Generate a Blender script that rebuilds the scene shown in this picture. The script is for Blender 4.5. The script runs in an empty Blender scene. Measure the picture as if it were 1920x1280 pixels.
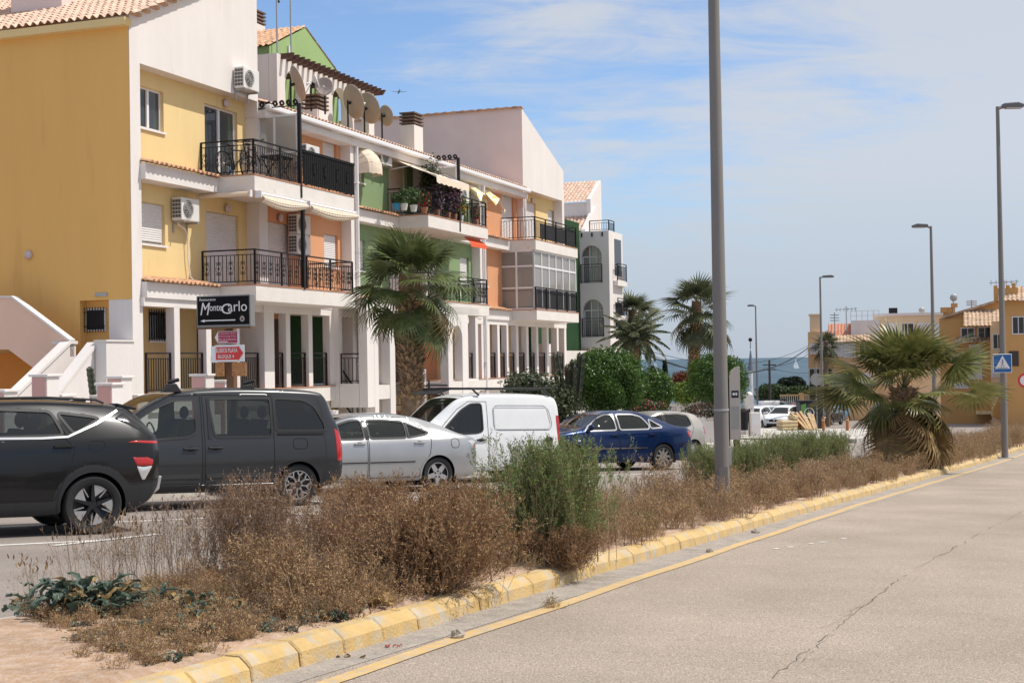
import bpy, bmesh, math, random
import numpy as np
from mathutils import Vector, Matrix, Euler
R=math.radians
S=bpy.context.scene; COL=S.collection
# ---------------------------------------------------------------- camera, light, exposure
F=2667.; TH=.0165; PT=math.atan(38/F); CH=1.5
cam=bpy.data.cameras.new('camera'); camo=bpy.data.objects.new('camera',cam); COL.objects.link(camo)
cam.sensor_fit='HORIZONTAL'; cam.sensor_width=36; cam.lens=F/1920*36; cam.clip_end=60000; cam.clip_start=.1
camo.matrix_world=Matrix.Translation((0,0,CH))@(Matrix.Rotation(R(90)+PT,4,'X')@Matrix.Rotation(-TH,4,'Z'))
S.camera=camo; S.render.resolution_x=1024; S.render.resolution_y=682
SUN_EL,SUN_AZ=R(58),R(92)            # azimuth clockwise from +Y (camera heading)
W=bpy.data.worlds.new('World'); S.world=W; W.use_nodes=True
def build_world():
    nt=W.node_tree; N=nt.nodes; L=nt.links; N.clear()
    out=N.new('ShaderNodeOutputWorld'); bg=N.new('ShaderNodeBackground'); bg.inputs['Strength'].default_value=.085
    sky=N.new('ShaderNodeTexSky'); sky.sky_type='NISHITA'; sky.sun_disc=False
    sky.sun_elevation=SUN_EL; sky.sun_rotation=SUN_AZ; sky.air_density=1.0; sky.dust_density=.7; sky.ozone_density=2.2
    tc=N.new('ShaderNodeTexCoord'); sep=N.new('ShaderNodeSeparateXYZ'); L.new(tc.outputs['Generated'],sep.inputs[0])
    def mt(op,a,b=None,c=None,clamp=False):
        n=N.new('ShaderNodeMath'); n.operation=op; n.use_clamp=clamp
        for i,v in enumerate((a,b,c)):
            if v is None: continue
            if isinstance(v,(int,float)): n.inputs[i].default_value=v
            else: L.new(v,n.inputs[i])
        return n.outputs[0]
    zz=mt('MAXIMUM',sep.outputs['Z'],0.0); dn=mt('ADD',zz,.26)
    px=mt('DIVIDE',sep.outputs['X'],dn); py=mt('DIVIDE',sep.outputs['Y'],dn)
    cv=N.new('ShaderNodeCombineXYZ'); L.new(px,cv.inputs[0]); L.new(py,cv.inputs[1])
    def noise(sx,sy,scale,det,rough,off,dist=0.):
        mp=N.new('ShaderNodeMapping'); mp.inputs['Scale'].default_value=(sx,sy,1); mp.inputs['Location'].default_value=off
        mp.inputs['Rotation'].default_value=(0,0,R(12))
        L.new(cv.outputs[0],mp.inputs[0]); n=N.new('ShaderNodeTexNoise'); n.inputs['Scale'].default_value=scale
        n.inputs['Detail'].default_value=det; n.inputs['Roughness'].default_value=rough; n.inputs['Distortion'].default_value=dist
        L.new(mp.outputs[0],n.inputs['Vector']); return n.outputs['Fac']
    n1=noise(1.2,2.0,1.6,9,.58,(3.4,1.9,0),.8); n2=noise(.6,1.3,1.2,4,.5,(8.3,2.2,0)); n3=noise(2.2,6.5,2.2,8,.62,(1.3,5.2,0),.9)
    side=mt('ADD',mt('MULTIPLY_ADD',sep.outputs['X'],1.0,.02),mt('MULTIPLY',mt('MINIMUM',mt('SUBTRACT',sep.outputs['Y'],.55),0.),.5))          # the cloud sheet lies to the right
    m=mt('ADD',mt('ADD',mt('MULTIPLY',n1,.9),mt('MULTIPLY',n2,.6)),mt('MULTIPLY',n3,.4)); m=mt('ADD',m,side)
    mr=N.new('ShaderNodeMapRange'); mr.interpolation_type='SMOOTHSTEP'; mr.inputs['From Min'].default_value=.90; mr.inputs['From Max'].default_value=1.22
    mr.inputs['To Max'].default_value=.86; L.new(m,mr.inputs['Value'])
    hz=N.new('ShaderNodeMapRange'); hz.inputs['From Min'].default_value=.0; hz.inputs['From Max'].default_value=.12; hz.inputs['To Min'].default_value=.6; hz.inputs['To Max'].default_value=1
    L.new(zz,hz.inputs['Value'])
    mix=N.new('ShaderNodeMix'); mix.data_type='RGBA'; L.new(mt('MULTIPLY',mr.outputs[0],hz.outputs[0]),mix.inputs['Factor'])
    tint=N.new('ShaderNodeMix'); tint.data_type='RGBA'; tint.blend_type='MULTIPLY'; tint.inputs['Factor'].default_value=1; L.new(sky.outputs[0],tint.inputs['A']); tint.inputs['B'].default_value=(1.4,1.53,1.74,1)   # dry, very clear air
    L.new(tint.outputs['Result'],mix.inputs['A']); mix.inputs['B'].default_value=(6.9,7.2,7.75,1)
    # blue band thinned near the horizon by moist sea air
    hm=N.new('ShaderNodeMapRange'); hm.inputs['From Min'].default_value=0; hm.inputs['From Max'].default_value=.17; hm.inputs['To Min'].default_value=.75; hm.inputs['To Max'].default_value=0
    hm.interpolation_type='SMOOTHERSTEP'; L.new(zz,hm.inputs['Value'])
    mx2=N.new('ShaderNodeMix'); mx2.data_type='RGBA'; L.new(hm.outputs[0],mx2.inputs['Factor']); L.new(mix.outputs['Result'],mx2.inputs['A']); mx2.inputs['B'].default_value=(4.9,5.7,6.9,1)
    # warm white brightening of the unseen upper sky, added to lift ambient light
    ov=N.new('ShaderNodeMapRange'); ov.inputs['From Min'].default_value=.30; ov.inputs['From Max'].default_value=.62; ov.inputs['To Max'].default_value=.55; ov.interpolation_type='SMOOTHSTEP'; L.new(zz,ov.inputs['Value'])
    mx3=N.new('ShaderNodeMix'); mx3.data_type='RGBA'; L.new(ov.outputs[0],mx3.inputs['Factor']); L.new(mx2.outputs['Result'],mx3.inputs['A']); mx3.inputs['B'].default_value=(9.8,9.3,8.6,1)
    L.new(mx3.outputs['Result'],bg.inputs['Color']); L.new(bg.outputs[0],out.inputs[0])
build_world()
sl=bpy.data.lights.new('sun','SUN'); sl.energy=3.9; sl.angle=R(.5); sl.color=(1,.955,.88)
so=bpy.data.objects.new('sun',sl); COL.objects.link(so)
so.rotation_euler=Vector((-math.sin(SUN_AZ)*math.cos(SUN_EL),-math.cos(SUN_AZ)*math.cos(SUN_EL),-math.sin(SUN_EL))).to_track_quat('-Z','Y').to_euler()
S.view_settings.view_transform='Standard'; S.view_settings.look='None'; S.view_settings.gamma=1; S.view_settings.exposure=.15
S.render.engine='CYCLES'
# ---------------------------------------------------------------- measuring: photo pixel -> ray -> place
RA,BA=R(24.7),R(20.)
sdir=Vector((math.sin(RA),math.cos(RA))); cdir=Vector((-math.cos(RA),math.sin(RA)))
adir=Vector((math.sin(BA),math.cos(BA))); bdir=Vector((-math.cos(BA),math.sin(BA)))
ORG=Vector((-6.585,36.7))
def gs(s):
    if s<45: return -.039*s
    if s<188: return -1.755-.0305*(s-45)
    return max(-16,-6.117-.2*(s-188))
def gz(x,y): return gs(x*sdir.x+y*sdir.y)
def ray(px,py):
    u=px-960; v=py-640; a=u*math.cos(TH)-v*math.sin(TH); b=u*math.sin(TH)+v*math.cos(TH)
    d=Vector((a,F*math.cos(PT)+b*math.sin(PT),-b*math.cos(PT)+F*math.sin(PT))); return d/d.y
def at(px,py,Y): return ray(px,py)*Y+Vector((0,0,CH))
def gp(px,py):
    d=ray(px,py); lo,hi=1.,400.
    for _ in range(50):
        t=(lo+hi)/2
        if CH+d.z*t>gz(d.x*t,t): lo=t
        else: hi=t
    return Vector((d.x*lo,lo,gz(d.x*lo,lo)))
def onG(px,Y):
    p=at(px,700,Y); return Vector((p.x,Y,gz(p.x,Y)))
def rw(s,c,h=0.): return Vector((s*sdir.x+c*cdir.x,s*sdir.y+c*cdir.y,gs(s)+h))
def fb(px,py,b):
    d=ray(px,py); t=(ORG.dot(bdir)+b)/(d.x*bdir.x+d.y*bdir.y); p=d*t
    return ((p.x-ORG.x)*adir.x+(p.y-ORG.y)*adir.y, p.z+CH)
def fa(px,py,a):
    d=ray(px,py); t=(ORG.dot(adir)+a)/(d.x*adir.x+d.y*adir.y); p=d*t
    return ((p.x-ORG.x)*bdir.x+(p.y-ORG.y)*bdir.y, p.z+CH)
def abw(a,b,z=0.): return Vector((ORG.x+a*adir.x+b*bdir.x,ORG.y+a*adir.y+b*bdir.y,z))
FROT=R(70.); RROT=R(65.3)
# ---------------------------------------------------------------- objects
def link(o,parent=None):
    COL.objects.link(o)
    if parent is not None: o.parent=parent
    return o
def tag(o,label=None,cat=None,group=None,kind=None):
    if label: o['label']=label
    if cat: o['category']=cat
    if group: o['group']=group
    if kind: o['kind']=kind
    return o
def thing(name,label,cat,loc=(0,0,0),rz=0.,group=None,scale=1.):
    o=bpy.data.objects.new(name,None); link(o); o.location=loc; o.rotation_euler=(0,0,rz); o.empty_display_size=.2
    o.scale=(scale,)*3
    return tag(o,label,cat,group)
KIDS={}
def dup(o,loc=None,rz=None,label=None,group=None,parent=None,scale=None):
    c=o.copy(); COL.objects.link(c)
    if parent is not None: c.parent=parent
    if loc is not None: c.location=loc
    if rz is not None: c.rotation_euler=(0,0,rz)
    if scale is not None: c.scale=(scale,)*3
    if label: c['label']=label
    if group: c['group']=group
    for ch in [q for q in list(COL.objects) if q.parent==o]:
        dup(ch,parent=c)
    return c
class MB:
    def __init__(s): s.v=[]; s.f=[]; s.m=[]; s.pr=False
    def add(s,vs,fs,mi=0):
        n=len(s.v); s.v+= [tuple(q) for q in vs]; s.f+=[tuple(n+i for i in f) for f in fs]; s.m+=[mi]*len(fs); return s
    def box(s,x0,x1,y0,y1,z0,z1,mi=0):
        if x0>x1: x0,x1=x1,x0
        if y0>y1: y0,y1=y1,y0
        if z0>z1: z0,z1=z1,z0
        return s.add([(x0,y0,z0),(x1,y0,z0),(x1,y1,z0),(x0,y1,z0),(x0,y0,z1),(x1,y0,z1),(x1,y1,z1),(x0,y1,z1)],
            [(0,3,2,1),(4,5,6,7),(0,1,5,4),(1,2,6,5),(2,3,7,6),(3,0,4,7)],mi)
    def prism(s,poly,ax,t0,t1,mi=0):
        # poly: list of (p,q); ax 'x': (y,z) extruded in x ; 'y': (x,z) in y ; 'z': (x,y) in z
        n=len(poly); s.pr=True
        def mk(p,q,t): return (t,p,q) if ax=='x' else ((p,t,q) if ax=='y' else (p,q,t))
        vs=[mk(p,q,t0) for p,q in poly]+[mk(p,q,t1) for p,q in poly]
        fs=[tuple(range(n))[::-1],tuple(range(n,2*n))]+[(i,(i+1)%n,n+(i+1)%n,n+i) for i in range(n)]
        return s.add(vs,fs,mi)
    def bar(s,p,q,w,h=None,mi=0):
        # square bar between two points
        p=Vector(p); q=Vector(q); h=h or w; d=(q-p)
        if d.length<1e-6: return s
        d.normalize(); up=Vector((0,0,1)) if abs(d.z)<.95 else Vector((1,0,0))
        x=d.cross(up).normalized()*w/2; y=x.cross(d).normalized()*h/2
        vs=[p-x-y,p+x-y,p+x+y,p-x+y,q-x-y,q+x-y,q+x+y,q-x+y]
        return s.add(vs,[(0,3,2,1),(4,5,6,7),(0,1,5,4),(1,2,6,5),(2,3,7,6),(3,0,4,7)],mi)
    def tube(s,pts,r,n=8,mi=0,cap=True):
        pts=[Vector(p) for p in pts]; rs=r if isinstance(r,(list,tuple)) else [r]*len(pts)
        vs=[];prev=None
        for i,p in enumerate(pts):
            d=(pts[min(i+1,len(pts)-1)]-pts[max(i-1,0)]).normalized()
            if prev is None:
                up=Vector((0,0,1)) if abs(d.z)<.9 else Vector((1,0,0)); x=d.cross(up).normalized()
            else: x=(prev-d*prev.dot(d)).normalized()
            prev=x; y=d.cross(x)
            for k in range(n):
                t=2*math.pi*k/n; vs.append(p+(x*math.cos(t)+y*math.sin(t))*rs[i])
        fs=[(i*n+k,i*n+(k+1)%n,(i+1)*n+(k+1)%n,(i+1)*n+k) for i in range(len(pts)-1) for k in range(n)]
        if cap: fs+=[tuple(range(n))[::-1],tuple(range((len(pts)-1)*n,len(pts)*n))]
        return s.add(vs,fs,mi)
    def lathe(s,prof,c=(0,0,0),n=16,mi=0,ax='z'):
        vs=[]
        for r,z in prof:
            for k in range(n):
                t=2*math.pi*k/n; a,b=r*math.cos(t),r*math.sin(t)
                vs.append((c[0]+a,c[1]+b,c[2]+z) if ax=='z' else ((c[0]+a,c[1]+z,c[2]+b) if ax=='y' else (c[0]+z,c[1]+a,c[2]+b)))
        fs=[(i*n+k,i*n+(k+1)%n,(i+1)*n+(k+1)%n,(i+1)*n+k) for i in range(len(prof)-1) for k in range(n)]
        return s.add(vs,fs,mi)
    def quad(s,a,b,c,d,mi=0): return s.add([a,b,c,d],[(0,1,2,3)],mi)
    def sphere(s,c,r,n=12,m=8,mi=0):
        rx,ry,rz=r if isinstance(r,(tuple,list)) else (r,r,r); vs=[];fs=[]
        for j in range(m+1):
            p=math.pi*j/m
            for k in range(n):
                t=2*math.pi*k/n; vs.append((c[0]+rx*math.sin(p)*math.cos(t),c[1]+ry*math.sin(p)*math.sin(t),c[2]-rz*math.cos(p)))
        fs=[(j*n+k,j*n+(k+1)%n,(j+1)*n+(k+1)%n,(j+1)*n+k) for j in range(m) for k in range(n)]
        return s.add(vs,fs,mi)
    def build(s,name,mats,parent=None,smooth=False,bevel=0.,fix=False,loc=None,rz=None,ang=40):
        me=bpy.data.meshes.new(name); me.from_pydata(s.v,[],s.f)
        if not isinstance(mats,(list,tuple)): mats=[mats]
        for m in mats: me.materials.append(m)
        if len(mats)>1: me.polygons.foreach_set('material_index',s.m)
        if fix or s.pr:
            b=bmesh.new(); b.from_mesh(me); (bmesh.ops.remove_doubles(b,verts=b.verts,dist=1e-4) if fix else None); bmesh.ops.recalc_face_normals(b,faces=b.faces); b.to_mesh(me); b.free()
        if smooth:
            me.polygons.foreach_set('use_smooth',[True]*len(me.polygons))
            try: me.set_sharp_from_angle(angle=R(ang))
            except Exception: pass
        me.update(); o=bpy.data.objects.new(name,me); link(o,parent)
        if loc is not None: o.location=loc
        if rz is not None: o.rotation_euler=(0,0,rz)
        if bevel:
            b=o.modifiers.new('bevel','BEVEL'); b.width=bevel; b.segments=2; b.limit_method='ANGLE'
        return o
def mesh_np(name,V,Fq,mats,mi=None,parent=None,smooth=None):
    """V (n,3), Fq (m,3|4) arrays -> object"""
    me=bpy.data.meshes.new(name); V=np.asarray(V,np.float32); Fq=np.asarray(Fq,np.int32); k=Fq.shape[1]
    me.vertices.add(len(V)); me.vertices.foreach_set('co',V.ravel())
    me.loops.add(Fq.size); me.loops.foreach_set('vertex_index',Fq.ravel())
    me.polygons.add(len(Fq)); me.polygons.foreach_set('loop_start',np.arange(0,Fq.size,k,dtype=np.int32))
    try: me.polygons.foreach_set('loop_total',np.full(len(Fq),k,np.int32))
    except Exception: pass
    if not isinstance(mats,(list,tuple)): mats=[mats]
    for m in mats: me.materials.append(m)
    if mi is not None: me.polygons.foreach_set('material_index',np.asarray(mi,np.int32))
    if smooth is not None: me.polygons.foreach_set('use_smooth',[smooth]*len(Fq))
    me.update(calc_edges=True); me.validate()
    o=bpy.data.objects.new(name,me); link(o,parent); return o
# ---------------------------------------------------------------- materials
MATS={}
def srgb(r,g,b):
    f=lambda c:(c/255/12.92 if c/255<=.04045 else ((c/255+.055)/1.055)**2.4); return (f(r),f(g),f(b))
def mat(name,col,rough=.6,metal=0.,var=0.,vscale=3.,bump=0.,bscale=60.,spec=.5,trans=0.,coat=0.,col2=None,c2scale=8.,c2lo=.5,c2hi=.65,alpha=1.,detail=6.,stretch=(1,1,1),sss=0.):
    if name in MATS: return MATS[name]
    m=bpy.data.materials.new(name); MATS[name]=m; m.use_nodes=True; nt=m.node_tree; N=nt.nodes; L=nt.links
    b=N['Principled BSDF']; b.inputs['Base Color'].default_value=(*col,1); b.inputs['Roughness'].default_value=rough; b.inputs['Metallic'].default_value=metal
    b.inputs['Specular IOR Level'].default_value=spec; b.inputs['Transmission Weight'].default_value=trans; b.inputs['Coat Weight'].default_value=coat; b.inputs['Coat Roughness'].default_value=.04
    b.inputs['Alpha'].default_value=alpha
    if var or bump or col2:
        tc=N.new('ShaderNodeTexCoord'); mp=N.new('ShaderNodeMapping'); mp.inputs['Scale'].default_value=stretch; L.new(tc.outputs['Object'],mp.inputs[0])
        def nz(sc,d=detail):
            n=N.new('ShaderNodeTexNoise'); n.inputs['Scale'].default_value=sc; n.inputs['Detail'].default_value=d; n.inputs['Roughness'].default_value=.6; L.new(mp.outputs[0],n.inputs['Vector']); return n.outputs['Fac']
        cur=None
        if col2:
            mr=N.new('ShaderNodeMapRange'); mr.inputs['From Min'].default_value=c2lo; mr.inputs['From Max'].default_value=c2hi; L.new(nz(c2scale),mr.inputs['Value'])
            mx=N.new('ShaderNodeMix'); mx.data_type='RGBA'; mx.inputs['A'].default_value=(*col,1); mx.inputs['B'].default_value=(*col2,1); L.new(mr.outputs[0],mx.inputs['Factor']); cur=mx.outputs['Result']
        if var:
            mr=N.new('ShaderNodeMapRange'); mr.inputs['From Min'].default_value=.3; mr.inputs['From Max'].default_value=.7; mr.inputs['To Min'].default_value=1-var; mr.inputs['To Max'].default_value=1+var; L.new(nz(vscale),mr.inputs['Value'])
            mx=N.new('ShaderNodeVectorMath'); mx.operation='SCALE'; L.new(mr.outputs[0],mx.inputs['Scale'])
            if cur is not None: L.new(cur,mx.inputs[0])
            else: mx.inputs[0].default_value=col
            cur=mx.outputs[0]
        if cur is not None: L.new(cur,b.inputs['Base Color'])
        if bump:
            bp=N.new('ShaderNodeBump'); bp.inputs['Strength'].default_value=bump; bp.inputs['Distance'].default_value=.02; L.new(nz(bscale,4),bp.inputs['Height']); L.new(bp.outputs[0],b.inputs['Normal'])
    return m
def glass(name,col=(.02,.025,.03),alpha=.8,rough=.03):
    """tinted window pane: mirror-like coat over a part-transparent body"""
    if name in MATS: return MATS[name]
    m=bpy.data.materials.new(name); MATS[name]=m; m.use_nodes=True; nt=m.node_tree; N=nt.nodes; L=nt.links; N.clear()
    out=N.new('ShaderNodeOutputMaterial'); tr=N.new('ShaderNodeBsdfTransparent'); gl=N.new('ShaderNodeBsdfGlossy'); gl.inputs['Roughness'].default_value=rough
    df=N.new('ShaderNodeBsdfDiffuse'); df.inputs['Color'].default_value=(*col,1); tr.inputs['Color'].default_value=(.9,.97,.95,1)
    m1=N.new('ShaderNodeMixShader'); m1.inputs[0].default_value=alpha; L.new(tr.outputs[0],m1.inputs[1]); L.new(df.outputs[0],m1.inputs[2])
    fr=N.new('ShaderNodeFresnel'); fr.inputs['IOR'].default_value=1.6; m2=N.new('ShaderNodeMixShader'); L.new(fr.outputs[0],m2.inputs[0]); L.new(m1.outputs[0],m2.inputs[1]); L.new(gl.outputs[0],m2.inputs[2]); L.new(m2.outputs[0],out.inputs[0])
    return m
def slats(name,col,pitch,rough=.45,axis='Z',depth=.012):
    """roller shutter / corrugated sheet: ridges by bump"""
    if name in MATS: return MATS[name]
    m=mat(name,col,rough,var=.04,vscale=2); nt=m.node_tree; N=nt.nodes; L=nt.links; b=N['Principled BSDF']
    tc=N.new('ShaderNodeTexCoord'); w=N.new('ShaderNodeTexWave'); w.bands_direction=axis; w.inputs['Scale'].default_value=1/pitch/2*.314*2; w.wave_profile='SIN'
    L.new(tc.outputs['Object'],w.inputs['Vector']); bp=N.new('ShaderNodeBump'); bp.inputs['Distance'].default_value=depth; bp.inputs['Strength'].default_value=.9
    L.new(w.outputs['Fac'],bp.inputs['Height']); L.new(bp.outputs[0],b.inputs['Normal']); return m
def text_obj(body,w,h,name,m,parent,loc,rot=(0,0,0),depth=.004,bold=0.,shear=0.):
    """text fitted to w x h (h None keeps aspect), baseline-left at loc, lies in local XZ after rot"""
    cu=bpy.data.curves.new(name,'FONT'); cu.body=body; cu.size=1; cu.extrude=0; cu.offset=bold; cu.shear=shear; cu.resolution_u=3
    o=bpy.data.objects.new(name,cu); me=bpy.data.meshes.new_from_object(o); bpy.data.objects.remove(o); bpy.data.curves.remove(cu)
    co=np.empty(len(me.vertices)*3,np.float32); me.vertices.foreach_get('co',co); co=co.reshape(-1,3)
    mn=co.min(0); mx=co.max(0); sx=w/(mx[0]-mn[0]); sy=(h/(mx[1]-mn[1])) if h else sx
    new=np.stack([(co[:,0]-mn[0])*sx,np.zeros(len(co)),(co[:,1]-mn[1])*sy],1); me.vertices.foreach_set('co',new.astype(np.float32).ravel())
    me.materials.clear(); me.materials.append(m); me.update()
    o=bpy.data.objects.new(name,me); link(o,parent); o.location=loc; o.rotation_euler=rot
    sd=o.modifiers.new('thick','SOLIDIFY'); sd.thickness=depth; sd.offset=0
    return o
RNG=random.Random(7)
# ================================================================ GROUND
def structure(o): return tag(o,kind='structure')
ASP=mat('asphalt_pale',(.265,.215,.173),.92,var=.13,vscale=.55,bump=.45,bscale=130,col2=(.47,.395,.325),c2scale=84,c2lo=.45,c2hi=.58,spec=.25)
ASP2=mat('asphalt_grey',(.235,.20,.175),.9,var=.16,vscale=.55,bump=.5,bscale=70,col2=(.33,.29,.26),c2scale=50,c2lo=.46,c2hi=.64,spec=.3)
PAVE=mat('pavement_concrete',(.5,.47,.43),.9,var=.12,vscale=1.2,bump=.2,bscale=40,spec=.25)
SOIL=mat('sandy_soil',(.40,.27,.18),.97,var=.2,vscale=2.5,bump=.9,bscale=30,col2=(.46,.34,.26),c2scale=14,c2lo=.45,c2hi=.6,spec=.1)
DUST=mat('dusty_ground',(.36,.28,.2),.97,var=.2,vscale=.15,bump=.4,bscale=10,spec=.1)
KERBY=mat('kerb_yellow_paint',(.535,.37,.16),.8,var=.14,vscale=4,bump=.5,bscale=45,col2=(.44,.39,.31),c2scale=7,c2lo=.48,c2hi=.66,spec=.25)
KERBG=mat('kerb_concrete',(.45,.42,.38),.9,var=.15,vscale=4,bump=.4,bscale=40)
PAINTW=mat('road_paint_white',(.72,.7,.66),.8,var=.1,vscale=8,bump=.3,bscale=80,col2=(.42,.4,.37),c2scale=26,c2lo=.55,c2hi=.72)
PAINTY=mat('road_paint_yellow',(.56,.38,.16),.8,var=.12,vscale=8,bump=.3,bscale=80,col2=(.40,.34,.27),c2scale=16,c2lo=.48,c2hi=.66)
SEAM=mat('crack_tar',(.10,.09,.08),.9)
def sheet(name,s0,s1,c0,c1,h,m,ds=4.,dc=None):
    ss=[s0]; 
    while ss[-1]<s1-1e-6: ss.append(min(s1,ss[-1]+ds))
    for k in (45,188):
        if s0<k<s1 and k not in ss: ss.append(k)
    ss.sort(); cs=[c0,c1]
    if dc: cs=list(np.arange(c0,c1,dc))+[c1]
    V=[tuple(rw(s,c,h)) for s in ss for c in cs]; n=len(cs)
    Fq=[(i*n+j+1,i*n+j,(i+1)*n+j,(i+1)*n+j+1) for i in range(len(ss)-1) for j in range(n-1)]
    return structure(mesh_np(name,V,Fq,m))
def ribbon(name,pts,w,h,m):
    """pts in (s,c); flat painted strip"""
    V=[];Fq=[]
    for i,(s,c) in enumerate(pts):
        a=pts[max(0,i-1)]; b=pts[min(len(pts)-1,i+1)]; d=Vector((b[0]-a[0],b[1]-a[1])).normalized(); nx,ny=-d.y*w/2,d.x*w/2
        V+= [tuple(rw(s+nx,c+ny,h)),tuple(rw(s-nx,c-ny,h))]
        if i: Fq.append((2*i-2,2*i-1,2*i+1,2*i))
    return structure(mesh_np(name,V,Fq,m))
sheet('ground',-260,260,-900,900,-.03,DUST,ds=13,dc=60)
sheet('road',-40,186,-9.5,5.02,0,ASP)
sheet('road',-40,186,7.2,15.9,0,ASP2)
sheet('car_park',62,186,15.9,75,.0,ASP2)
sheet('pavement',-40,62,16.05,26,.13,PAVE)
# median bed, lumpy soil
def median():
    ss=np.concatenate([np.arange(4,26,.12),np.arange(26,88,.6)]); cs=np.linspace(4.86,7.06,19); r=np.random.RandomState(3)
    hh=r.rand(len(ss),len(cs)); 
    for _ in range(2): hh[1:-1,1:-1]=(hh[1:-1,1:-1]*2+hh[:-2,1:-1]+hh[2:,1:-1]+hh[1:-1,:-2]+hh[1:-1,2:])/6
    ko=lambda s:5+.45*(1-math.exp(-(s-4)/7))-.5+.17
    V=[tuple(rw(s,ko(s)+(7.06-ko(s))*j/18,.115+.07*hh[i,j]*(1 if 0<j<18 else .0))) for i,s in enumerate(ss) for j in range(19)]; n=19
    Fq=[(i*n+j+1,i*n+j,(i+1)*n+j,(i+1)*n+j+1) for i in range(len(ss)-1) for j in range(n-1)]
    structure(mesh_np('median_soil',V,Fq,SOIL,smooth=True))
median()
def kerb(name,c0,side,m,s0,s1,step,h=.145):
    """row of kerb stones with worn rounded shoulders; side=+1 means the face looks to smaller c"""
    b=MB(); s=s0; r=random.Random(5); prof=[(0,-.02),(.015,.085),(.04,h-.035),(.085,h),(.19,h),(.19,-.02)]; off=(lambda q:0.) if side<0 or c0>6 else (lambda q:.45*(1-math.exp(-(q-4)/7))-.5)
    while s<s1:
        g0=s+.004; g1=min(s+step-.006,s1); dz=r.uniform(-.006,.006); dc=r.uniform(-.006,.006); n=len(prof)
        for k,ss in enumerate((g0,g0+.012,g1-.012,g1)):
            ins=.008 if k in (0,3) else 0
            for (q,z) in prof:
                cc=c0+off(ss)+side*(q+ins*(1 if q<.1 else 0))+dc; b.v.append(tuple(rw(ss,cc,z-(ins if z>.05 else 0)+(dz if z>0 else 0))))
        base=len(b.v)-4*n
        for k in range(3):
            for i in range(n-1):
                q=(base+k*n+i,base+k*n+i+1,base+(k+1)*n+i+1,base+(k+1)*n+i); b.f.append(q if side>0 else q[::-1]); b.m.append(0)
        b.f.append(tuple(base+i for i in range(n))); b.m.append(0); b.f.append(tuple(base+3*n+i for i in range(n))[::-1]); b.m.append(0)
        s+=step
    return structure(b.build(name,m,fix=True))
kerb('kerb',5.0,1,KERBY,4.5,88,.52)
kerb('kerb',7.22,-1,KERBG,4.5,88,1.0,.12)
kerb('kerb',15.9,1,KERBG,-10,62,1.0,.14)
# worn edge line beside the kerb
ribbon('road_marking',[(s,4.33+.3*min(1,max(0,(s-7)/16))-.06+.012*math.sin(s*1.7)) for s in list(np.arange(3.5,24,.25))+list(np.arange(24,90,1.))],.125,.006,PAINTY)
sheet('road_gutter',3,90,4.42,5.0,.003,mat('gutter_grit',(.36,.315,.27),.95,var=.2,vscale=5,bump=.7,bscale=60,col2=(.28,.24,.2),c2scale=30,c2lo=.5,c2hi=.62))
# tar cracks across the near lane
def crack(p0,p1,n,w,seed,amp):
    r=random.Random(seed); a=gp(*p0); b=gp(*p1); pts=[]
    for i in range(n+1):
        t=i/n; p=a.lerp(b,t); s,c=p.x*sdir.x+p.y*sdir.y,p.x*cdir.x+p.y*cdir.y
        pts.append((s+r.uniform(-amp,amp),c+r.uniform(-amp,amp)*.6))
    V=[];Fq=[]
    for i,(s,c) in enumerate(pts):
        ww=w*r.uniform(.15,.75); V+=[tuple(rw(s,c+ww/2,.005)),tuple(rw(s,c-ww/2,.005))]
        if i and r.random()<.72: Fq.append((2*i-2,2*i-1,2*i+1,2*i))
    structure(mesh_np('road_crack',V,Fq,SEAM))
crack((1435,1279),(1700,1075),46,.011,1,.03); crack((1700,1075),(1918,958),40,.013,2,.05); crack((1500,1240),(1560,1190),12,.008,4,.03); crack((1540,1180),(1640,1122),16,.008,9,.04)
# small white survey dashes on the near lane
for k in (0,1,3,4,6):
    a=gp(1452+21*k+4*(k%2),1029-3.1*k); b=gp(1460+21*k+7*(k%3),1028-3.1*k); A=(a.x*sdir.x+a.y*sdir.y,a.x*cdir.x+a.y*cdir.y); B=(b.x*sdir.x+b.y*sdir.y,b.x*cdir.x+b.y*cdir.y)
    ribbon('road_marking',[A,B],.055,.005,PAINTW)
# angled bays: dividers run with the parked cars, short strokes close the bays
def sc(p): return (p.x*sdir.x+p.y*sdir.y,p.x*cdir.x+p.y*cdir.y)
PHI=R(57); cf=Vector((-math.sin(PHI),-math.cos(PHI)))      # nose direction of the parked cars
ds_,dc_=cf.dot(sdir),cf.dot(cdir)
BAY0=sc(gp(210,1012)); PITCH=4.95
for k in range(-2,9):
    s0=BAY0[0]+k*PITCH; c0=11.35
    ribbon('road_marking',[(s0,c0),(s0+ds_/dc_*4.4,c0+4.4)],.11,.004,PAINTW)
    ribbon('road_marking',[(s0-.85,c0+.06),(s0+.85,c0-.05)],.11,.008,PAINTW)
# light paved corner with litter, beyond the parked cars
for nm,(s0,s1,c0,c1) in dict(a=(63,86,12.5,25)).items():
    sheet('pavement',s0,s1,c0,c1,.16,PAVE)
    b=MB(); 
    for (A,B) in (((s0,c0),(s1,c0)),((s0,c0),(s0,c1)),((s1,c0),(s1,c1))):
        n=12
        for i in range(n):
            p=rw(A[0]+(B[0]-A[0])*i/n,A[1]+(B[1]-A[1])*i/n,.08); q=rw(A[0]+(B[0]-A[0])*(i+1)/n,A[1]+(B[1]-A[1])*(i+1)/n,.08); b.bar(p,q,.16,.2)
    structure(b.build('kerb',KERBG))
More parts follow.
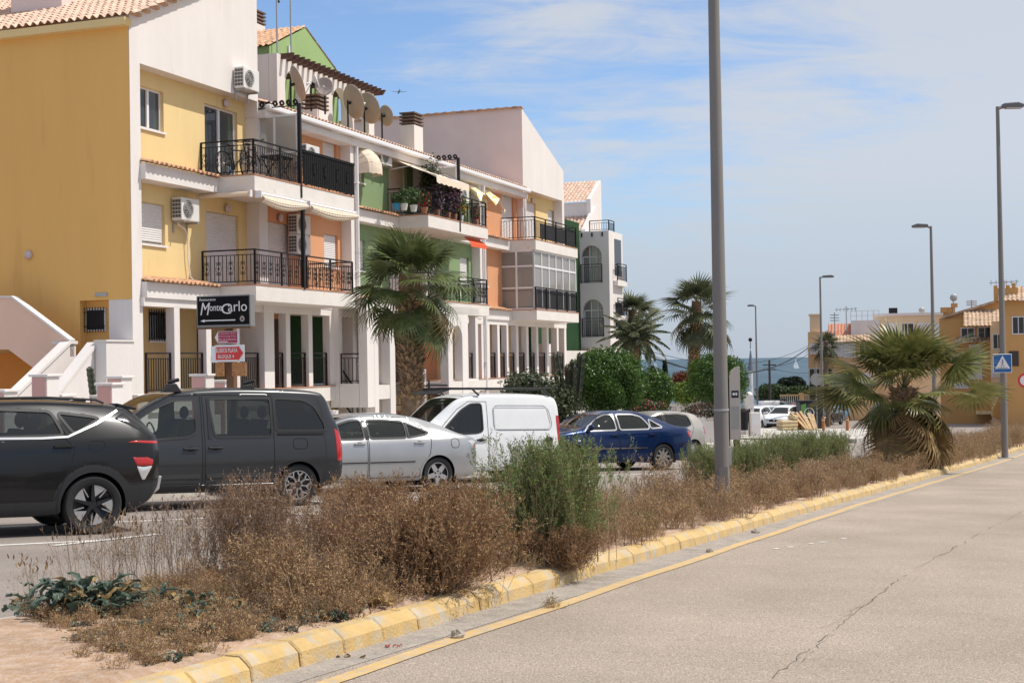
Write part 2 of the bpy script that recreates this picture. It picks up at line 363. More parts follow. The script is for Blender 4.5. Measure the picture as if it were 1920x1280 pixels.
# the sea, wind-rippled
SEA=mat('sea_water',(.022,.085,.13),.45,spec=.12)
def sea_mat():
    nt=SEA.node_tree; N=nt.nodes; L=nt.links; b=N['Principled BSDF']; tc=N.new('ShaderNodeTexCoord'); mp=N.new('ShaderNodeMapping'); mp.inputs['Scale'].default_value=(1,.55,1); L.new(tc.outputs['Object'],mp.inputs[0])
    hs=[]
    for sc_,w in ((.05,1.),(.28,.45),(1.1,.12)):
        n=N.new('ShaderNodeTexNoise'); n.inputs['Scale'].default_value=sc_; n.inputs['Detail'].default_value=5; L.new(mp.outputs[0],n.inputs['Vector'])
        mm=N.new('ShaderNodeMath'); mm.operation='MULTIPLY'; mm.inputs[1].default_value=w; L.new(n.outputs['Fac'],mm.inputs[0]); hs.append(mm.outputs[0])
    ad=N.new('ShaderNodeMath'); L.new(hs[0],ad.inputs[0]); L.new(hs[1],ad.inputs[1]); a2=N.new('ShaderNodeMath'); L.new(ad.outputs[0],a2.inputs[0]); L.new(hs[2],a2.inputs[1])
    bp=N.new('ShaderNodeBump'); bp.inputs['Distance'].default_value=2.2; bp.inputs['Strength'].default_value=1; L.new(a2.outputs[0],bp.inputs['Height']); L.new(bp.outputs[0],b.inputs['Normal'])
    mr=N.new('ShaderNodeMapRange'); mr.inputs['From Min'].default_value=.42; mr.inputs['From Max'].default_value=.62; L.new(a2.outputs[0],mr.inputs['Value'])
    n=N.new('ShaderNodeTexNoise'); n.inputs['Scale'].default_value=.006; n.inputs['Detail'].default_value=4; L.new(mp.outputs[0],n.inputs['Vector'])
    mr2=N.new('ShaderNodeMapRange'); mr2.inputs['From Min'].default_value=.35; mr2.inputs['From Max'].default_value=.65; L.new(n.outputs['Fac'],mr2.inputs['Value'])
    mx=N.new('ShaderNodeMix'); mx.data_type='RGBA'; mx.inputs['A'].default_value=(.034,.074,.105,1); mx.inputs['B'].default_value=(.062,.112,.148,1); L.new(mr2.outputs[0],mx.inputs['Factor']); L.new(mx.outputs['Result'],b.inputs['Base Color'])
sea_mat()
structure(mesh_np('sea',[(-20000,150,-9),(30000,150,-9),(40000,50000,-9),(-30000,50000,-9)],[(0,1,2,3)],SEA))
# ================================================================ APARTMENT BUILDING (local axes: x along the street front, y inwards, z up)
WHITE=mat('stucco_white',(.74,.69,.655),.9,var=.05,vscale=.8,bump=.35,bscale=22,spec=.2,col2=(.65,.58,.52),c2scale=2.6,c2lo=.60,c2hi=.86,stretch=(1.6,1.6,.3))
WHITED=mat('stucco_white_weathered',(.72,.67,.62),.9,var=.06,vscale=1.5,bump=.3,bscale=25,spec=.2,col2=(.6,.47,.36),c2scale=2.2,c2lo=.63,c2hi=.75,stretch=(1,1,1.6))
WHITE_SHADE_PINK=mat('stucco_white_pink_shade',(.80,.55,.42),.9,var=.06,vscale=.8,bump=.3,bscale=22,spec=.2)  # white parapet stucco; the pink of its shaded side is painted into the colour
WHITE_SHADE=mat('stucco_white_shade_tint',(.78,.63,.575),.9,var=.05,vscale=.8,bump=.3,bscale=22,spec=.2)  # white stucco with the warm tint of shade put into its colour
OCHRE=mat('stucco_ochre',(.78,.46,.15),.9,var=.05,vscale=.5,bump=.35,bscale=18,spec=.2,col2=(.66,.37,.12),c2scale=1.6,c2lo=.58,c2hi=.85,stretch=(1.6,1.6,.25))
YEL=mat('stucco_yellow',(.76,.575,.285),.9,var=.04,vscale=.9,bump=.3,bscale=22,spec=.2,col2=(.66,.47,.22),c2scale=2.4,c2lo=.6,c2hi=.85,stretch=(1.6,1.6,.3))
ORA=mat('stucco_orange',(.64,.32,.175),.9,var=.05,vscale=.9,bump=.3,bscale=22,spec=.2)
RUST=mat('stucco_rust',(.55,.21,.045),.9,var=.06,vscale=.9,bump=.3,bscale=22,spec=.2)
GRN=mat('stucco_green',(.225,.315,.165),.9,var=.05,vscale=.9,bump=.3,bscale=22,spec=.2)
GRNL=mat('stucco_light_green',(.31,.44,.19),.9,var=.05,vscale=.9,bump=.3,bscale=22,spec=.2)
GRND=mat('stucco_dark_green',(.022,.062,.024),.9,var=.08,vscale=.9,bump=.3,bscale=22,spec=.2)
PINK=mat('stucco_pink',(.62,.36,.32),.9,var=.05,vscale=1.5,bump=.3,bscale=25,spec=.2)
TILE=mat('roof_tile',(.64,.385,.235),.9,var=.22,vscale=5,bump=.3,bscale=40,col2=(.42,.26,.18),c2scale=3.5,c2lo=.45,c2hi=.65,spec=.15)
TILER=mat('roof_tile_old',(.66,.47,.36),.9,var=.25,vscale=5,bump=.3,bscale=40,col2=(.52,.38,.30),c2scale=3,c2lo=.45,c2hi=.65,spec=.15)
TERRA=mat('floor_tile',(.45,.22,.13),.7,var=.12,vscale=6)
IRON=mat('black_iron',(.018,.018,.02),.6,var=.2,vscale=20,spec=.25)
PVC=mat('white_pvc',(.76,.74,.74),.4,spec=.4)
SHUT=slats('roller_shutter',(.70,.67,.66),.055)
WGL=glass('window_glass',(.05,.06,.07),.75)
FROST=glass('frosted_glass',(.55,.5,.45),.62,.35)
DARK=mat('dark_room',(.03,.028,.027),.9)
WOODB=mat('brown_wood',(.10,.045,.03),.6,var=.2,vscale=8,stretch=(1,1,.2))
CREAM=mat('awning_canvas',(.73,.61,.48),.85,var=.06,vscale=3,spec=.2)
YAWN=mat('awning_canvas_yellow',(.80,.56,.14),.85,var=.1,vscale=6,spec=.2,col2=(.8,.74,.62),c2scale=7,c2lo=.45,c2hi=.5)
GALV=mat('galvanised_steel',(.42,.42,.41),.5,metal=.55,var=.1,vscale=6)
B=thing('apartment_building','long yellow, orange and green apartment building with white balconies and open ground floor porch','building',(ORG.x,ORG.y,0),FROT)
def holes_wall(mb,a0,a1,z0,z1,y,holes,d,mi=0,back=True):
    xs=sorted({a0,a1,*[h[0] for h in holes],*[h[1] for h in holes]}); zs=sorted({z0,z1,*[h[2] for h in holes],*[h[3] for h in holes]})
    xs=[q for q in xs if a0<=q<=a1]; zs=[q for q in zs if z0<=q<=z1]
    for i in range(len(xs)-1):
        for j in range(len(zs)-1):
            cx,cz=(xs[i]+xs[i+1])/2,(zs[j]+zs[j+1])/2
            if any(h[0]<cx<h[1] and h[2]<cz<h[3] for h in holes): continue
            mb.quad((xs[i],y,zs[j]),(xs[i+1],y,zs[j]),(xs[i+1],y,zs[j+1]),(xs[i],y,zs[j+1]),mi)
    for h in holes:
        p,q,r,s=h[:4]
        mb.quad((p,y,r),(p,y,s),(p,y+d,s),(p,y+d,r),mi); mb.quad((q,y,s),(q,y,r),(q,y+d,r),(q,y+d,s),mi)
        mb.quad((p,y,s),(q,y,s),(q,y+d,s),(p,y+d,s),mi); mb.quad((q,y,r),(p,y,r),(p,y+d,r),(q,y+d,r),mi)
def wall(parent,a0,a1,z0,z1,y,holes,m,d=.16,label=None):
    mb=MB(); holes_wall(mb,a0,a1,z0,z1,y,holes,d); o=mb.build('wall',m,parent)
    if label: o['label']=label
    return o
def opening(parent,h,y,kind,d=.16,name='window'):
    """joinery set in a wall opening; kind: glass / shut / half / dark / bars / cream"""
    p,q,r,s=h[:4]; fy=y+d-.07; f=MB(); t=.05
    for (x0,x1,z0,z1) in ((p,p+t,r,s),(q-t,q,r,s),(p+t,q-t,s-t,s),(p+t,q-t,r,r+t)): f.box(x0,x1,fy,fy+.06,z0,z1)
    if kind in('glass','half') : m=(p+q)/2; f.box(m-.045,m+.045,fy-.012,fy+.048,r+t,s-t)
    if name=='window': f.box(p-.05,q+.05,y-.05,y+d-.08,r-.05,r-.003)
    fo=f.build(name,PVC,parent)
    g=MB(); g.quad((p+t,fy+.03,r+t),(q-t,fy+.03,r+t),(q-t,fy+.03,s-t),(p+t,fy+.03,s-t))
    if kind in('glass','half'):
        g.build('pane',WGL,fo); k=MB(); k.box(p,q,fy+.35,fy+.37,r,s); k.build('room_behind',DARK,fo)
        c=MB()                                             # curtains inside
        for (x0,x1) in ((p+.06,p+.06+(q-p)*.3),(q-.06-(q-p)*.25,q-.06)):
            n=9
            for i in range(n):
                xa=x0+(x1-x0)*i/n; xb=x0+(x1-x0)*(i+1)/n; c.quad((xa,fy+.16+.02*(i%2),r+.06),(xb,fy+.16+.02*((i+1)%2),r+.06),(xb,fy+.16+.02*((i+1)%2),s-.06),(xa,fy+.16+.02*(i%2),s-.06))
        c.build('curtain',mat('curtain_cloth',(.6,.58,.55),.9),fo)
    if kind in('shut','half'):
        zl=r+.07 if kind=='shut' else r+(s-r)*.35
        k=MB(); k.box(p+t,q-t,fy-.02,fy+.01,zl,s-.02); k.build('shutter',SHUT,fo)
        if kind=='shut': k=MB(); k.box(p+t,q-t,fy-.025,fy+.015,r+t,zl-.003); k.build('shutter_rail',IRON,fo)
    if kind=='cream': g.build('curtain',CREAM,fo)
    if kind=='bars':
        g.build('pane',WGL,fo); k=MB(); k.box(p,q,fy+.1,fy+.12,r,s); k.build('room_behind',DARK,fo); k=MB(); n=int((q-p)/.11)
        for i in range(n+1): x=p+(q-p)*i/n; k.box(x-.009,x+.009,y-.03,y-.012,r-.03,s+.03)
        for z in (r+.05,s-.05): k.box(p-.04,q+.04,y-.045,y-.031,z,z+.02)
        k.build('window_bars',IRON,fo)
    return fo
def tiles(name,P0,U,Vv,nu,nv,parent,m,ns=7,hgt=.05,step=.014):
    P0,U,Vv=Vector(P0),Vector(U),Vector(Vv); n=U.cross(Vv).normalized(); fl=n.z<0
    if fl: n=-n
    us=np.arange(nu*ns+1)/ns; prof=np.where((us%1)<.62,np.sin(np.pi*(us%1)/.62)*hgt,-.4*hgt*np.sin(np.pi*((us%1)-.62)/.38))
    rows=[];
    for j in range(nv): rows+= [(j-.04,step),(j+1,0)]
    rows.append((nv,-.0)); V=[]
    U_,V_,n_,P_=map(np.array,(U,Vv,n,P0)); r=np.random.RandomState(nu)
    for (v,h) in rows:
        j=r.randn(len(us))*.003
        V.append(P_+us[:,None]*U_+v*V_+(prof+h+j)[:,None]*n_)
    V=np.concatenate(V); w=len(us); nr=len(rows)
    idx=np.arange(nr*w).reshape(nr,w); Fq=np.stack([idx[:-1,:-1],idx[:-1,1:],idx[1:,1:],idx[1:,:-1]],-1).reshape(-1,4)
    return mesh_np(name,V,Fq[:,::-1] if fl else Fq,m,parent=parent,smooth=False)
def ledge(parent,a0,a1,z,y):
    """white beam with a row of barrel tiles on top"""
    b=MB(); b.box(a0,a1,y,1.63,z-.42,z-.04); o=b.build('beam',WHITE,parent)
    tiles('tile_row',(a0,y-.14,z-.03),(.2,0,0),(0,.33,.075),max(1,int((a1-a0)/.2)),2,o,TILE)
def column(parent,a,y,z0,z1,w=.25,m=WHITE):
    b=MB(); b.box(a-w/2,a+w/2,y,y+w,z0,z1); return b.build('column',m,parent,bevel=.012)
def scroll(mb,c,r,ax,turns=1.4,flip=1,w=.012):
    pts=[]
    for i in range(15):
        t=i/14; a=t*turns*2*math.pi*flip; rr=r*(1-.75*t); pts.append(Vector(c)+Vector(ax)*(rr*math.cos(a))+Vector((0,0,rr*math.sin(a))))
    mb.tube(pts,w/2,4)
def railing(path,z0,z1,parent,style='plain',pitch=.115,posts=True,name='railing',m=None):
    b=MB(); h=z1-z0
    for (p,q) in zip(path[:-1],path[1:]):
        p=Vector((*p,0)); q=Vector((*q,0)); d=q-p; L=d.length; d.normalize()
        b.bar(p+Vector((0,0,z1)),q+Vector((0,0,z1)),.05,.035)
        b.bar(p+Vector((0,0,z1-.13)),q+Vector((0,0,z1-.13)),.025,.02); b.bar(p+Vector((0,0,z0+.08)),q+Vector((0,0,z0+.08)),.03,.025)
        n=max(2,int(L/pitch))
        for i in range(1,n):
            x=p+d*(L*i/n); b.bar(x+Vector((0,0,z0+.08)),x+Vector((0,0,z1-.13)),.016)
            if style=='ornate' and i%3==1:
                zc=(z0+z1)/2-.02
                for sg in (1,-1):
                    for zz in (.13,-.13): scroll(b,x+d*(.035*sg)+Vector((0,0,zc+zz)),.045,d*sg,1.2,1 if zz>0 else -1)
                    pts=[x+d*(sg*.085*math.sin(math.pi*k/6))+Vector((0,0,zc-.17+.34*k/6)) for k in range(7)]; b.tube(pts,.006,4)
                b.sphere(x+Vector((0,0,zc)),.03,6,4)
        npst=max(1,int(round(L/1.5)))
        for i in range(npst+1):
            if not posts and 0<i<npst: continue
            x=p+d*(L*i/npst); b.bar(x+Vector((0,0,z0)),x+Vector((0,0,z1+.01)),.045)
    return b.build(name,m or IRON,parent)
def balcony(parent,a0,a1,ztop,y0,yw,style,sides=(True,True),mat_=WHITED):
    b=MB(); b.box(a0,a1,y0,yw,ztop-.42,ztop-.012); o=b.build('balcony',mat_,parent,bevel=.01)
    t=MB(); t.box(a0-.015,a1+.015,y0-.015,yw,ztop-.012,ztop+.02); t.build('floor_edge',TERRA,o)
    path=[(a0+.06,y0+.06),(a1-.06,y0+.06)]
    if sides[0]: path=[(a0+.06,yw)]+path
    if sides[1]: path=path+[(a1-.06,yw)]
    if style: railing(path,ztop+.02,ztop+.92,o,style)
    return o
F0,F1,F2,EV=.87,3.6,6.45,8.62
# ---------------- near gable block (yellow)
YW,YM,YF=1.64,1.5,1.24
def gable_block(al,ar,high_right,sec):
    """white half-gable front framing a recessed yellow wall"""
    b=MB(); zl,zr=(9.9,12.65) if high_right else (12.2,10.2); pw=.42
    ia,ib=al+pw,ar-(.05 if high_right else .3)
    # front frame: pilaster, top panel
    b.prism([(al,-2.2),(ia,-2.2),(ia,8.82),(ib,8.82),(ib,-2.2 if not high_right else 8.4),(ar,-2.2 if not high_right else 8.4),(ar,zr),(al,zl)],'y',YF,YW+.25)
    o=b.build('gable_wall',WHITE,B); return o
gable_block(-3.62,2.38,True,0); gable_block(24.3,29.95,False,1)
# side walls facing the camera
sw=MB(); NB0,NB1,NZ=fa(230,600,-3.63)[0],fa(150,600,-3.63)[0],fa(200,562,-3.63)[1]; NX=-3.36
sw.quad((-3.632,NB1,-2.4),(-3.632,NB0,-2.4),(-3.632,NB0,F0),(-3.632,NB1,F0)); sw.quad((-3.632,NB1,NZ),(-3.632,1.25,NZ),(-3.632,1.25,9.84),(-3.632,NB1,9.84)); sw.quad((-3.632,13,-2.4),(-3.632,NB1,-2.4),(-3.632,NB1,9.84),(-3.632,13,9.84))
sw.quad((-3.632,NB1,F0),(-3.632,NB1,NZ),(NX,NB1,NZ),(NX,NB1,F0)); sw.quad((-3.632,NB1,NZ),(-3.632,NB0,NZ),(NX,NB0,NZ),(NX,NB1,NZ)); sw.quad((NX,NB1,F0),(NX,NB0,F0),(NX,NB0,NZ),(NX,NB1,NZ))
sw.build('wall',OCHRE,B)['label']='plain ochre side wall in shade'
sw=MB(); sw.quad((24.28,13,8.),(24.28,1.22,8.),(24.28,1.22,12.2),(24.28,13,12.2)); sw.quad((24.28,13,12.2),(24.28,1.22,12.2),(24.6,1.22,12.2),(24.6,13,12.2)); sw.build('wall',WHITE_SHADE,B)['label']='high shaded white side wall above the roof'
b=MB(); 
for i in range(60): y=1.2+i*.2; b.box(24.18,24.42,y,y+.19,12.2,12.26+.02*(i%2))
b.build('coping_tiles',TILE,B)
b=MB(); b.box(2.2,2.36,1.9,13,8.6,12.0); b.build('wall',WHITE,B)
# barred side window in the niche and the wall lamp on the side
wy0,wz0=fa(200,620,NX); wy1,wz1=fa(163,579,NX)
nw=MB(); nw.box(NX-.04,NX-.004,wy0,wy1,wz0,wz1); w=nw.build('window',PVC,B)
nw=MB(); nw.box(NX-.05,NX-.043,wy0+.04,wy1-.04,wz0+.04,wz1-.04); nw.build('pane',DARK,w); nw=MB()
for i in range(8): y=wy0+(wy1-wy0)*i/7; nw.box(NX-.12,NX-.105,y-.008,y+.008,wz0-.03,wz1+.03)
for z in (wz0+.1,wz1-.1): nw.box(NX-.135,NX-.12,wy0-.04,wy1+.04,z,z+.02)
nw.build('window_bars',IRON,w)
vy=fa(190,552,-3.64); b=MB(); b.box(-3.66,-3.634,vy[0]-.17,vy[0]+.17,vy[1]-.04,vy[1]+.04); b.build('vent_plate',GALV,B)
b=MB(); b.box(-3.625,-3.2,YW+.26,NB0,-2.2,NZ); b.build('corner_pier',WHITE,B)
# roofs
tiles('roof',(-3.78,.98,9.86),(0,.215,0),(.33,0,.149),56,19,B,TILER,7,.06,.025)
b=MB(); b.box(-3.85,-3.58,1.2,13,9.62,9.8); b.build('eave_gutter',YEL,B)
b=MB(); 
for i in range(16):
    x=-3.6+i*.38; z=9.92+i*.38*.452
    b.box(x,x+.36,YF-.1,YF+.2,z,z+.05+.02)
b.build('verge_tiles',TILE,B)
tiles('roof',(2.4,.98,8.78),(.215,0,0),(0,.33,.11),101,5,B,TILER)
tiles('roof',(24.55,1.3,12.1),(0,.215,0),(.33,0,-.12),40,16,B,TILER)
b=MB(); b.box(2.38,24.28,.86,1.02,8.58,8.74); b.build('gutter',PVC,B,bevel=.04)
b=MB(); b.box(2.38,24.28,1.02,1.5,8.36,8.58); b.box(2.4,24.28,1.5,2.6,8.6,8.75); b.build('soffit_beam',WHITE,B)
# ---------------- upper storeys, section by section
def section(a0,a1,m,y,op,lab):
    hs=[]
    for fl in (F1,F2):
        for o in op: hs.append((o[0],o[1],fl+o[2],fl+o[3]))
    wl=wall(B,a0,a1,3.2,8.9 if m is YEL else 8.58,y,hs,m,label=lab)
    k=0
    for fl in (0,1):
        for o in op:
            opening(B,hs[k],y,o[4+fl],name='window' if o[2]>.5 else 'balcony_door'); k+=1
D0,D1=.03,2.0
section(-3.3,2.4,YEL,YW,[(-2.75,-1.62,.95,1.98,'shut','glass'),(.28,1.93,D0,2.02,'shut','glass')],'yellow wall of the near end')
section(2.8,7.9,ORA,YM,[(3.05,4.55,D0,2.0,'shut','glass'),(6.7,7.62,.92,1.92,'shut','half')],'orange wall')
section(8.3,13.5,GRN,YM,[(8.6,9.55,.92,1.92,'shut','dark'),(11.45,12.95,D0,2.0,'shut','cream')],'green wall')
section(13.9,18.97,GRN,YM,[(14.2,15.6,D0,2.0,'shut','shut'),(17.75,18.65,.92,1.92,'shut','shut')],'green wall past the flower balcony')
section(19.4,24.35,ORA,YM,[(19.75,20.65,.92,1.92,'shut','shut'),(22.4,23.85,D0,2.0,'shut','shut')],'orange wall by the far gable')
section(24.6,29.7,YEL,YW,[(25.8,27.1,D0,2.0,'shut','shut'),(28.75,29.65,.92,1.92,'shut','shut')],'yellow wall of the far end')
for (a0,a1,y0) in ((2.36,2.82,1.24),(13.48,13.92,1.1),(24.36,24.62,1.24)):
    b=MB(); b.box(a0,a1,y0,1.8,3.2,8.6); b.build('party_pier',WHITE,B)
for a in (7.87,18.97):
    b=MB(); b.box(a,a+.45,1.15,1.7,-2.2,8.4); o=b.build('pillar',WHITE,B)
    b=MB(); b.tube([(a+.3,1.07,8.6),(a+.3,1.07,-1.6)],.055,8)
    for z in (1.5,4.4,7.2): b.box(a+.22,a+.38,1.02,1.15,z,z+.04)
    b.build('downpipe',PVC,B,smooth=True)
for z in (F2,F1):
    for (a0,a1) in ((-3.25,.02),(8.3,11.28),(19.42,22.22)): ledge(B,a0,a1,z,1.08)
    for (a0,a1) in ((5.77,7.87),(16.87,18.97),(27.98,29.7)): b=MB(); b.box(a0,a1,1.12,1.63,z-.42,z-.05); b.build('beam',WHITE,B)
BAL={}
for k,(a0,a1) in enumerate(((0,5.75),(11.3,16.85),(22.25,27.95))):
    for fl,z in enumerate((F1,F2)):
        st=[['ornate','ornate'],['ornate','plain'],['plain','plain']][k][fl]
        BAL[k,fl]=balcony(B,a0,a1,z,0,1.62,st)
def part(o,label=None):
    if label: o['label']=label
    return o
# black sheet on the railing of the near upper balcony
b=MB(); b.box(2.6,5.72,-.03,-.005,F2+.05,F2+.98); b.box(2.56,5.74,-.05,-.03,F2+.92,F2+.99)
for i in range(27): b.box(2.66+i*.115,2.69+i*.115,-.04,-.03,F2+.1,F2+.9)
for x in (3.2,3.85,4.6,5.25):
    for dz in (-.09,.03,.12): scroll(b,(x,-.045,F2+.5+dz),.085,(1,0,0),1.5,1 if dz>0 else -1,.02)
    b.box(x-.05,x+.05,-.06,-.04,F2+.38,F2+.64)
b.build('railing_screen',mat('black_sheet',(.016,.016,.017),.85,var=.2,vscale=5,spec=.12),BAL[0,1])
# privacy screens dividing the balconies, iron grille on top
for (a,fl,k) in ((2.5,1,0),(14.1,1,1)):
    z=F2; b=MB()
    for y in (.1,.8,1.5): b.box(a-.02,a+.02,y-.03,y+.03,z+.05,z+1.95)
    b.box(a-.02,a+.02,.1,1.5,z+1.92,z+1.98); b.box(a-.02,a+.02,.1,1.5,z+.9,z+.95); o=b.build('privacy_screen',PVC,BAL[k,1])
    g=MB(); g.box(a-.008,a+.008,.13,.77,z+.08,z+1.92); g.box(a-.008,a+.008,.83,1.47,z+.08,z+1.92); g.build('frosted_pane',FROST,o)
    b=MB(); b.box(a-.045,a+.045,-.02,.07,z-.35,z+2.25); b.bar((a,.02,z+2.2),(a,1.5,z+2.2),.025)
    for i in range(7):
        for sg in (1,-1): scroll(b,(a,.14+.21*i,z+2.3),.09,(0,sg,0),1.6,sg,.022)
    b.build('grille_post',IRON,BAL[k,1])
b=MB(); b.box(2.55,2.64,-.03,.06,F1-.02,F1+2.4); b.build('awning_post',IRON,BAL[0,0])
# glazed-in balcony (middle floor, far end)
z=F1; b=MB(); c=MB()
for (p,q,n) in (((22.3,1.6),(22.3,.12),2),((22.3,.12),(27.9,.12),6)):
    p=Vector((*p,0)); q=Vector((*q,0))
    for i in range(n+1): x=p.lerp(q,i/n); b.bar(x+Vector((0,0,z)),x+Vector((0,0,z+2.42)),.075)
    for h in (.05,.9,1.78,2.4): b.bar(p+Vector((0,0,z+h)),q+Vector((0,0,z+h)),.06,.07)
    d=(q-p)
    c.quad(p+Vector((0,0,z+.05)),q+Vector((0,0,z+.05)),q+Vector((0,0,z+2.4)),p+Vector((0,0,z+2.4)))
o=b.build('glazing_frame',PVC,BAL[2,0]); c.build('pane',glass('veranda_glass',(.38,.36,.33),.7,.05),o)
b=MB(); 
for i in range(40): 
    xa=22.4+i*.13; b.quad((xa,.32+.03*(i%2),z+.1),(xa+.13,.32+.03*((i+1)%2),z+.1),(xa+.13,.32+.03*((i+1)%2),z+2.35),(xa,.32+.03*(i%2),z+2.35))
for i in range(9):
    yy=.3+i*.14; b.quad((22.42+.03*(i%2),yy,z+.1),(22.42+.03*((i+1)%2),yy+.14,z+.1),(22.42+.03*((i+1)%2),yy+.14,z+2.35),(22.42+.03*(i%2),yy,z+2.35))
b.build('curtain',mat('veranda_curtain',(.62,.55,.47),.9),o)
# dark canvas behind the rails of the glazed and the upper far balcony
for fl,z in ((0,F1),(1,F2)):
    b=MB(); b.box(22.7 if fl==0 else 23.2,27.85,.1,.12,z+.1,z+(.86 if fl==0 else .72)); b.build('rail_canvas',mat('dark_canvas',(.05,.05,.055),.9,var=.3,vscale=6),BAL[2,fl])
# ---------------- ground floor porch
b=MB(); b.box(-3.1,8.35,1.08,4.2,F0-.45,F0-.02); b.box(13.0,29.95,1.08,4.2,F0-.45,F0-.02); b.box(6.55,8.5,.02,1.08,F0-.45,F0-.02); b.box(12.9,15.8,.02,1.08,F0-.45,F0-.02); o=b.build('porch_floor',WHITED,B)
b=MB(); b.box(-3.1,8.33,1.06,4.2,F0-.019,F0); b.box(13.02,29.9,1.06,4.2,F0-.019,F0); b.build('floor_tiles',TERRA,o)
b=MB(); b.box(-2.9,29.9,1.66,4.25,3.1,3.18); b.box(-3.3,29.7,1.14,1.5,2.98,3.19); b.build('porch_ceiling',WHITE,B)
def backwall(a0,a1,m,hs,kinds,y=3.2):
    wall(B,a0,a1,F0,3.1,y,hs,m,.14)
    for h,k in zip(hs,kinds):
        if k=='door':
            d=MB(); d.box(h[0],h[1],y+.04,y+.09,h[2],h[3]); d.box(h[0]+.12,h[1]-.12,y+.03,y+.04,h[2]+.2,h[2]+.95); d.box(h[0]+.12,h[1]-.12,y+.03,y+.04,h[2]+1.1,h[3]-.15); d.build('door',WOODB,B)
        else: opening(B,h,y,k,.14)
backwall(-2.95,2.9,YEL,[(-2.2,-1.3,F0,F0+2.05),(-.75,.35,2.2,3.),(1.5,2.3,F0,F0+2.05)],['door','bars','door'],2.75)
backwall(2.9,6.6,ORA,[(3.6,4.4,2.0,2.9),(5.4,6.3,F0,F0+2.05)],['bars','door'],2.75)
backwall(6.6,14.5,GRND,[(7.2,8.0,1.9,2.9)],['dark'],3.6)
backwall(14.5,19.4,ORA,[(15.2,16.0,F0,F0+2.05)],['door'],3.2)
backwall(19.4,29.6,YEL,[(21.2,22.2,1.9,2.95),(23.6,24.4,1.9,2.95),(26.4,27.2,1.9,2.95)],['bars','bars','bars'],3.2)
COLA=[-1.9,-.45,.95,3.73,5.07,6.42,19.72,20.84,21.9,23.05,24.3,25.6,27.0,28.4]
for a in COLA: column(B,a,YF-.1,F0,3.0)
b=MB(); b.box(2.3,2.85,1.1,1.9,F0,3.18); b.build('party_pier',WHITE,B)
# railings between the columns
ed=[-3.2]+[-1.9,-.45,.95,2.35,3.73,5.07,6.42]
for p,q in zip(ed[:-1],ed[1:]): railing([(p+.14,YF+.02),(q-.14,YF+.02)],F0,F0+.98,B,'plain',.1,True)
ed=[19.45,19.72,20.84,21.9,23.05,24.3,25.6,27.0,28.4,29.6]
for p,q in zip(ed[1:-1],ed[2:]): railing([(p+.14,YF+.02),(q-.14,YF+.02)],F0,F0+.98,B,'plain',.1,True)
# basement behind the porch edge
b=MB(); holes_wall(b,-3.2,6.6,-2.2,F0-.45,1.3,[(-2.5,-.3,-1.4,.2),(3.0,4.6,-1.6,.25),(5.1,6.4,-1.6,.25)],.5); b.build('basement_wall',WHITE,B); b=MB(); holes_wall(b,15.8,29.9,-3.,F0-.45,1.3,[(19.6,21.2,-1.6,.2),(22,23.4,-1.6,.2),(24.2,25.6,-1.6,.2)],.5); b.build('basement_wall',WHITE,B)
b=MB(); b.box(-3.5,29.8,1.85,1.9,-3.,.42); b.build('basement_back_wall',mat('basement_paint',(.52,.37,.2),.9,var=.1),B)
# entrance bays with arches on the street side
def arch_panel(parent,a0,a1,z0,z1,y,oa0,oa1,oz,t=.3,m=WHITE,name='arch'):
    """panel in the street plane with a round-headed opening from z0 up to springing oz"""
    r=(oa1-oa0)/2; c=(oa0+oa1)/2; pts=[(a0,z0),(oa0,z0),(oa0,oz)]
    pts+= [(c-r*math.cos(math.pi*k/12),oz+r*math.sin(math.pi*k/12)) for k in range(1,12)]+[(oa1,oz),(oa1,z0),(a1,z0),(a1,z1),(a0,z1)]
    mb=MB(); mb.prism(pts,'y',y,y+t,0); return mb.build(name,m,parent)
arch_panel(B,7.0,8.5,-1.6,3.2,0,7.28,8.12,2.3)
arch_panel(B,12.85,14.7,-2.0,3.2,0,13.25,14.15,2.35)
b=MB(); b.box(6.5,6.99,0,.28,.2,3.2); b.box(6.5,6.74,.95,1.24,.2,3.2); b.box(6.5,6.74,.29,.94,.2,F0+.05); b.box(6.5,8.5,0,1.24,3.2,3.5); b.box(8.2,8.5,.31,1.24,-1.6,3.19); b.build('entrance_bay',WHITE,B)
railing([(6.62,.3),(6.62,.94)],F0+.05,F0+.95,B)
b=MB(); b.box(14.71,15.8,.05,.3,-1.8,F0+.05); b.box(15.55,15.8,.05,.3,F0+.06,3.2); b.box(12.85,15.8,0,1.24,3.2,3.45); b.build('entrance_bay',WHITE,B)
railing([(14.75,.18),(15.5,.18)],F0+.06,F0+.95,B)
b=MB()
for i in range(11): b.box(9.2,12.6,.4+i*.26,3.58,-1.3+i*.195,-1.3+(i+1)*.195-.004)
b.build('entrance_steps',mat('red_step_tile',(.26,.10,.065),.6,var=.15),B)
railing([(12.3,.5),(12.3,2.6)],.0,.9,B)
b=MB(); b.box(8.6,8.75,.3,.33,-1.4,.2); b.bar((8.0,.4,-1.2),(7.6,1.6,.6),.05); b.bar((8.0,.4,-.3),(7.6,1.6,1.6),.05)
for i in range(9): t=i/8; b.bar((8.0-.4*t,.4+1.2*t,-1.2+1.8*t),(8.0-.4*t,.4+1.2*t,-.3+1.9*t),.018)
b.build('stair_rail',IRON,B)
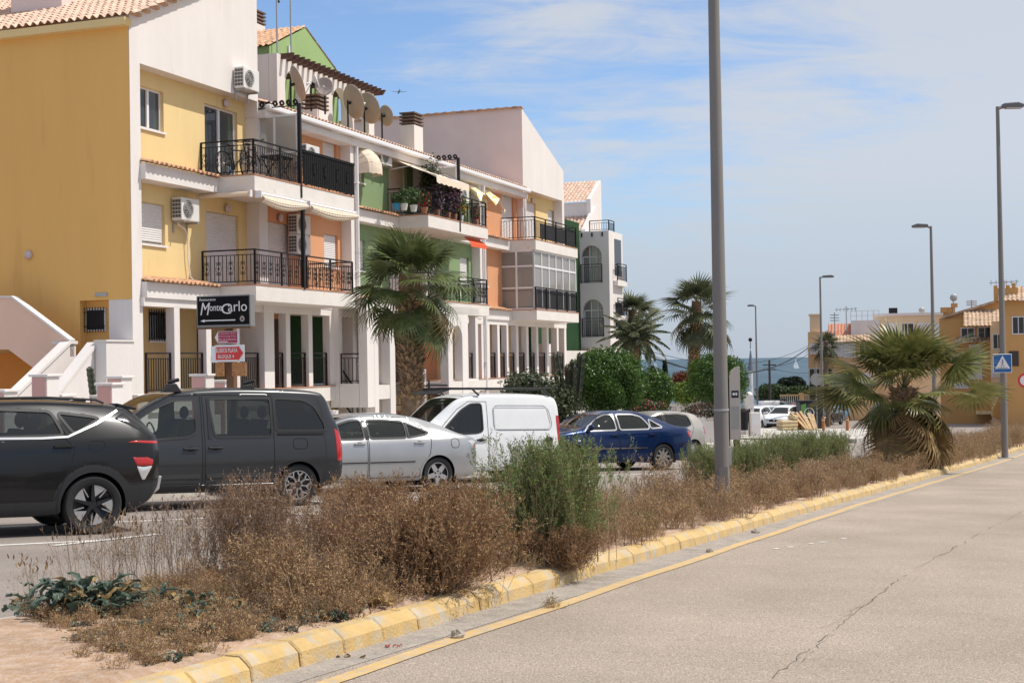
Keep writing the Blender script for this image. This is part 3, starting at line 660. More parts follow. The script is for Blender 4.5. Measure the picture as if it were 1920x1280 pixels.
# ---------------- roof terrace: white wall with arches under a row of rafters, green penthouse
y=2.6; pts=[]
RW0,RW1=5.9,12.7; b=MB(); outer=[(RW0,9.2),(RW1,9.2),(RW1,11.0),(RW0,11.0)]
n=4; span=(RW1-RW0-.5)/n; op=[]
for k in range(n):
    a0=RW0+.5+k*span; a1=a0+span-.42; op.append((a0,a1))
xs=[RW0]
zt=11.0; oz=10.15
for k,(p,q) in enumerate(op):
    c=(p+q)/2; r=(q-p)/2; left=xs[-1]; 
    nxt=op[k+1][0] if k+1<len(op) else RW1; mid=(q+nxt)/2 if k+1<len(op) else RW1
    poly=[(left,9.0),(p,9.0),(p,oz)]+[(c-r*math.cos(math.pi*j/10),oz+r*.9*math.sin(math.pi*j/10)) for j in range(1,10)]+[(q,oz),(q,9.0),(mid,9.0),(mid,zt),(left,zt)]
    b.prism(poly,'y',y,y+.28); xs.append(mid)
b.box(RW0,RW0+.28,y+.29,y+.8,9.,zt); b.box(RW0,RW0+.28,y+.81,y+2.2,10.4,zt); b.box(RW0,RW0+.28,y+2.21,y+2.6,9,zt)
o=b.build('terrace_arcade',WHITE,B)
b=MB()
for i in range(20): a=RW0+.25+i*.345; b.prism([(y-.42,zt+.03),(y-.30,zt-.13),(y+2.2,zt-.13),(y+2.2,zt+.03)],'x',a,a+.12)
b.build('rafters',WOODB,o)
b=MB(); b.box(RW0,RW1,y+.0,y+1.6,8.7,9.0); b.build('terrace_floor',WHITE,B)
b=MB(); pk,gl_,gr=10.35,7.93,12.75
b.prism([(gl_,8.8),(gr,8.8),(gr,11.75),(pk,12.85),(gl_,11.75)],'y',4.0,10); o=b.build('penthouse',GRNL,B)
tiles('roof',(gl_-.15,3.95,11.74),(0,.215,0),(.36,0,.165),28,7,o,TILE); tiles('roof',(gr+.15,10,11.74),(0,-.215,0),(-.36,0,.165),28,7,o,TILE)
b=MB(); b.box(9.1,9.3,3.93,3.995,11.75,12.0); b.build('meter_box',PVC,o)
# chimneys
def chimney(a,y,z0,z1,w,d,parent,capm=None,lou=True):
    b=MB(); b.box(a,a+w,y,y+d,z0,z1-.5); o=b.build('chimney',WHITE,parent); c=MB()
    for i in range(4): c.box(a-.03,a+w+.03,y-.03,y+d+.03,z1-.46+i*.125,z1-.46+i*.125+.055)
    c.box(a+.06,a+w-.06,y+.06,y+d-.06,z1-.5,z1-.06); c.build('chimney_louvre',mat('chimney_louvre_brown',(.15,.10,.075),.8,var=.2,vscale=9),o)
ca=fb(785,260,2.3)[0]; chimney(ca-.4,2.3,8.8,10.75,.8,.55,B); ca=fb(606,200,1.7)[0]; chimney(ca-.4,1.7,8.8,fb(606,178,1.7)[1],.7,.5,B); cq=fb(489,50,6.2); chimney(cq[0]-.3,6.2,11.2,fb(489,20,6.2)[1],.6,.5,B)
b=MB(); b.box(-1.6,-.4,4.7,6.3,10,12.7); b.build('chimney',WHITE_SHADE,B)['label']='broad plain chimney on the near roof'
# ================================================================ CARS (local: x forward from the rear axle, y to the left, z up)
def pchip(pts):
    x=np.array([p[0] for p in pts],float); y=np.array([p[1] for p in pts],float); h=np.diff(x); d=np.diff(y)/h; m=np.zeros_like(x)
    for i in range(1,len(x)-1):
        if d[i-1]*d[i]>0: w1=2*h[i]+h[i-1]; w2=h[i]+2*h[i-1]; m[i]=(w1+w2)/(w1/d[i-1]+w2/d[i])
    m[0]=d[0]; m[-1]=d[-1]
    def f(q):
        q=np.clip(np.asarray(q,float),x[0],x[-1]); i=np.clip(np.searchsorted(x,q)-1,0,len(h)-1); t=(q-x[i])/h[i]
        return (2*t**3-3*t**2+1)*y[i]+(t**3-2*t**2+t)*h[i]*m[i]+(-2*t**3+3*t**2)*y[i+1]+(t**3-t**2)*h[i]*m[i+1]
    return f
def chaikin(p,n=1,rad=.07):
    """round the corners of an outline"""
    if not n: return p
    q=[]; M=len(p)
    for i in range(M):
        c=np.array(p[i]); u=np.array(p[i-1])-c; v=np.array(p[(i+1)%M])-c; lu,lv=np.hypot(*u),np.hypot(*v); r=min(rad*(2 if n>1 else 1),.42*lu,.42*lv); A=c+u/lu*r; Bq=c+v/lv*r
        q+= [tuple((1-t)**2*A+2*t*(1-t)*c+t*t*Bq) for t in (0,.25,.5,.75,1)]
    return q
def inpoly(P,poly):
    x,y=P[:,0],P[:,1]; r=np.zeros(len(P),bool); n=len(poly)
    for i in range(n):
        x1,y1=poly[i]; x2,y2=poly[(i+1)%n]
        if y1==y2: continue
        c=((y1>y)!=(y2>y))&(x<(x2-x1)*(y-y1)/(y2-y1)+x1); r^=c
    return r
RUBBER=mat('tyre_rubber',(.018,.018,.018),.85,var=.15,vscale=20)
ALLOY=mat('alloy_silver',(.62,.62,.62),.28,metal=.85)
ALLOYD=mat('alloy_black',(.02,.02,.022),.35,metal=.3)
BLK=mat('car_black_plastic',(.014,.014,.015),.6,var=.1,vscale=10)
GLOSSB=mat('car_gloss_black',(.012,.012,.013),.12,coat=.5)
CGL=glass('car_glass',(.012,.016,.017),.62,.02)
CGLD=glass('car_glass_dark',(.010,.012,.013),.9,.02)
CGLC=glass('car_glass_clear',(.02,.03,.028),.34,.02)
REDL=mat('tail_lamp_red',(.42,.012,.015),.15,coat=.6)
CLRL=mat('lamp_clear',(.62,.62,.62),.12,coat=.6,metal=.4)
AMB=mat('lamp_amber',(.7,.25,.03),.15,coat=.5)
CHROME=mat('chrome',(.75,.75,.76),.12,metal=1)
SEAT=mat('seat_cloth',(.03,.03,.032),.9)
PLATE=mat('plate_white',(.75,.75,.72),.4)
PANELG=mat('panel_gap',(.006,.006,.006),.9)
UNDER=mat('car_underbody',(.010,.010,.010),.9)
def paint(name,col,metal=.35,rough=.32,coat=.45): return mat('paint_'+name,col,rough,metal=metal,coat=coat,var=.05,vscale=2.5,spec=.3)
def wheel(parent,x,y,r,kind,side,w=.2):
    wo=bpy.data.objects.new('wheel',None); link(wo,parent); wo.location=(x,y,r); wo.empty_display_size=.1; wo.rotation_euler=(0,RNG.uniform(0,6.28),0)
    rr=r*.68 if kind!='turbine' else r*.72; s=side
    b=MB(); prof=[(rr*.98,-w/2),(r*.93,-w/2),(r*.985,-w/2+.025),(r,-w/2+.05),(r,w/2-.05),(r*.985,w/2-.025),(r*.93,w/2),(rr+.012,w/2-.004),(rr,w/2-.012)]
    b.lathe(prof,n=40,ax='y')
    for k in range(60):
        t=2*math.pi*k/60; c_,s_=math.cos(t),math.sin(t); p=Vector((r*1.0*c_,-w/2+.06,r*s_)); q=Vector((r*c_,w/2-.06,r*s_)); b.bar(p,q,.012,.006)
    b.build('tyre',RUBBER,wo,smooth=True)
    b=MB(); f=s*(w/2-.02)
    b.lathe([(rr,s*(-w/2+.02)),(rr,f),(rr-.015,f),(rr-.022,f-s*.05),(rr*.55,f-s*.09),(.03,f-s*.09)],n=36,ax='y',mi=1)
    b.lathe([(.001,f-s*.012),(.05,f-s*.014),(.062,f-s*.05)],n=18,ax='y',mi=2 if kind in('turbine','petal') else 0)
    b.lathe([(rr-.014,f+s*.003),(rr,f+s*.003),(rr,f-s*.03)],n=36,ax='y',mi=0 if kind!='turbine' else 2)
    def blade(t,pts,mi,y0,y1):
        c_,s_=math.cos(t),math.sin(t); P=[(a*c_-bb*s_,a*s_+bb*c_) for a,bb in pts]; b.prism(P,'y',y0,y1,mi)
    n={'turbine':5,'petal':8,'five':5,'nine':9,'steel':12}[kind]
    for k in range(n):
        t=2*math.pi*k/n
        if kind=='five': blade(t,[(.03,.05),(rr-.01,.038),(rr-.01,-.038),(.03,-.05)],0,f-s*.045,f-s*.006)
        elif kind=='nine': blade(t,[(.04,.03),(rr-.01,.024),(rr-.01,-.024),(.04,-.03)],0,f-s*.04,f-s*.006)
        elif kind=='steel': blade(t,[(.05,.02),(rr-.03,.03),(rr-.03,-.03),(.05,-.02)],0,f-s*.05,f-s*.02)
        elif kind=='petal':
            for (u,v) in (((.05,.012),(rr*.55,.055)),((rr*.55,.055),(rr-.01,.03)),((.05,-.012),(rr*.55,-.055)),((rr*.55,-.055),(rr-.01,-.03))):
                d=Vector((v[0]-u[0],v[1]-u[1])).normalized(); nx,ny=-d.y*.010,d.x*.010
                blade(t,[(u[0]+nx,u[1]+ny),(u[0]-nx,u[1]-ny),(v[0]-nx,v[1]-ny),(v[0]+nx,v[1]+ny)],0,f-s*.03,f-s*.004)
        else:
            blade(t,[(rr*.40,.005),(rr*.95,-.03),(rr*.90,.135),(rr*.62,.06)],0,f-s*.03,f-s*.004)
            blade(t,[(.05,.02),(rr*.98,-.02),(rr*.98,-.055),(.05,-.03)],2,f-s*.04,f-s*.008)
            blade(t+.55,[(rr*.45,.006),(rr*.97,.008),(rr*.97,-.006),(rr*.45,-.006)],0,f-s*.03,f-s*.004)
    b.build('rim',[ALLOY,ALLOYD,ALLOYD],wo,smooth=True,ang=30)
    return wo
def make_car(name,label,cat,sp,group=None):
    root=thing(name,label,cat,group=group); P=sp['paint']; L0,L1=sp['x']
    top,belt,bot,Wf,Wt=[pchip(sp[k]) for k in('top','belt','bot','w','wt')]
    def section(x):
        T,Bz,b0,W_,wt=[np.asarray(f(x)) for f in(top,belt,bot,Wf,Wt)]; g=np.maximum(T-Bz,.02); q=np.clip(g/.35,0,1); wt=W_-.04+(np.minimum(wt,W_-.03)-(W_-.04))*q
        h=Bz-b0; bul=sp.get('bulge',.03)
        ys=[0*x,W_*.7,W_-.07,W_-.025,W_-.006,W_,W_-.012,W_-.012-bul,(W_-.012-bul)*.45+wt*.55+.012*q,wt,wt-.03-.03*q,wt*.62,wt*.3,0*x]
        zs=[b0,b0,b0+.015,b0+.09,b0+.3*h,b0+.58*h,b0+.85*h,Bz,Bz+.52*g,T-.055*q-.004,T-.018*q,T+.004,T+.012,T+.015]
        return np.stack(ys,-1),np.stack(zs,-1)
    sub=[1,1,3,7,9,9,6,11,11,2,3,2,2]; ts=[]
    for i,n in enumerate(sub): ts+= [i+k/n for k in range(n)]
    ts.append(13); ts=np.array(ts); i0=np.minimum(ts.astype(int),12); fr=ts-i0
    def cat(A):   # catmull-rom across the section
        a=A[...,np.maximum(i0-1,0)];b=A[...,i0];c=A[...,i0+1];d=A[...,np.minimum(i0+2,13)]
        sm=.5*(2*b+(c-a)*fr+(2*a-5*b+4*c-d)*fr**2+(3*b-a-3*c+d)*fr**3); li=b+(c-b)*fr
        return np.where((i0>=2)&(i0<=10),.75*sm+.25*li,li)
    step=sp.get('step',.025); nx=int((L1-L0)/step); xs=np.linspace(L0,L1,nx+1); e=.012; xs=np.concatenate([[L0],[L0+e],xs[1:-1],[L1-e],[L1]])
    ys,zs=section(xs); Y=cat(ys); Z=cat(zs); nS=Y.shape[1]; X=np.repeat(xs[:,None],nS,1)
    side=(ts>=2.3)&(ts<=9.3); jj=np.where(side)[0]
    def ysurf(x,z):
        yy,zz=section(np.atleast_1d(x)); yy=cat(yy)[:,jj]; zz=cat(zz)[:,jj]
        return np.array([np.interp(zq,zr,yr) for zq,zr,yr in zip(np.atleast_1d(z),zz,yy)])
    OV=('tail_lamp','tail_lamp_red','light_bar','rear_glass_edge','slide_rail','repeater','fuel_cap')
    over=[(n,chaikin(p,k if n!='fuel_cap' else 2,.03 if n!='fuel_cap' else .1),m) for (n,p,k,m,par) in sp['polys'] if n in OV]
    flaps=[chaikin(p,k) for (n,p,k,m,par) in sp['polys'] if n in('fuel_flap','cargo_panel')]
    polys=[(n,chaikin(p,k),m,par) for (n,p,k,m,par) in sp['polys'] if n not in OV and n not in('fuel_flap','cargo_panel')]
    arch=[]
    for ax in (0,sp['wb']):
        ra=sp['r']+sp.get('archgap',.055); arch.append([(ax+ra*math.cos(t),sp['r']+ra*math.sin(t)) for t in np.linspace(0,2*math.pi,41)[:-1]])
    allp=[p for (_,p,_,_) in polys]+arch
    # snap grid points to region borders
    A=np.array([p[i] for p in allp for i in range(len(p))]); Bp=np.array([p[(i+1)%len(p)] for p in allp for i in range(len(p))])
    Q=np.stack([X[:,jj].ravel(),Z[:,jj].ravel()],-1); best=np.full(len(Q),9.); bp=Q.copy(); D=Bp-A; DD=(D**2).sum(1)+1e-12
    for k in range(len(A)):
        t=np.clip(((Q-A[k])@D[k])/DD[k],0,1); c=A[k]+t[:,None]*D[k]; d=np.hypot(*(Q-c).T); u=d<best; best[u]=d[u]; bp[u]=c[u]
    rows=np.repeat(np.arange(len(xs)),len(jj)); mv=(best<.0135)&(rows>1)&(rows<len(xs)-2)
    Q2=np.where(mv[:,None],bp,Q); yn=ysurf(Q2[mv][:,0],Q2[mv][:,1]) if mv.any() else []
    Xs=X[:,jj].ravel(); Zs=Z[:,jj].ravel(); Ys=Y[:,jj].ravel(); Xs[mv]=Q2[mv,0]; Zs[mv]=Q2[mv,1]; Ys[mv]=yn
    X[:,jj]=Xs.reshape(len(xs),-1); Z[:,jj]=Zs.reshape(len(xs),-1); Y[:,jj]=Ys.reshape(len(xs),-1)
    N=len(xs); 
    VL=np.stack([X,Y,Z],-1).reshape(-1,3); VR=VL*np.array([1,-1,1]); V=np.concatenate([VL,VR]); off=N*nS
    I=np.arange(N*nS).reshape(N,nS); FL=np.stack([I[:-1,:-1],I[:-1,1:],I[1:,1:],I[1:,:-1]],-1).reshape(-1,4); FR=FL[:,::-1]+off
    jf=np.tile(np.arange(nS-1),N-1); tf=ts[jf]; C=V[FL].mean(1); xz=C[:,[0,2]]
    isside=(tf>=2.2)&(tf<9.3); reg=np.full(len(FL),-1)
    for k,(n,p,m,par) in enumerate(polys): u=isside&(reg==-1)&inpoly(xz,p); reg[u]=k
    for p in arch: reg[(tf>=1)&(tf<7)&inpoly(xz,p)]=-9
    tg=[]                                                            # windscreen and rear glass, on the top of the section
    for k,(n,x0,x1,t0,m) in enumerate(sp['topglass']): u=(tf>=t0)&(C[:,0]>x0)&(C[:,0]<x1)&(reg==-1); reg[u]=100+k; tg.append((n,m))
    reg[tf<2]=np.where(reg[tf<2]==-9,-9,-5)
    def sub_mesh(nm,faces,m,par,smooth=True):
        if not len(faces): return None
        u,inv=np.unique(faces,return_inverse=True); return mesh_np(nm,V[u],inv.reshape(-1,faces.shape[1]),m,parent=par,smooth=smooth)
    body=[np.concatenate([FL[reg==-1],FR[reg==-1]])]
    ob=sub_mesh('body',body[0],P,root)
    # closed nose and tail
    cb=MB()
    for r_ in (0,N-1):
        ring=[tuple(V[r_*nS+j]) for j in range(2,nS)]+[tuple(V[off+r_*nS+j]) for j in range(nS-2,1,-1)]; cb.add(ring,[tuple(range(len(ring)))] if r_ else [tuple(range(len(ring)))[::-1]])
    cb.build('end_panel',P,ob)
    sub_mesh('underbody',np.concatenate([FL[reg==-5],FR[reg==-5]]),UNDER,root)
    doors={}
    for sgn,FF in ((1,FL),(-1,FR)):
        for k,(n,p,m,par) in enumerate(polys):
            if not (reg==k).any(): continue
            o=sub_mesh(n,FF[reg==k],m or P,root)
            if n=='door': doors[(sgn,len([q for q in doors if q[0]==sgn]))]=o
            if n in('window','quarter_window'): o.location.y-=.006*sgn
    for k,(n,m) in enumerate(tg): sub_mesh(n,np.concatenate([FL[reg==100+k],FR[reg==100+k]]),m,root)
    # ribbons lying on the skin: window surrounds, door gaps, mouldings
    def onskin(poly,w,nm,m,par,closed=True,lift=.004,sides=(1,-1),dens=.03):
        pts=[];n=len(poly)
        for i in range(n if closed else n-1):
            a=np.array(poly[i]);b=np.array(poly[(i+1)%n]); k=max(1,int(np.hypot(*(b-a))/dens)); pts+= [tuple(a+(b-a)*j/k) for j in range(k)]
        if not closed: pts.append(tuple(poly[-1]))
        pts=np.array(pts); M=len(pts); 
        nxt=np.roll(pts,-1,0); prv=np.roll(pts,1,0)
        if not closed: nxt[-1]=pts[-1]; prv[0]=pts[0]
        d=nxt-prv; d/=np.maximum(np.hypot(d[:,0],d[:,1]),1e-6)[:,None]; nn=np.stack([-d[:,1],d[:,0]],-1)*w/2
        a=pts+nn;b=pts-nn; ya=ysurf(a[:,0],a[:,1])+lift; yb=ysurf(b[:,0],b[:,1])+lift; ym=ysurf(pts[:,0],pts[:,1])+lift
        for s in sides:
            Vv=[]; 
            for i in range(M): Vv+= [(a[i,0],s*ya[i],a[i,1]),(pts[i,0],s*ym[i],pts[i,1]),(b[i,0],s*yb[i],b[i,1])]
            Ff=[]
            for i in range(M if closed else M-1):
                j=(i+1)%M
                for k in (0,1):
                    q=(3*i+k,3*i+k+1,3*j+k+1,3*j+k); Ff.append(q if s>0 else q[::-1])
            mesh_np(nm,Vv,Ff,m,parent=par,smooth=True)
    for k,(n,p,m,par) in enumerate(polys):
        if n in('window','quarter_window') and sp.get('surround',True): onskin(p,.034,'window_seal',sp.get('sealmat',BLK),root,lift=.0075)
        if n=='door': onskin(p,.010,'door_gap',PANELG,root,lift=.0035)
    for p in flaps: onskin(p,.009,'panel_gap',PANELG,root,lift=.0035)
    for (n,p,m) in over:
        pa=np.array(p); x0,x1=pa[:,0].min()+1e-4,pa[:,0].max()-1e-4; xs_=np.linspace(x0,x1,22); lo=[];hi=[]
        for x in xs_:
            zz=[]
            for i in range(len(pa)):
                (xa,za),(xb,zb)=pa[i],pa[(i+1)%len(pa)]
                if (xa-x)*(xb-x)<=0 and xa!=xb: zz.append(za+(zb-za)*(x-xa)/(xb-xa))
            lo.append(min(zz));hi.append(max(zz))
        lo,hi=np.array(lo),np.array(hi); K=7; XX=np.repeat(xs_[:,None],K,1); ZZ=lo[:,None]+(hi-lo)[:,None]*np.linspace(0,1,K)[None]; YY=ysurf(XX.ravel(),ZZ.ravel()).reshape(XX.shape)+.007
        YY[0]-=.012;YY[-1]-=.012;YY[:,0]-=.01;YY[:,-1]-=.01
        for s_ in (1,-1):
            idx=np.arange(22*K).reshape(22,K); Fo=np.stack([idx[:-1,:-1],idx[:-1,1:],idx[1:,1:],idx[1:,:-1]],-1).reshape(-1,4); mesh_np(n,np.stack([XX,YY*s_,ZZ],-1).reshape(-1,3),Fo if s_>0 else Fo[:,::-1],m,parent=root,smooth=True)
    for p,w,m,nm,cl in sp.get('lines',[]): onskin(p,w,nm,m,root,closed=cl,lift=.009)
    for ax in (0,sp['wb']):
        ra=sp['r']+sp.get('archgap',.055); zb=float(bot(ax))+.05-sp['r']; ta=math.asin(max(-.9,min(.9,zb/ra))); n_=36
        onskin([(ax+ra*math.cos(t),sp['r']+ra*math.sin(t)) for t in np.linspace(ta,math.pi-ta,n_)],.036,'arch_lip',sp.get('archmat',P),root,closed=False,lift=.006)
    # wheel wells
    for ax in (0,sp['wb']):
        ra=sp['r']+.075
        for s in (1,-1):
            b=MB(); y1=s*(float(Wf(ax))-.035); y0=s*.35; vs=[];n=18
            for k in range(n+1):
                t=-.35+ (math.pi+.7)*k/n; vs+= [(ax+ra*math.cos(t),y0,sp['r']+ra*math.sin(t)),(ax+ra*math.cos(t),y1,sp['r']+ra*math.sin(t))]
            b.add(vs,[(2*k,2*k+1,2*k+3,2*k+2) for k in range(n)]); b.add([(ax+ra*math.cos(-.35+(math.pi+.7)*k/n),y0,sp['r']+ra*math.sin(-.35+(math.pi+.7)*k/n)) for k in range(n+1)],[tuple(range(n+1))]); b.build('wheel_well',UNDER,root)
    tw=sp['tw']/2
    for ax in (0,sp['wb']):
        for s in (1,-1): wheel(root,ax,s*(tw),sp['r'],sp['rim'],s)
    # handles, mirrors, lamps, plates, seats
    for (hx,hz,i) in sp.get('handles',[]):
        for s in (1,-1):
            yv=float(ysurf(hx,hz)[0]); h=MB(); h.box(hx-.11,hx+.11,s*(yv+.012),s*(yv+.035),hz-.016,hz+.016); h.box(hx-.105,hx-.06,s*(yv-.01),s*(yv+.012),hz-.014,hz+.014); h.box(hx+.06,hx+.105,s*(yv-.01),s*(yv+.012),hz-.014,hz+.014)
            par=doors.get((s,i),root); h.build('handle',sp.get('handlemat',P),par,bevel=.008)
            h=MB(); h.sphere((hx,s*(yv+.0),hz-.004),(.075,.006,.036),14,8); h.build('handle_recess',PANELG,par,smooth=True)
    mx,mz=sp['mirror']
    for s in (1,-1):
        yv=float(ysurf(mx,mz)[0]); h=MB(); h.sphere((mx,s*(yv+.13),mz+.03),(.06,.11,.075),14,10); h.box(mx-.03,mx+.03,s*(yv-.02),s*(yv+.08),mz-.05,mz-.01); h.build('mirror',sp.get('mirrormat',P),root,smooth=True)
    fx=L1; wf=float(Wf(L1-.02)); hz=sp.get('lampz',.68)
    for s in (1,-1):
        h=MB(); h.sphere((fx-.10,s*(wf-.09),hz),(.15,.15,.075),14,10); h.build('headlight',CLRL,root,smooth=True)
    h=MB(); h.box(fx-.02,fx+.012,-.32,.32,hz-.13,hz+.02); h.box(fx-.02,fx+.012,-.5,.5,.28,.42); h.build('grille',BLK,root,bevel=.02)
    h=MB(); h.sphere((fx+.015,0,hz-.04),(.015,.06,.05),12,8); h.build('badge',CHROME,root)
    for (xx,sg,zz) in ((fx+.014,1,.47),(L0-.006,-1,sp.get('platez',.8))): h=MB(); h.box(xx-.005,xx+.005,-.26,.26,zz-.055,zz+.055); h.build('number_plate',PLATE,root)
    h=MB()
    for (sx) in sp.get('seats',(.75,1.65)):
        for sy in (-.36,.36):
            zb=sp['seatz']; h.prism([(sx-.05,zb),(sx+.45,zb),(sx+.45,zb+.13),(sx+.08,zb+.15),(sx-.12,zb+.62),(sx-.22,zb+.6)],'y',sy-.23,sy+.23); h.sphere((sx-.2,sy,zb+.72),(.06,.13,.1),10,8)
    h.box(sp['dash']-.25,sp['dash']+.1,-.6,.6,sp['seatz']+.1,sp['seatz']+.42); h.tube([(sp['dash']-.33+.0*0+.03*math.sin(k/12*6.283),.36+.18*math.cos(k/12*6.283),sp['seatz']+.4+.17*math.sin(k/12*6.283)) for k in range(13)],.014,6)
    h.box(.1,sp['wb']-.3,-.62,.62,float(bot(.8))+.05,sp['seatz']-.02)
    h.build('seats',SEAT,root,bevel=.03)
    root['_l0']=L0
    return root,ysurf,doors
def place_car(o,px,py,sp,scale=1.04,rot=0.,push=0.):
    """near (left) rear tyre touches the ground under this pixel"""
    g=gp(px,py); ph=PHI+R(rot); f=Vector((-math.sin(ph),-math.cos(ph),0)); l=Vector((-f.y,f.x,0)); pos=g-l*(sp['tw']/2+.1)*scale+f*push
    n=Vector((.039*sdir.x,.039*sdir.y,1)).normalized(); x=(f-n*f.dot(n)).normalized(); y=n.cross(x); pos.z=gz(pos.x,pos.y)
    o.matrix_world=Matrix.Translation(pos)@Matrix((x,y,n)).transposed().to_4x4()@Matrix.Scale(scale,4)
# ---- dark grey crossover
KON=dict(paint=paint('graphite',(.010,.0105,.0115),.25,.25),x=(-.835,3.52),wb=2.66,r=.345,tw=1.60,rim='turbine',archgap=.06,archmat=BLK,
 top=[(-.835,1.10),(-.78,1.17),(-.52,1.475),(-.45,1.512),(0,1.553),(.6,1.575),(1.2,1.56),(1.62,1.49),(2.5,1.05),(3.0,.98),(3.4,.88),(3.52,.80)],
 belt=[(-.835,1.05),(-.5,1.12),(.2,1.11),(1.2,1.06),(2.3,1.0),(3.0,.92),(3.52,.74)],
 bot=[(-.835,.50),(-.7,.36),(-.5,.26),(0,.22),(2.6,.22),(3.2,.24),(3.52,.32)],
 w=[(-.835,.74),(-.72,.84),(-.5,.885),(0,.905),(1.4,.905),(2.7,.905),(3.2,.86),(3.42,.76),(3.52,.62)],
 wt=[(-.835,.62),(0,.63),(1.2,.64),(2.5,.6),(3.52,.5)],
 polys=[('window',[(.47,1.45),(.34,1.165),(1.15,1.15),(1.22,1.475)],1,CGL,0),('window',[(1.32,1.47),(1.30,1.145),(2.2,1.10),(1.75,1.4)],1,CGL,0),
  ('quarter_window',[(.40,1.435),(-.02,1.385),(-.10,1.36),(.22,1.175)],1,CGLD,0),
  ('rear_glass_edge',[(-.28,1.36),(-.42,1.45),(-.82,1.14),(-.72,1.13)],0,GLOSSB,0),
  ('light_bar',[(-.40,1.075),(-.50,1.10),(-.83,1.09),(-.83,1.05)],0,REDL,0),
  ('tail_lamp',[(-.46,.90),(-.66,.90),(-.74,.86),(-.72,.79),(-.52,.79)],0,REDL,0),('tail_lamp',[(-.515,.79),(-.72,.79),(-.62,.62),(-.585,.62)],0,CLRL,0),
  ('rear_bumper',[(-.40,.60),(-.84,.62),(-.84,.2),(-.3,.2)],0,BLK,0),
  ('fuel_flap',[(.06,.98),(-.12,.99),(-.13,1.10),(.05,1.10)],2,None,0),
  ('wheel_arch_cladding',[(.475*math.cos(t_),.345+.475*math.sin(t_)) for t_ in np.linspace(-.55,3.7,30)],0,BLK,0),
  ('sill_cladding',[(.3,.18),(.3,.40),(2.4,.40),(2.4,.18)],0,BLK,0),
  ('door',[(.33,1.13),(.22,1.02),(.25,.88),(.45,.42),(1.24,.42),(1.30,1.12)],0,None,0),('door',[(1.31,1.12),(1.25,.42),(2.25,.42),(2.3,1.06)],0,None,0)],
 topglass=[('rear_window',-.80,-.53,10.2,CGLD),('windscreen',1.68,2.45,10.2,CGL)],
 lines=[([(1.3,1.135),(.6,1.135),(.3,1.15),(-.05,1.30),(-.34,1.46)],.026,ALLOY,'bright_trim',False),([(.36,1.30),(.30,1.16)],.03,GLOSSB,'pillar_trim',False),([(-.46,.60),(-.82,.63)],.012,PANELG,'panel_gap',False)],
 handles=[(.36,1.035,0),(1.42,1.02,1)],mirror=(2.05,1.12),seatz=.62,dash=2.2,platez=.86)
KON['mirrormat']=GLOSSB
suv,ys_,_=make_car('suv','dark grey crossover with black and silver wheels, nearest of the row of parked cars','car',KON)
b=MB(); b.prism([(-.38,1.50),(-.60,1.465),(-.60,1.49),(-.36,1.545)],'y',-.58,.58); b.build('spoiler',KON['paint'],suv,bevel=.006)
b=MB(); b.prism([(.12,1.56),(-.14,1.552),(-.16,1.60),(-.12,1.615)],'y',-.02,.02); b.build('aerial_fin',GLOSSB,suv,bevel=.008)
b=MB()
for s in(1,-1): b.tube([(-.2,s*.56,1.545),(-.1,s*.575,1.585),(.5,s*.59,1.61),(1.2,s*.58,1.595),(1.4,s*.57,1.55)],.014,8)
b.build('roof_rail',BLK,suv,smooth=True)
b=MB(); b.prism([(-.70,.38),(-.86,.50),(-.89,.66),(-.85,.66),(-.80,.5),(-.62,.36)],'y',-.70,.70); b.build('skid_plate',ALLOY,suv,bevel=.01)
place_car(suv,175,1002,KON,1.045)
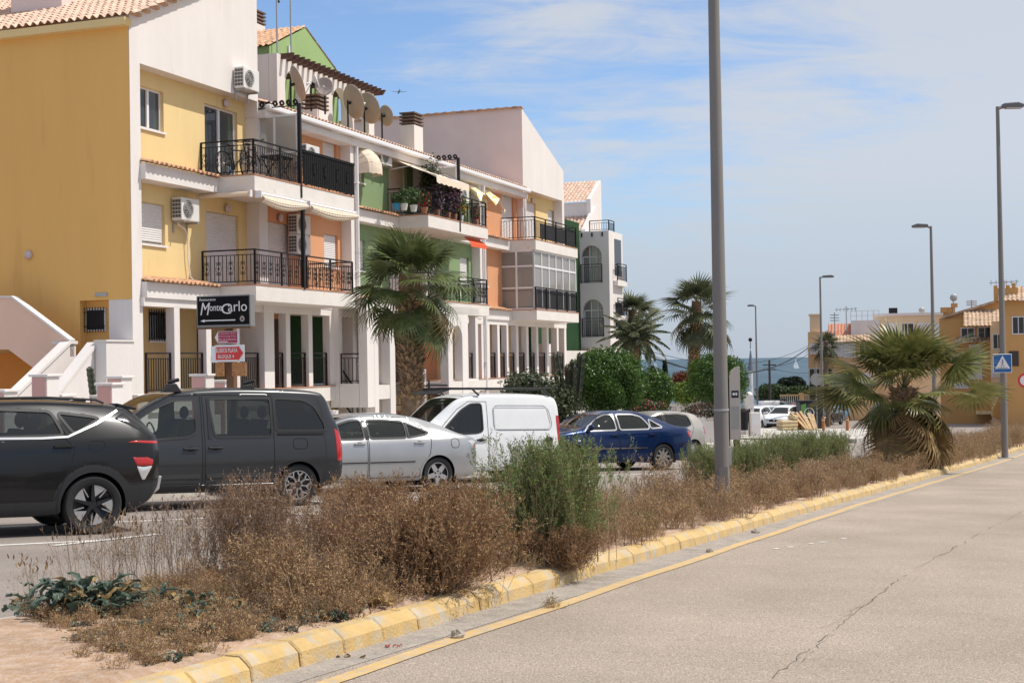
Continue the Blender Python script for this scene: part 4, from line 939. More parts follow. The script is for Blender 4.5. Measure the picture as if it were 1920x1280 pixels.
# ---- dark grey people carrier
BER=dict(paint=paint('slate',(.036,.038,.041),.3,.28),x=(-.79,3.59),wb=2.73,r=.325,tw=1.56,rim='petal',archgap=.055,bulge=.02,
 top=[(-.79,1.02),(-.74,1.18),(-.60,1.5),(-.50,1.70),(-.42,1.765),(0,1.80),(.8,1.815),(1.6,1.79),(2.0,1.72),(2.9,1.20),(3.3,1.08),(3.52,.92),(3.59,.8)],
 belt=[(-.79,.98),(-.6,1.10),(.4,1.06),(1.6,1.02),(2.6,1.0),(3.2,.96),(3.59,.72)],
 bot=[(-.79,.40),(-.6,.30),(0,.24),(2.7,.24),(3.2,.26),(3.59,.34)],
 w=[(-.79,.78),(-.68,.86),(-.4,.895),(0,.905),(2.7,.905),(3.2,.88),(3.45,.8),(3.59,.66)],
 wt=[(-.79,.74),(0,.73),(1.6,.71),(2.6,.66),(3.59,.5)],
 polys=[('window',[(1.64,1.63),(1.64,1.14),(1.78,1.07),(2.45,1.03),(2.62,1.10),(2.66,1.22),(2.30,1.47),(1.95,1.62)],1,CGLC,0),
  ('window',[(1.45,1.64),(.44,1.66),(.44,1.07),(1.36,1.07)],1,CGL,0),('quarter_window',[(.385,1.66),(-.1,1.64),(-.28,1.55),(-.44,1.28),(-.46,1.16),(.385,1.16)],1,CGLD,0),
  ('slide_rail',[(.385,1.13),(-.44,1.13),(-.44,1.085),(.385,1.085)],0,PANELG,0),
  ('tail_lamp',[(-.62,1.20),(-.70,1.20),(-.79,.98),(-.79,.66),(-.66,.66)],1,REDL,0),
  ('rear_bumper',[(-.42,.60),(-.5,.62),(-.79,.62),(-.79,.2),(-.36,.2)],0,BLK,0),
  ('fuel_flap',[(.10,.88),(-.14,.88),(-.14,1.04),(.10,1.04)],2,None,0),
  ('sill_cladding',[(.3,.20),(.3,.36),(2.4,.36),(2.4,.20)],0,BLK,0),
  ('door',[(1.52,.38),(1.52,1.05),(1.53,1.70),(.42,1.70),(.41,.40)],0,None,0),('door',[(1.56,1.70),(1.56,.38),(2.36,.38),(2.62,.75),(2.70,1.10),(2.71,1.26),(2.35,1.52),(2.02,1.68)],0,None,0)],
 topglass=[('rear_window',-.72,-.52,10.5,CGLD),('windscreen',2.03,2.88,10.2,CGLC)],
 lines=[([(.5,.50),(1.5,.50)],.07,paint('slate_moulding',(.05,.052,.055),.3,.3),'side_moulding',False),([(1.6,.50),(2.3,.50)],.07,paint('slate_moulding',(.05,.052,.055),.3,.3),'side_moulding',False),
  ([(1.44,1.66),(1.44,1.05)],.05,GLOSSB,'pillar_trim',False)],
 handles=[(1.36,.91,0),(1.75,.90,1)],handlemat=BLK,mirror=(2.5,1.08),mirrormat=BLK,seatz=.72,dash=2.5,seats=(.6,1.6),platez=.75,lampz=.82)
mpv,_,_=make_car('people_carrier','slate grey tall people carrier with roof bar feet, between crossover and silver car','car',BER)
b=MB()
for x in (.75,1.95):
    b=MB(); b.prism([(x-.14,1.74),(x+.16,1.74),(x+.07,1.86),(x-.05,1.87)],'y',.56,.68); b.tube([(x-.10,.66,1.93),(x+.06,.60,1.88)],.03,8); b.build('roof_bar_foot',BLK,mpv,bevel=.01); place_car(mpv,560,948,BER,1.04)
# ---- silver fastback
MAZ=dict(paint=paint('silver',(.43,.435,.44),.6,.28),x=(-1.0,3.66),wb=2.675,r=.318,tw=1.53,rim='five',
 top=[(-1.0,.86),(-.95,.965),(-.82,1.0),(-.55,1.06),(-.1,1.25),(.35,1.375),(.9,1.435),(1.35,1.43),(1.75,1.36),(2.65,.97),(3.1,.87),(3.5,.72),(3.66,.6)],
 belt=[(-1.0,.78),(-.7,.95),(0,.965),(1.4,.94),(2.5,.90),(3.2,.78),(3.66,.56)],
 bot=[(-1.0,.36),(-.8,.26),(0,.2),(2.6,.2),(3.3,.2),(3.66,.28)],
 w=[(-1.0,.58),(-.88,.74),(-.6,.84),(0,.885),(1.4,.89),(2.6,.88),(3.2,.82),(3.5,.7),(3.66,.5)],
 wt=[(-1.0,.58),(-.2,.58),(.8,.585),(1.6,.58),(2.5,.56),(3.66,.5)],
 polys=[('window',[(1.40,1.315),(1.40,.985),(.64,.995),(.64,1.285),(1.0,1.315)],1,CGLC,0),('quarter_window',[(.60,1.26),(.60,1.0),(.26,1.045),(.16,1.085)],0,CGL,0),
  ('window',[(1.50,1.315),(1.50,.98),(2.42,.955),(2.30,1.05),(1.95,1.225),(1.72,1.305)],1,CGLC,0),
  ('tail_lamp',[(-.66,.92),(-.80,.945),(-.97,.90),(-.97,.80),(-.80,.80)],1,CLRL,0),('tail_lamp_red',[(-.80,.87),(-.96,.86),(-.96,.80),(-.82,.80)],1,REDL,0),
  ('fuel_flap',[(-.28,.80),(-.46,.80),(-.46,.97),(-.28,.97)],2,None,0),
  ('door',[(1.43,.28),(.42,.28),(.36,.42),(.18,.7),(.14,.96),(.3,1.2),(.55,1.36),(1.43,1.38)],0,None,0),('door',[(1.46,.28),(2.42,.28),(2.52,.93),(1.95,1.30),(1.7,1.37),(1.46,1.38)],0,None,0)],
 topglass=[('rear_window',-.62,.28,10.3,CGLD),('windscreen',1.78,2.6,10.2,CGLC)],
 lines=[([(.5,.56),(1.42,.555)],.022,BLK,'side_moulding',False),([(1.47,.555),(2.35,.55)],.022,BLK,'side_moulding',False),([(1.45,1.315),(1.45,.97)],.07,GLOSSB,'pillar_trim',False),([(.62,1.275),(.62,.99)],.03,GLOSSB,'pillar_trim',False)],
 handles=[(.30+.1,.90,0),(1.62,.89,1)],mirror=(2.25,1.0),seatz=.45,dash=2.25,seats=(.55,1.5),platez=.72,lampz=.62)
maz,_,_=make_car('silver_car','silver five door fastback with five spoke wheels, beside the white van','car',MAZ); place_car(maz,822,921,MAZ,1.03)
# ---- white panel van
KAN=dict(paint=paint('white',(.74,.745,.74),.0,.35,.5),x=(-.60,3.44),wb=2.70,r=.31,tw=1.43,rim='steel',bulge=.015,
 top=[(-.60,1.0),(-.575,1.45),(-.54,1.66),(-.46,1.765),(-.3,1.805),(.5,1.83),(1.4,1.82),(1.75,1.75),(2.6,1.18),(3.0,1.06),(3.3,.9),(3.44,.74)],
 belt=[(-.60,.98),(-.5,1.06),(.4,1.06),(1.6,1.02),(2.5,.98),(3.1,.9),(3.44,.68)],
 bot=[(-.60,.38),(-.45,.28),(0,.24),(2.7,.22),(3.2,.24),(3.44,.32)],
 w=[(-.60,.74),(-.55,.795),(-.4,.825),(0,.835),(2.6,.835),(3.1,.8),(3.34,.7),(3.44,.56)],
 wt=[(-.60,.70),(0,.70),(1.6,.68),(2.5,.62),(3.44,.5)],
 polys=[('window',[(1.36,1.62),(1.36,1.06),(1.5,1.02),(2.28,.99),(2.32,1.05),(1.85,1.48),(1.62,1.61)],1,CGL,0),
  ('tail_lamp',[(-.47,1.40),(-.57,1.42),(-.595,1.1),(-.595,.72),(-.50,.72)],1,REDL,0),
  ('fuel_cap',[(-.16,.74),(-.36,.74),(-.36,.94),(-.16,.94)],2,BLK,0),
  ('cargo_panel',[(1.10,1.58),(1.10,1.07),(-.30,1.07),(-.36,1.2),(-.26,1.58)],2,None,0),
  ('rear_bumper',[(-.42,.62),(-.6,.64),(-.6,.2),(-.36,.2)],0,mat('grey_plastic',(.12,.12,.12),.6),0),
  ('door',[(1.24,.34),(1.24,1.66),(1.66,1.66),(1.93,1.50),(2.42,1.03),(2.35,.34)],0,None,0)],
 topglass=[('windscreen',1.82,2.55,10.2,CGLC)],
 lines=[([(1.07,1.545),(1.07,1.10),(-.27,1.10),(-.32,1.2),(-.24,1.545)],.018,paint('white_crease',(.62,.62,.62),0,.4,.3),'panel_crease',True)],
 handles=[(1.42,.88,0)],handlemat=BLK,mirror=(2.2,1.06),mirrormat=BLK,seatz=.72,dash=2.35,seats=(1.5,),platez=.8,lampz=.78)
van,_,_=make_car('panel_van','white panel van with black roof rack, parked between silver and blue cars','van',KAN)
b=MB()
loop=[(2.05,-.5,1.93),(2.05,.5,1.93),(1.7,.62,1.93),(-.45,.66,1.95),(-.5,-.66,1.95),(1.7,-.62,1.93)]
b.tube(loop+[loop[0]],.017,8); b.tube([(2.0,-.45,1.99),(2.12,0,2.0),(2.0,.45,1.99)],.017,8)
for x in (-.3,.4,1.1,1.6):
    b.tube([(x,-.65,1.935),(x,.65,1.935)],.015,8)
for x in (-.2,1.55):
    for s in(1,-1): b.tube([(x,s*.64,1.94),(x-.08,s*.70,1.84),(x-.16,s*.69,1.79)],.02,8)
b.prism([(1.95,1.90),(2.3,1.80),(2.32,1.82),(1.97,1.93)],'y',-.5,.5)
b.build('roof_rack',BLK,van,smooth=True); place_car(van,1010,902,KAN,1.04)
# ---- blue saloon
PAS=dict(paint=paint('blue',(.005,.022,.085),.4,.22),x=(-1.02,3.58),wb=2.70,r=.325,tw=1.53,rim='nine',sealmat=CHROME,
 top=[(-1.02,.90),(-.98,1.0),(-.85,1.055),(-.5,1.09),(-.1,1.24),(.3,1.395),(.8,1.465),(1.3,1.46),(1.62,1.39),(2.45,1.02),(2.9,.95),(3.4,.8),(3.58,.62)],
 belt=[(-1.02,.84),(-.7,.985),(0,.99),(1.4,.955),(2.4,.93),(3.1,.82),(3.58,.56)],
 bot=[(-1.02,.38),(-.8,.28),(0,.2),(2.6,.2),(3.3,.2),(3.58,.28)],
 w=[(-1.02,.66),(-.9,.78),(-.6,.84),(0,.87),(1.4,.873),(2.6,.87),(3.2,.82),(3.46,.7),(3.58,.54)],
 wt=[(-1.02,.58),(-.2,.58),(.8,.58),(1.5,.575),(2.4,.56),(3.58,.5)],
 polys=[('window',[(1.28,1.38),(1.28,1.0),(.42,1.015),(.38,1.1),(.55,1.32),(.8,1.38)],1,CGLC,0),('quarter_window',[(.34,1.27),(.36,1.03),(.02,1.05),(.0,1.08)],1,CGLC,0),
  ('window',[(1.38,1.38),(1.38,.995),(2.30,.975),(2.2,1.06),(1.85,1.27),(1.62,1.37)],1,CGLC,0),
  ('tail_lamp',[(-.78,.97),(-.98,.96),(-1.0,.82),(-.84,.80)],1,REDL,0),
  ('door',[(1.31,.28),(.48,.28),(.42,.42),(.22,.7),(.10,1.0),(.35,1.30),(.7,1.42),(1.31,1.425)],0,None,0),('door',[(1.34,.28),(2.28,.28),(2.38,.96),(1.85,1.32),(1.58,1.41),(1.34,1.425)],0,None,0),
  ('repeater',[(2.46,.72),(2.54,.72),(2.54,.77),(2.46,.77)],1,CLRL,0)],
 topglass=[('rear_window',-.46,.22,10.3,CGLD),('windscreen',1.66,2.4,10.2,CGLC)],
 lines=[([(.5,.56),(1.3,.555)],.03,CHROME,'side_moulding',False),([(1.35,.555),(2.25,.55)],.03,CHROME,'side_moulding',False),([(1.33,1.37),(1.33,1.0)],.07,GLOSSB,'pillar_trim',False),([(-.4,.62),(-1.0,.62)],.014,PANELG,'bumper_strip',False)],
 handles=[(.36,.885,0),(1.48,.875,1)],mirror=(2.18,1.03),seatz=.47,dash=2.25,seats=(.5,1.45),platez=.82,lampz=.66)
pas,_,_=make_car('blue_saloon','dark metallic blue saloon with chrome window trim and multi spoke wheels','car',PAS); place_car(pas,1245,881,PAS,1.05,rot=2)
# ---- beige hatchback
CLI=dict(paint=paint('champagne',(.47,.44,.40),.5,.32),x=(-.62,3.25),wb=2.50,r=.30,tw=1.46,rim='steel',
 top=[(-.62,.92),(-.58,1.0),(-.45,1.22),(-.30,1.39),(.1,1.46),(.7,1.49),(1.2,1.465),(1.5,1.38),(2.35,.98),(2.8,.88),(3.12,.72),(3.25,.6)],
 belt=[(-.62,.86),(-.4,1.0),(.4,.965),(1.4,.935),(2.3,.9),(2.9,.78),(3.25,.56)],
 bot=[(-.62,.38),(-.5,.28),(0,.2),(2.5,.2),(3.0,.2),(3.25,.28)],
 w=[(-.62,.66),(-.55,.76),(-.3,.83),(0,.85),(2.4,.845),(2.9,.78),(3.14,.66),(3.25,.5)],
 wt=[(-.62,.60),(0,.60),(1.2,.59),(2.3,.56),(3.25,.5)],
 polys=[('window',[(1.10,1.385),(1.10,.995),(.30,1.01),(.06,1.08),(.12,1.35),(.5,1.395)],1,CGL,0),('window',[(1.18,1.385),(1.18,.99),(2.12,.965),(2.0,1.06),(1.65,1.28)],1,CGLC,0),
  ('tail_lamp',[(-.46,1.05),(-.6,1.0),(-.61,.78),(-.5,.78)],1,REDL,0),
  ('door',[(1.13,.28),(.40,.28),(.36,.45),(.12,.75),(.0,1.0),(.05,1.37),(.4,1.43),(1.13,1.43)],0,None,0),('door',[(1.15,.28),(2.08,.28),(2.2,.94),(1.65,1.33),(1.4,1.42),(1.15,1.43)],0,None,0)],
 topglass=[('rear_window',-.56,-.3,10.3,CGLD),('windscreen',1.53,2.3,10.2,CGL)],
 lines=[([(1.14,1.38),(1.14,.99)],.06,GLOSSB,'pillar_trim',False)],step=.045,
 handles=[(.25,.9,0),(1.3,.89,1)],mirror=(2.0,1.02),seatz=.47,dash=2.05,seats=(.5,1.35),platez=.8,lampz=.66)
cli,_,_=make_car('beige_hatchback','champagne beige hatchback half hidden behind the blue saloon and the tall lamp post','car',CLI); place_car(cli,1302,862,CLI,1.03,rot=-4)
# ---- cars far off in the car park: copies with their own paint
def far_car(src,px,Y,head,pcol,label,scale=1.,lift=0.,py=None,nm='parked_car'):
    p=onG(px,Y); 
    src_root=src; c=dup(src_root,label=label,group='cars in the seaside car park'); c.name=nm
    c.matrix_world=Matrix.Translation(p+Vector((0,0,lift)))@Matrix.Rotation(head,4,'Z')@Matrix.Scale(scale,4)
    old=[m for m in MATS.values() if m.name.startswith('paint_')]
    def rec(o):
        for ch in [q for q in COL.objects if q.parent==o]:
            for sl_ in ch.material_slots:
                if sl_.material in old: sl_.link='OBJECT'; sl_.material=pcol
            rec(ch)
    rec(c); return c
PW=MATS['paint_white']; PS=MATS['paint_silver']; PGn=paint('bottle_green',(.01,.10,.075)); PBk=paint('black',(.015,.015,.017)); PRd=paint('red',(.42,.015,.015)); PG=paint('mid_grey',(.14,.145,.15)); PBl=paint('pale_blue',(.10,.22,.36))
TOW=R(-75)   # nose roughly to the camera
far_car(cli,1478,98,R(-118),PW,'white hatchback nosing out beside the wooden planks, in front of the seaside cars',1.05)
far_car(maz,1452,106,R(-118),PGn,'bottle green car between two white cars in the car park',.98)
far_car(cli,1443,112,R(-118),PW,'white car third from the plank pile in the seaside car park',1.0)
far_car(pas,1424,118,R(-112),PG,'grey car with sun glare on its windscreen near the white gate post',1.0)
far_car(van,1431,138,R(10),PW,'plain white van parked sideways far off by the hedge',1.0)
far_car(cli,1459,150,R(-5),PBk,'black car side on, left of the far red car',1.0)
far_car(cli,1484,152,R(-5),PRd,'red hatchback far off in the seaside car park',1.05)
far_car(cli,1520,150,R(-8),PG,'grey car parked right of the far red hatchback',1.0)
far_car(pas,1447,168,R(15),PS,'silver car farthest off, under the dark bush by the sea',1.0)
far_car(cli,1424,100,R(-116),PW,'white hatchback nearest the gate pillar in the car park',1.0)
far_car(pas,1408,106,R(-112),PG,'grey saloon peeping out from behind the gate pillar',1.0)
far_car(maz,1437,126,R(-115),PBk,'dark car behind the third white car of the car park',1.0)
far_car(cli,1466,130,R(-112),PG,'mid grey hatchback in the second row behind the bottle green car',1.0)
far_car(pas,1492,128,R(-116),PBk,'black saloon in the second row, left of the skip',1.0)
far_car(cli,1502,140,R(-20),PS,'silver hatchback side on before the far red car',1.0)
far_car(maz,1536,142,R(-10),PW,'white car by the ochre garden wall of the seaside house',1.0)
far_car(pas,1556,110,R(-118),PBk,'black saloon between the round sign pole and the bush palm',1.0)
far_car(cli,1412,128,R(-110),PS,'silver hatchback half hidden by the gate pillar',1.0)
far_car(cli,1415,160,R(0),PBk,'dark car far off, left of the plain white van',1.0)
far_car(cli,1545,118,R(-118),PS,'silver car seen between the black skip and the bush palm',1.0)
far_car(cli,1572,122,R(-125),PBl,'pale blue car behind the bush palm leaves',1.0)
far_car(maz,1862,129,R(40),PS,'silver estate car parked under the ramp of the ochre house',1.05)
far_car(cli,1818,126,R(-60),PW,'white hatchback left of the silver estate by the ochre houses',1.0)
for o in list(COL.objects):
    if '_l0' in o: del o['_l0']
# ================================================================ PLANTS
def leafmat(name,col,var=.25,col2=None,rough=.6,tr=.25,vs=3.):
    if name in MATS: return MATS[name]
    m=mat(name,col,rough,var=var,vscale=vs,col2=col2,c2scale=vs*2,c2lo=.45,c2hi=.6,spec=.3)
    nt=m.node_tree; N=nt.nodes; L=nt.links; b=N['Principled BSDF']; out=N['Material Output']; t=N.new('ShaderNodeBsdfTranslucent'); mx=N.new('ShaderNodeMixShader'); mx.inputs[0].default_value=tr
    lk=[l for l in nt.links if l.to_socket==b.inputs['Base Color']]
    if lk: L.new(lk[0].from_socket,t.inputs['Color'])
    else: t.inputs['Color'].default_value=(*col,1)
    L.new(b.outputs[0],mx.inputs[1]); L.new(t.outputs[0],mx.inputs[2]); L.new(mx.outputs[0],out.inputs['Surface']); return m
DRYB=leafmat('dry_brown_leaf',(.26,.138,.064),.35,(.34,.215,.115),.8,.15,6)
DRYS=leafmat('dry_stem',(.34,.24,.155),.25,(.24,.155,.10),.8,.1,6)
DRYG=leafmat('dry_seedhead_lilac',(.36,.26,.20),.25,(.24,.165,.14),.8,.15,6)
STRAW=leafmat('straw',(.50,.35,.175),.25,(.38,.25,.13),.8,.2,6)
FEATH=leafmat('feathery_green',(.165,.245,.070),.3,(.23,.28,.11),.7,.25,5)
OLIVE=leafmat('olive_green',(.13,.155,.055),.3,(.20,.19,.085),.7,.25,6)
THIS=leafmat('grey_green_leaf',(.070,.105,.075),.25,(.12,.15,.115),.5,.2,9)
HEDGE=leafmat('hedge_leaf',(.05,.108,.02),.4,(.10,.18,.035),.35,.3,5)
PALMG=leafmat('palm_green',(.085,.115,.034),.3,(.135,.16,.06),.35,.2,2.5)
PALMD=leafmat('palm_dull_green',(.075,.095,.05),.3,(.12,.125,.06),.4,.2,2.5)
PALMO=leafmat('palm_olive',(.125,.14,.038),.35,(.19,.185,.06),.36,.2,2.5)
PALMB=leafmat('palm_dead_leaf',(.30,.195,.09),.3,(.36,.25,.10),.7,.2,3)
STALK=leafmat('palm_stalk',(.20,.19,.075),.2,(.28,.22,.11),.5,.05,5)
BARK=mat('palm_trunk_bark',(.20,.14,.09),.95,var=.3,vscale=9,bump=.6,bscale=30,spec=.1)
BOOT=mat('palm_leaf_base',(.33,.215,.12),.85,var=.35,vscale=7,bump=.5,bscale=40,spec=.15,col2=(.2,.13,.08),c2scale=12)
FLOWY=mat('yellow_petal',(.75,.48,.02),.6); FLOWW=mat('white_petal',(.75,.73,.7),.6); FLOWR=mat('crimson_petal',(.5,.03,.06),.6,var=.2)
def strips(P,Wd,rs,mi=0,flat=None):
    """P (n,k,3), Wd (n,k) -> quads"""
    n,k,_=P.shape; T=np.gradient(P,axis=1); T/=np.linalg.norm(T,axis=2,keepdims=True)+1e-9
    r=rs.randn(n,1,3) if flat is None else np.broadcast_to(flat,(n,1,3))
    S_=np.cross(T,r); S_/=np.linalg.norm(S_,axis=2,keepdims=True)+1e-9
    V=np.stack([P-S_*Wd[...,None]/2,P+S_*Wd[...,None]/2],2).reshape(-1,3)
    base=(np.arange(n)*k*2)[:,None]+np.arange(k-1)[None]*2; Fq=np.stack([base,base+1,base+3,base+2],-1).reshape(-1,4)
    return V,Fq,np.full(len(Fq),mi)
def merge(parts):
    Vs=[];Fs=[];Ms=[];o=0
    for V,Fq,M in parts: Vs.append(V);Fs.append(Fq+o);Ms.append(M);o+=len(V)
    return np.concatenate(Vs),np.concatenate(Fs),np.concatenate(Ms)
def weed(seed,ns,H,tilt,ntw=12,tw=.22,nb=5,bl=.018,bw=.006,base=.12,sw=.004,up=.5,smin=.25,heads=0,hl=.03,bias=(0,0),bit_mi=1,bit2=None,lowbrown=None,hvar=.3):
    rs=np.random.RandomState(seed); k=6; s=np.linspace(0,1,k)[None,:,None]
    az=rs.rand(ns)*6.283; ti=np.abs(rs.randn(ns))*tilt; ti=np.minimum(ti,1.35); Hh=H*(1-hvar*rs.rand(ns)); bx=rs.randn(ns,2)*base*.6
    d=np.stack([np.cos(az)*np.sin(ti)+bias[0],np.sin(az)*np.sin(ti)+bias[1],np.cos(ti)],-1); P=np.zeros((ns,k,3)); P[:,:,:2]=bx[:,None]
    P=P+d[:,None]*(Hh[:,None,None]*s); P[...,2]+= (np.sin(ti)*Hh*.25)[:,None]*(s[...,0]**2)-(np.sin(ti)*Hh*.10)[:,None]*np.sin(s[...,0]*3.14)
    P+=rs.randn(ns,k,3)*H*.012*s; parts=[strips(P,np.linspace(sw*1.4,sw*.5,k)[None]*np.where(rs.rand(ns,1)<.1,2.4,1.),rs,0)]
    # twigs
    u=smin+(1-smin)*rs.rand(ns,ntw); idx=np.minimum((u*(k-1)).astype(int),k-2); f=(u*(k-1)-idx)[...,None]; ar=np.arange(ns)[:,None]
    Q=P[ar,idx]*(1-f)+P[ar,idx+1]*f; T=P[ar,idx+1]-P[ar,idx]; T/=np.linalg.norm(T,axis=2,keepdims=True)
    r=rs.randn(ns,ntw,3); r[...,2]*=.5; r/=np.linalg.norm(r,axis=2,keepdims=True); D=T*up+r*(1-up*.5); D[...,2]+=.15; D/=np.linalg.norm(D,axis=2,keepdims=True)
    L_=tw*(1.15-.65*u)*(.6+.6*rs.rand(ns,ntw)); k2=4; s2=np.linspace(0,1,k2)[None,:,None]; Qf=Q.reshape(-1,1,3); Df=D.reshape(-1,1,3); Lf=L_.reshape(-1,1,1)
    TP=Qf+Df*Lf*s2; TP[...,2]+=(Lf[...,0]*.25*up*s2[...,0]**2); TP+=rs.randn(*TP.shape)*tw*.03*s2; parts.append(strips(TP,np.linspace(sw*.6,sw*.35,k2)[None].repeat(len(TP),0),rs,0))
    # leaves or seed husks along the twigs
    if nb:
        n=len(TP); ub=rs.rand(n,nb)*.9+.1; i2=np.minimum((ub*(k2-1)).astype(int),k2-2); f2=(ub*(k2-1)-i2)[...,None]; a2=np.arange(n)[:,None]
        C=(TP[a2,i2]*(1-f2)+TP[a2,i2+1]*f2).reshape(-1,3); dd=rs.randn(len(C),3)+np.repeat((TP[:,-1]-TP[:,0])/ (np.linalg.norm(TP[:,-1]-TP[:,0],axis=1,keepdims=True)+1e-9),nb,0)*1.2; dd/=np.linalg.norm(dd,axis=1,keepdims=True)
        ll=bl*(.5+rs.rand(len(C))); BP=np.stack([C,C+dd*ll[:,None]*.5,C+dd*ll[:,None]],1); ww=np.stack([bw*.3*np.ones(len(C)),bw*(.6+.8*rs.rand(len(C))),bw*.25*np.ones(len(C))],1)
        p=strips(BP,ww,rs,bit_mi); 
        if bit2 is not None:
            m=p[2].copy(); sel=rs.rand(len(C))<bit2[1]; 
            if lowbrown: sel|=(C[:,2]<lowbrown*(.7+.5*rs.rand(len(C))))
            m[np.repeat(sel,2)]=bit2[0]; p=(p[0],p[1],m)
        parts.append(p)
    if heads:
        E=P[:,-1]; n=len(E); hd=np.array([0,0,1.])+rs.randn(n,3)*.25; hd/=np.linalg.norm(hd,axis=1,keepdims=True); 
        for j in range(2): HP=np.stack([E-hd*hl*.2,E+hd*hl*.4,E+hd*hl],1); parts.append(strips(HP,np.array([[.3,1,.3]]).repeat(n,0)*hl*.38,rs,heads))
    return merge(parts)
def plant(name,label,cat,px,py,data,mats,pn='foliage',rz=0.,scale=1.,group=None,sink=.0,loc=None,base=.12):
    if loc is None: loc=gp(px,py); loc.z+=base
    t=thing(name,label,cat,loc-Vector((0,0,sink)),rz,group,scale); o=mesh_np(pn,data[0],data[1],mats,data[2],parent=t); return t
WM=[DRYS,DRYB,DRYG,STRAW]
# far-left bare seed stalks and pale weeds
plant('dry_weed','sparse dry seed stalks at the far left edge of the bed','weed',60,1170,weed(1,26,.36,.35,4,.09,1,.012,.006,.16,.0028,.6,.4,heads=1,hl=.032),[DRYS,BOOT])
plant('dry_weed','thin dry stalks with brown seed heads behind the broad grey green leaves','weed',215,1135,weed(2,85,.56,.28,6,.14,2,.014,.006,.30,.003,.6,.35,heads=1,hl=.034),[DRYS,BOOT])
plant('dry_weed','pale bare twiggy weed between the leafy plant and the lilac dry bush','weed',330,1120,weed(3,100,.64,.30,9,.16,3,.013,.005,.3,.0028,.6,.3,heads=1,hl=.03),[DRYS,DRYG])
# lilac-brown tall dry bush
plant('dry_bush','tall lilac brown dry bush with feathery seed tips left of the big brown bush','bush',470,1120,weed(4,170,.84,.24,20,.17,6,.020,.006,.34,.0036,.75,.22,bit_mi=1,bit2=(2,.45)),[DRYS,DRYB,DRYG])
plant('dry_bush','low straw coloured dry bush by the kerb at the foot of the lilac bush','bush',505,1165,weed(5,120,.50,.42,16,.15,5,.018,.007,.28,.0034,.6,.15,bit_mi=1,bit2=(3,.4)),[DRYS,DRYB,DRYG,STRAW])
plant('dry_bush','reddish brown dry bush behind the big one, its tips in front of the silver car','bush',690,1060,weed(6,230,.72,.34,22,.19,7,.020,.007,.36,.0036,.65,.2,bit_mi=1,bit2=(3,.12)),[DRYS,DRYB,DRYG,STRAW])
plant('dry_bush','biggest brown dry bush, sprawling over the yellow kerb onto the road','bush',790,1136,weed(7,440,.76,.62,26,.20,8,.020,.008,.30,.0036,.6,.15,bias=(.16,-.16),bit_mi=1,bit2=(3,.10),hvar=.5),[DRYS,DRYB,DRYG,STRAW])
plant('dry_bush','brown dry bush with warm tips between the big bush and the green bush','bush',880,1058,weed(8,220,.68,.34,22,.18,7,.020,.007,.26,.0036,.65,.2,bit_mi=1,bit2=(3,.2)),[DRYS,DRYB,DRYG,STRAW])
plant('dry_bush','thin brown dry bush in the gap between the lilac bush and the biggest brown bush','bush',610,1098,weed(17,130,.62,.34,18,.17,6,.020,.007,.34,.0036,.7,.2,bit_mi=1,bit2=(2,.25),hvar=.5),[DRYS,DRYB,DRYG,STRAW])
plant('dry_bush','low straw and brown weeds along the kerb left of the biggest brown bush','bush',600,1180,weed(18,170,.40,.5,12,.13,5,.018,.007,.34,.0032,.6,.15,bit_mi=1,bit2=(3,.45),hvar=.5),[DRYS,DRYB,DRYG,STRAW])
# green feathery bush with a brown dying side
g=weed(9,400,1.02,.24,24,.16,11,.020,.0062,.30,.0038,.85,.10,bit_mi=1,bit2=(2,.06),lowbrown=.30)
plant('green_bush','big feathery green bush with a browned base on the yellow kerb','bush',1035,1080,g,[DRYS,FEATH,DRYB],scale=1.08)
plant('dry_bush','small dead brown tuft hanging over the kerb below the green bush','bush',1065,1092,weed(10,160,.36,.75,16,.12,6,.016,.006,.12,.003,.6,.15,bias=(.15,-.12)),[DRYS,DRYB])
rag=weed(11,26,.62,.22,8,.14,6,.03,.010,.10,.004,.8,.15,heads=2,hl=.035)
fl=plant('flowering_weed','yellow flowering weed between the brown bush and the green bush','weed',915,1075,rag,[OLIVE,FEATH,FLOWY])
wf=weed(12,7,.5,.22,3,.1,2,.03,.010,.14,.004,.8,.15,heads=2,hl=.032); o=mesh_np('white_flowers',wf[0],wf[1],[OLIVE,FEATH,FLOWW],wf[2],parent=fl)
# second row of green bushes round the lamp post, then dry growth
GB=weed(13,240,.85,.3,20,.15,9,.020,.0065,.26,.0042,.85,.12,bit_mi=1,bit2=(2,.05),lowbrown=.1)
G1=plant('green_bush','dark green feathery bush hiding the foot of the tall lamp post','bush',1325,945,GB,[DRYS,FEATH,DRYB],scale=.98)
for (px,py,sc_,rz,lab) in ((1455,918,1.1,1.1,'green bush first to the right of the tall lamp post'),(1510,908,1.15,2.3,'green bush in the middle of the strip before the white corner'),(1560,899,1.1,3.7,'green bush nearest the big bush palm on its left side'),(1400,930,1.0,5.,'low green bush right at the tall lamp post with dry weeds before it')):
    p=gp(px,py); p.z+=.12; d_=dup(G1,loc=p,rz=rz,label=lab,scale=sc_)
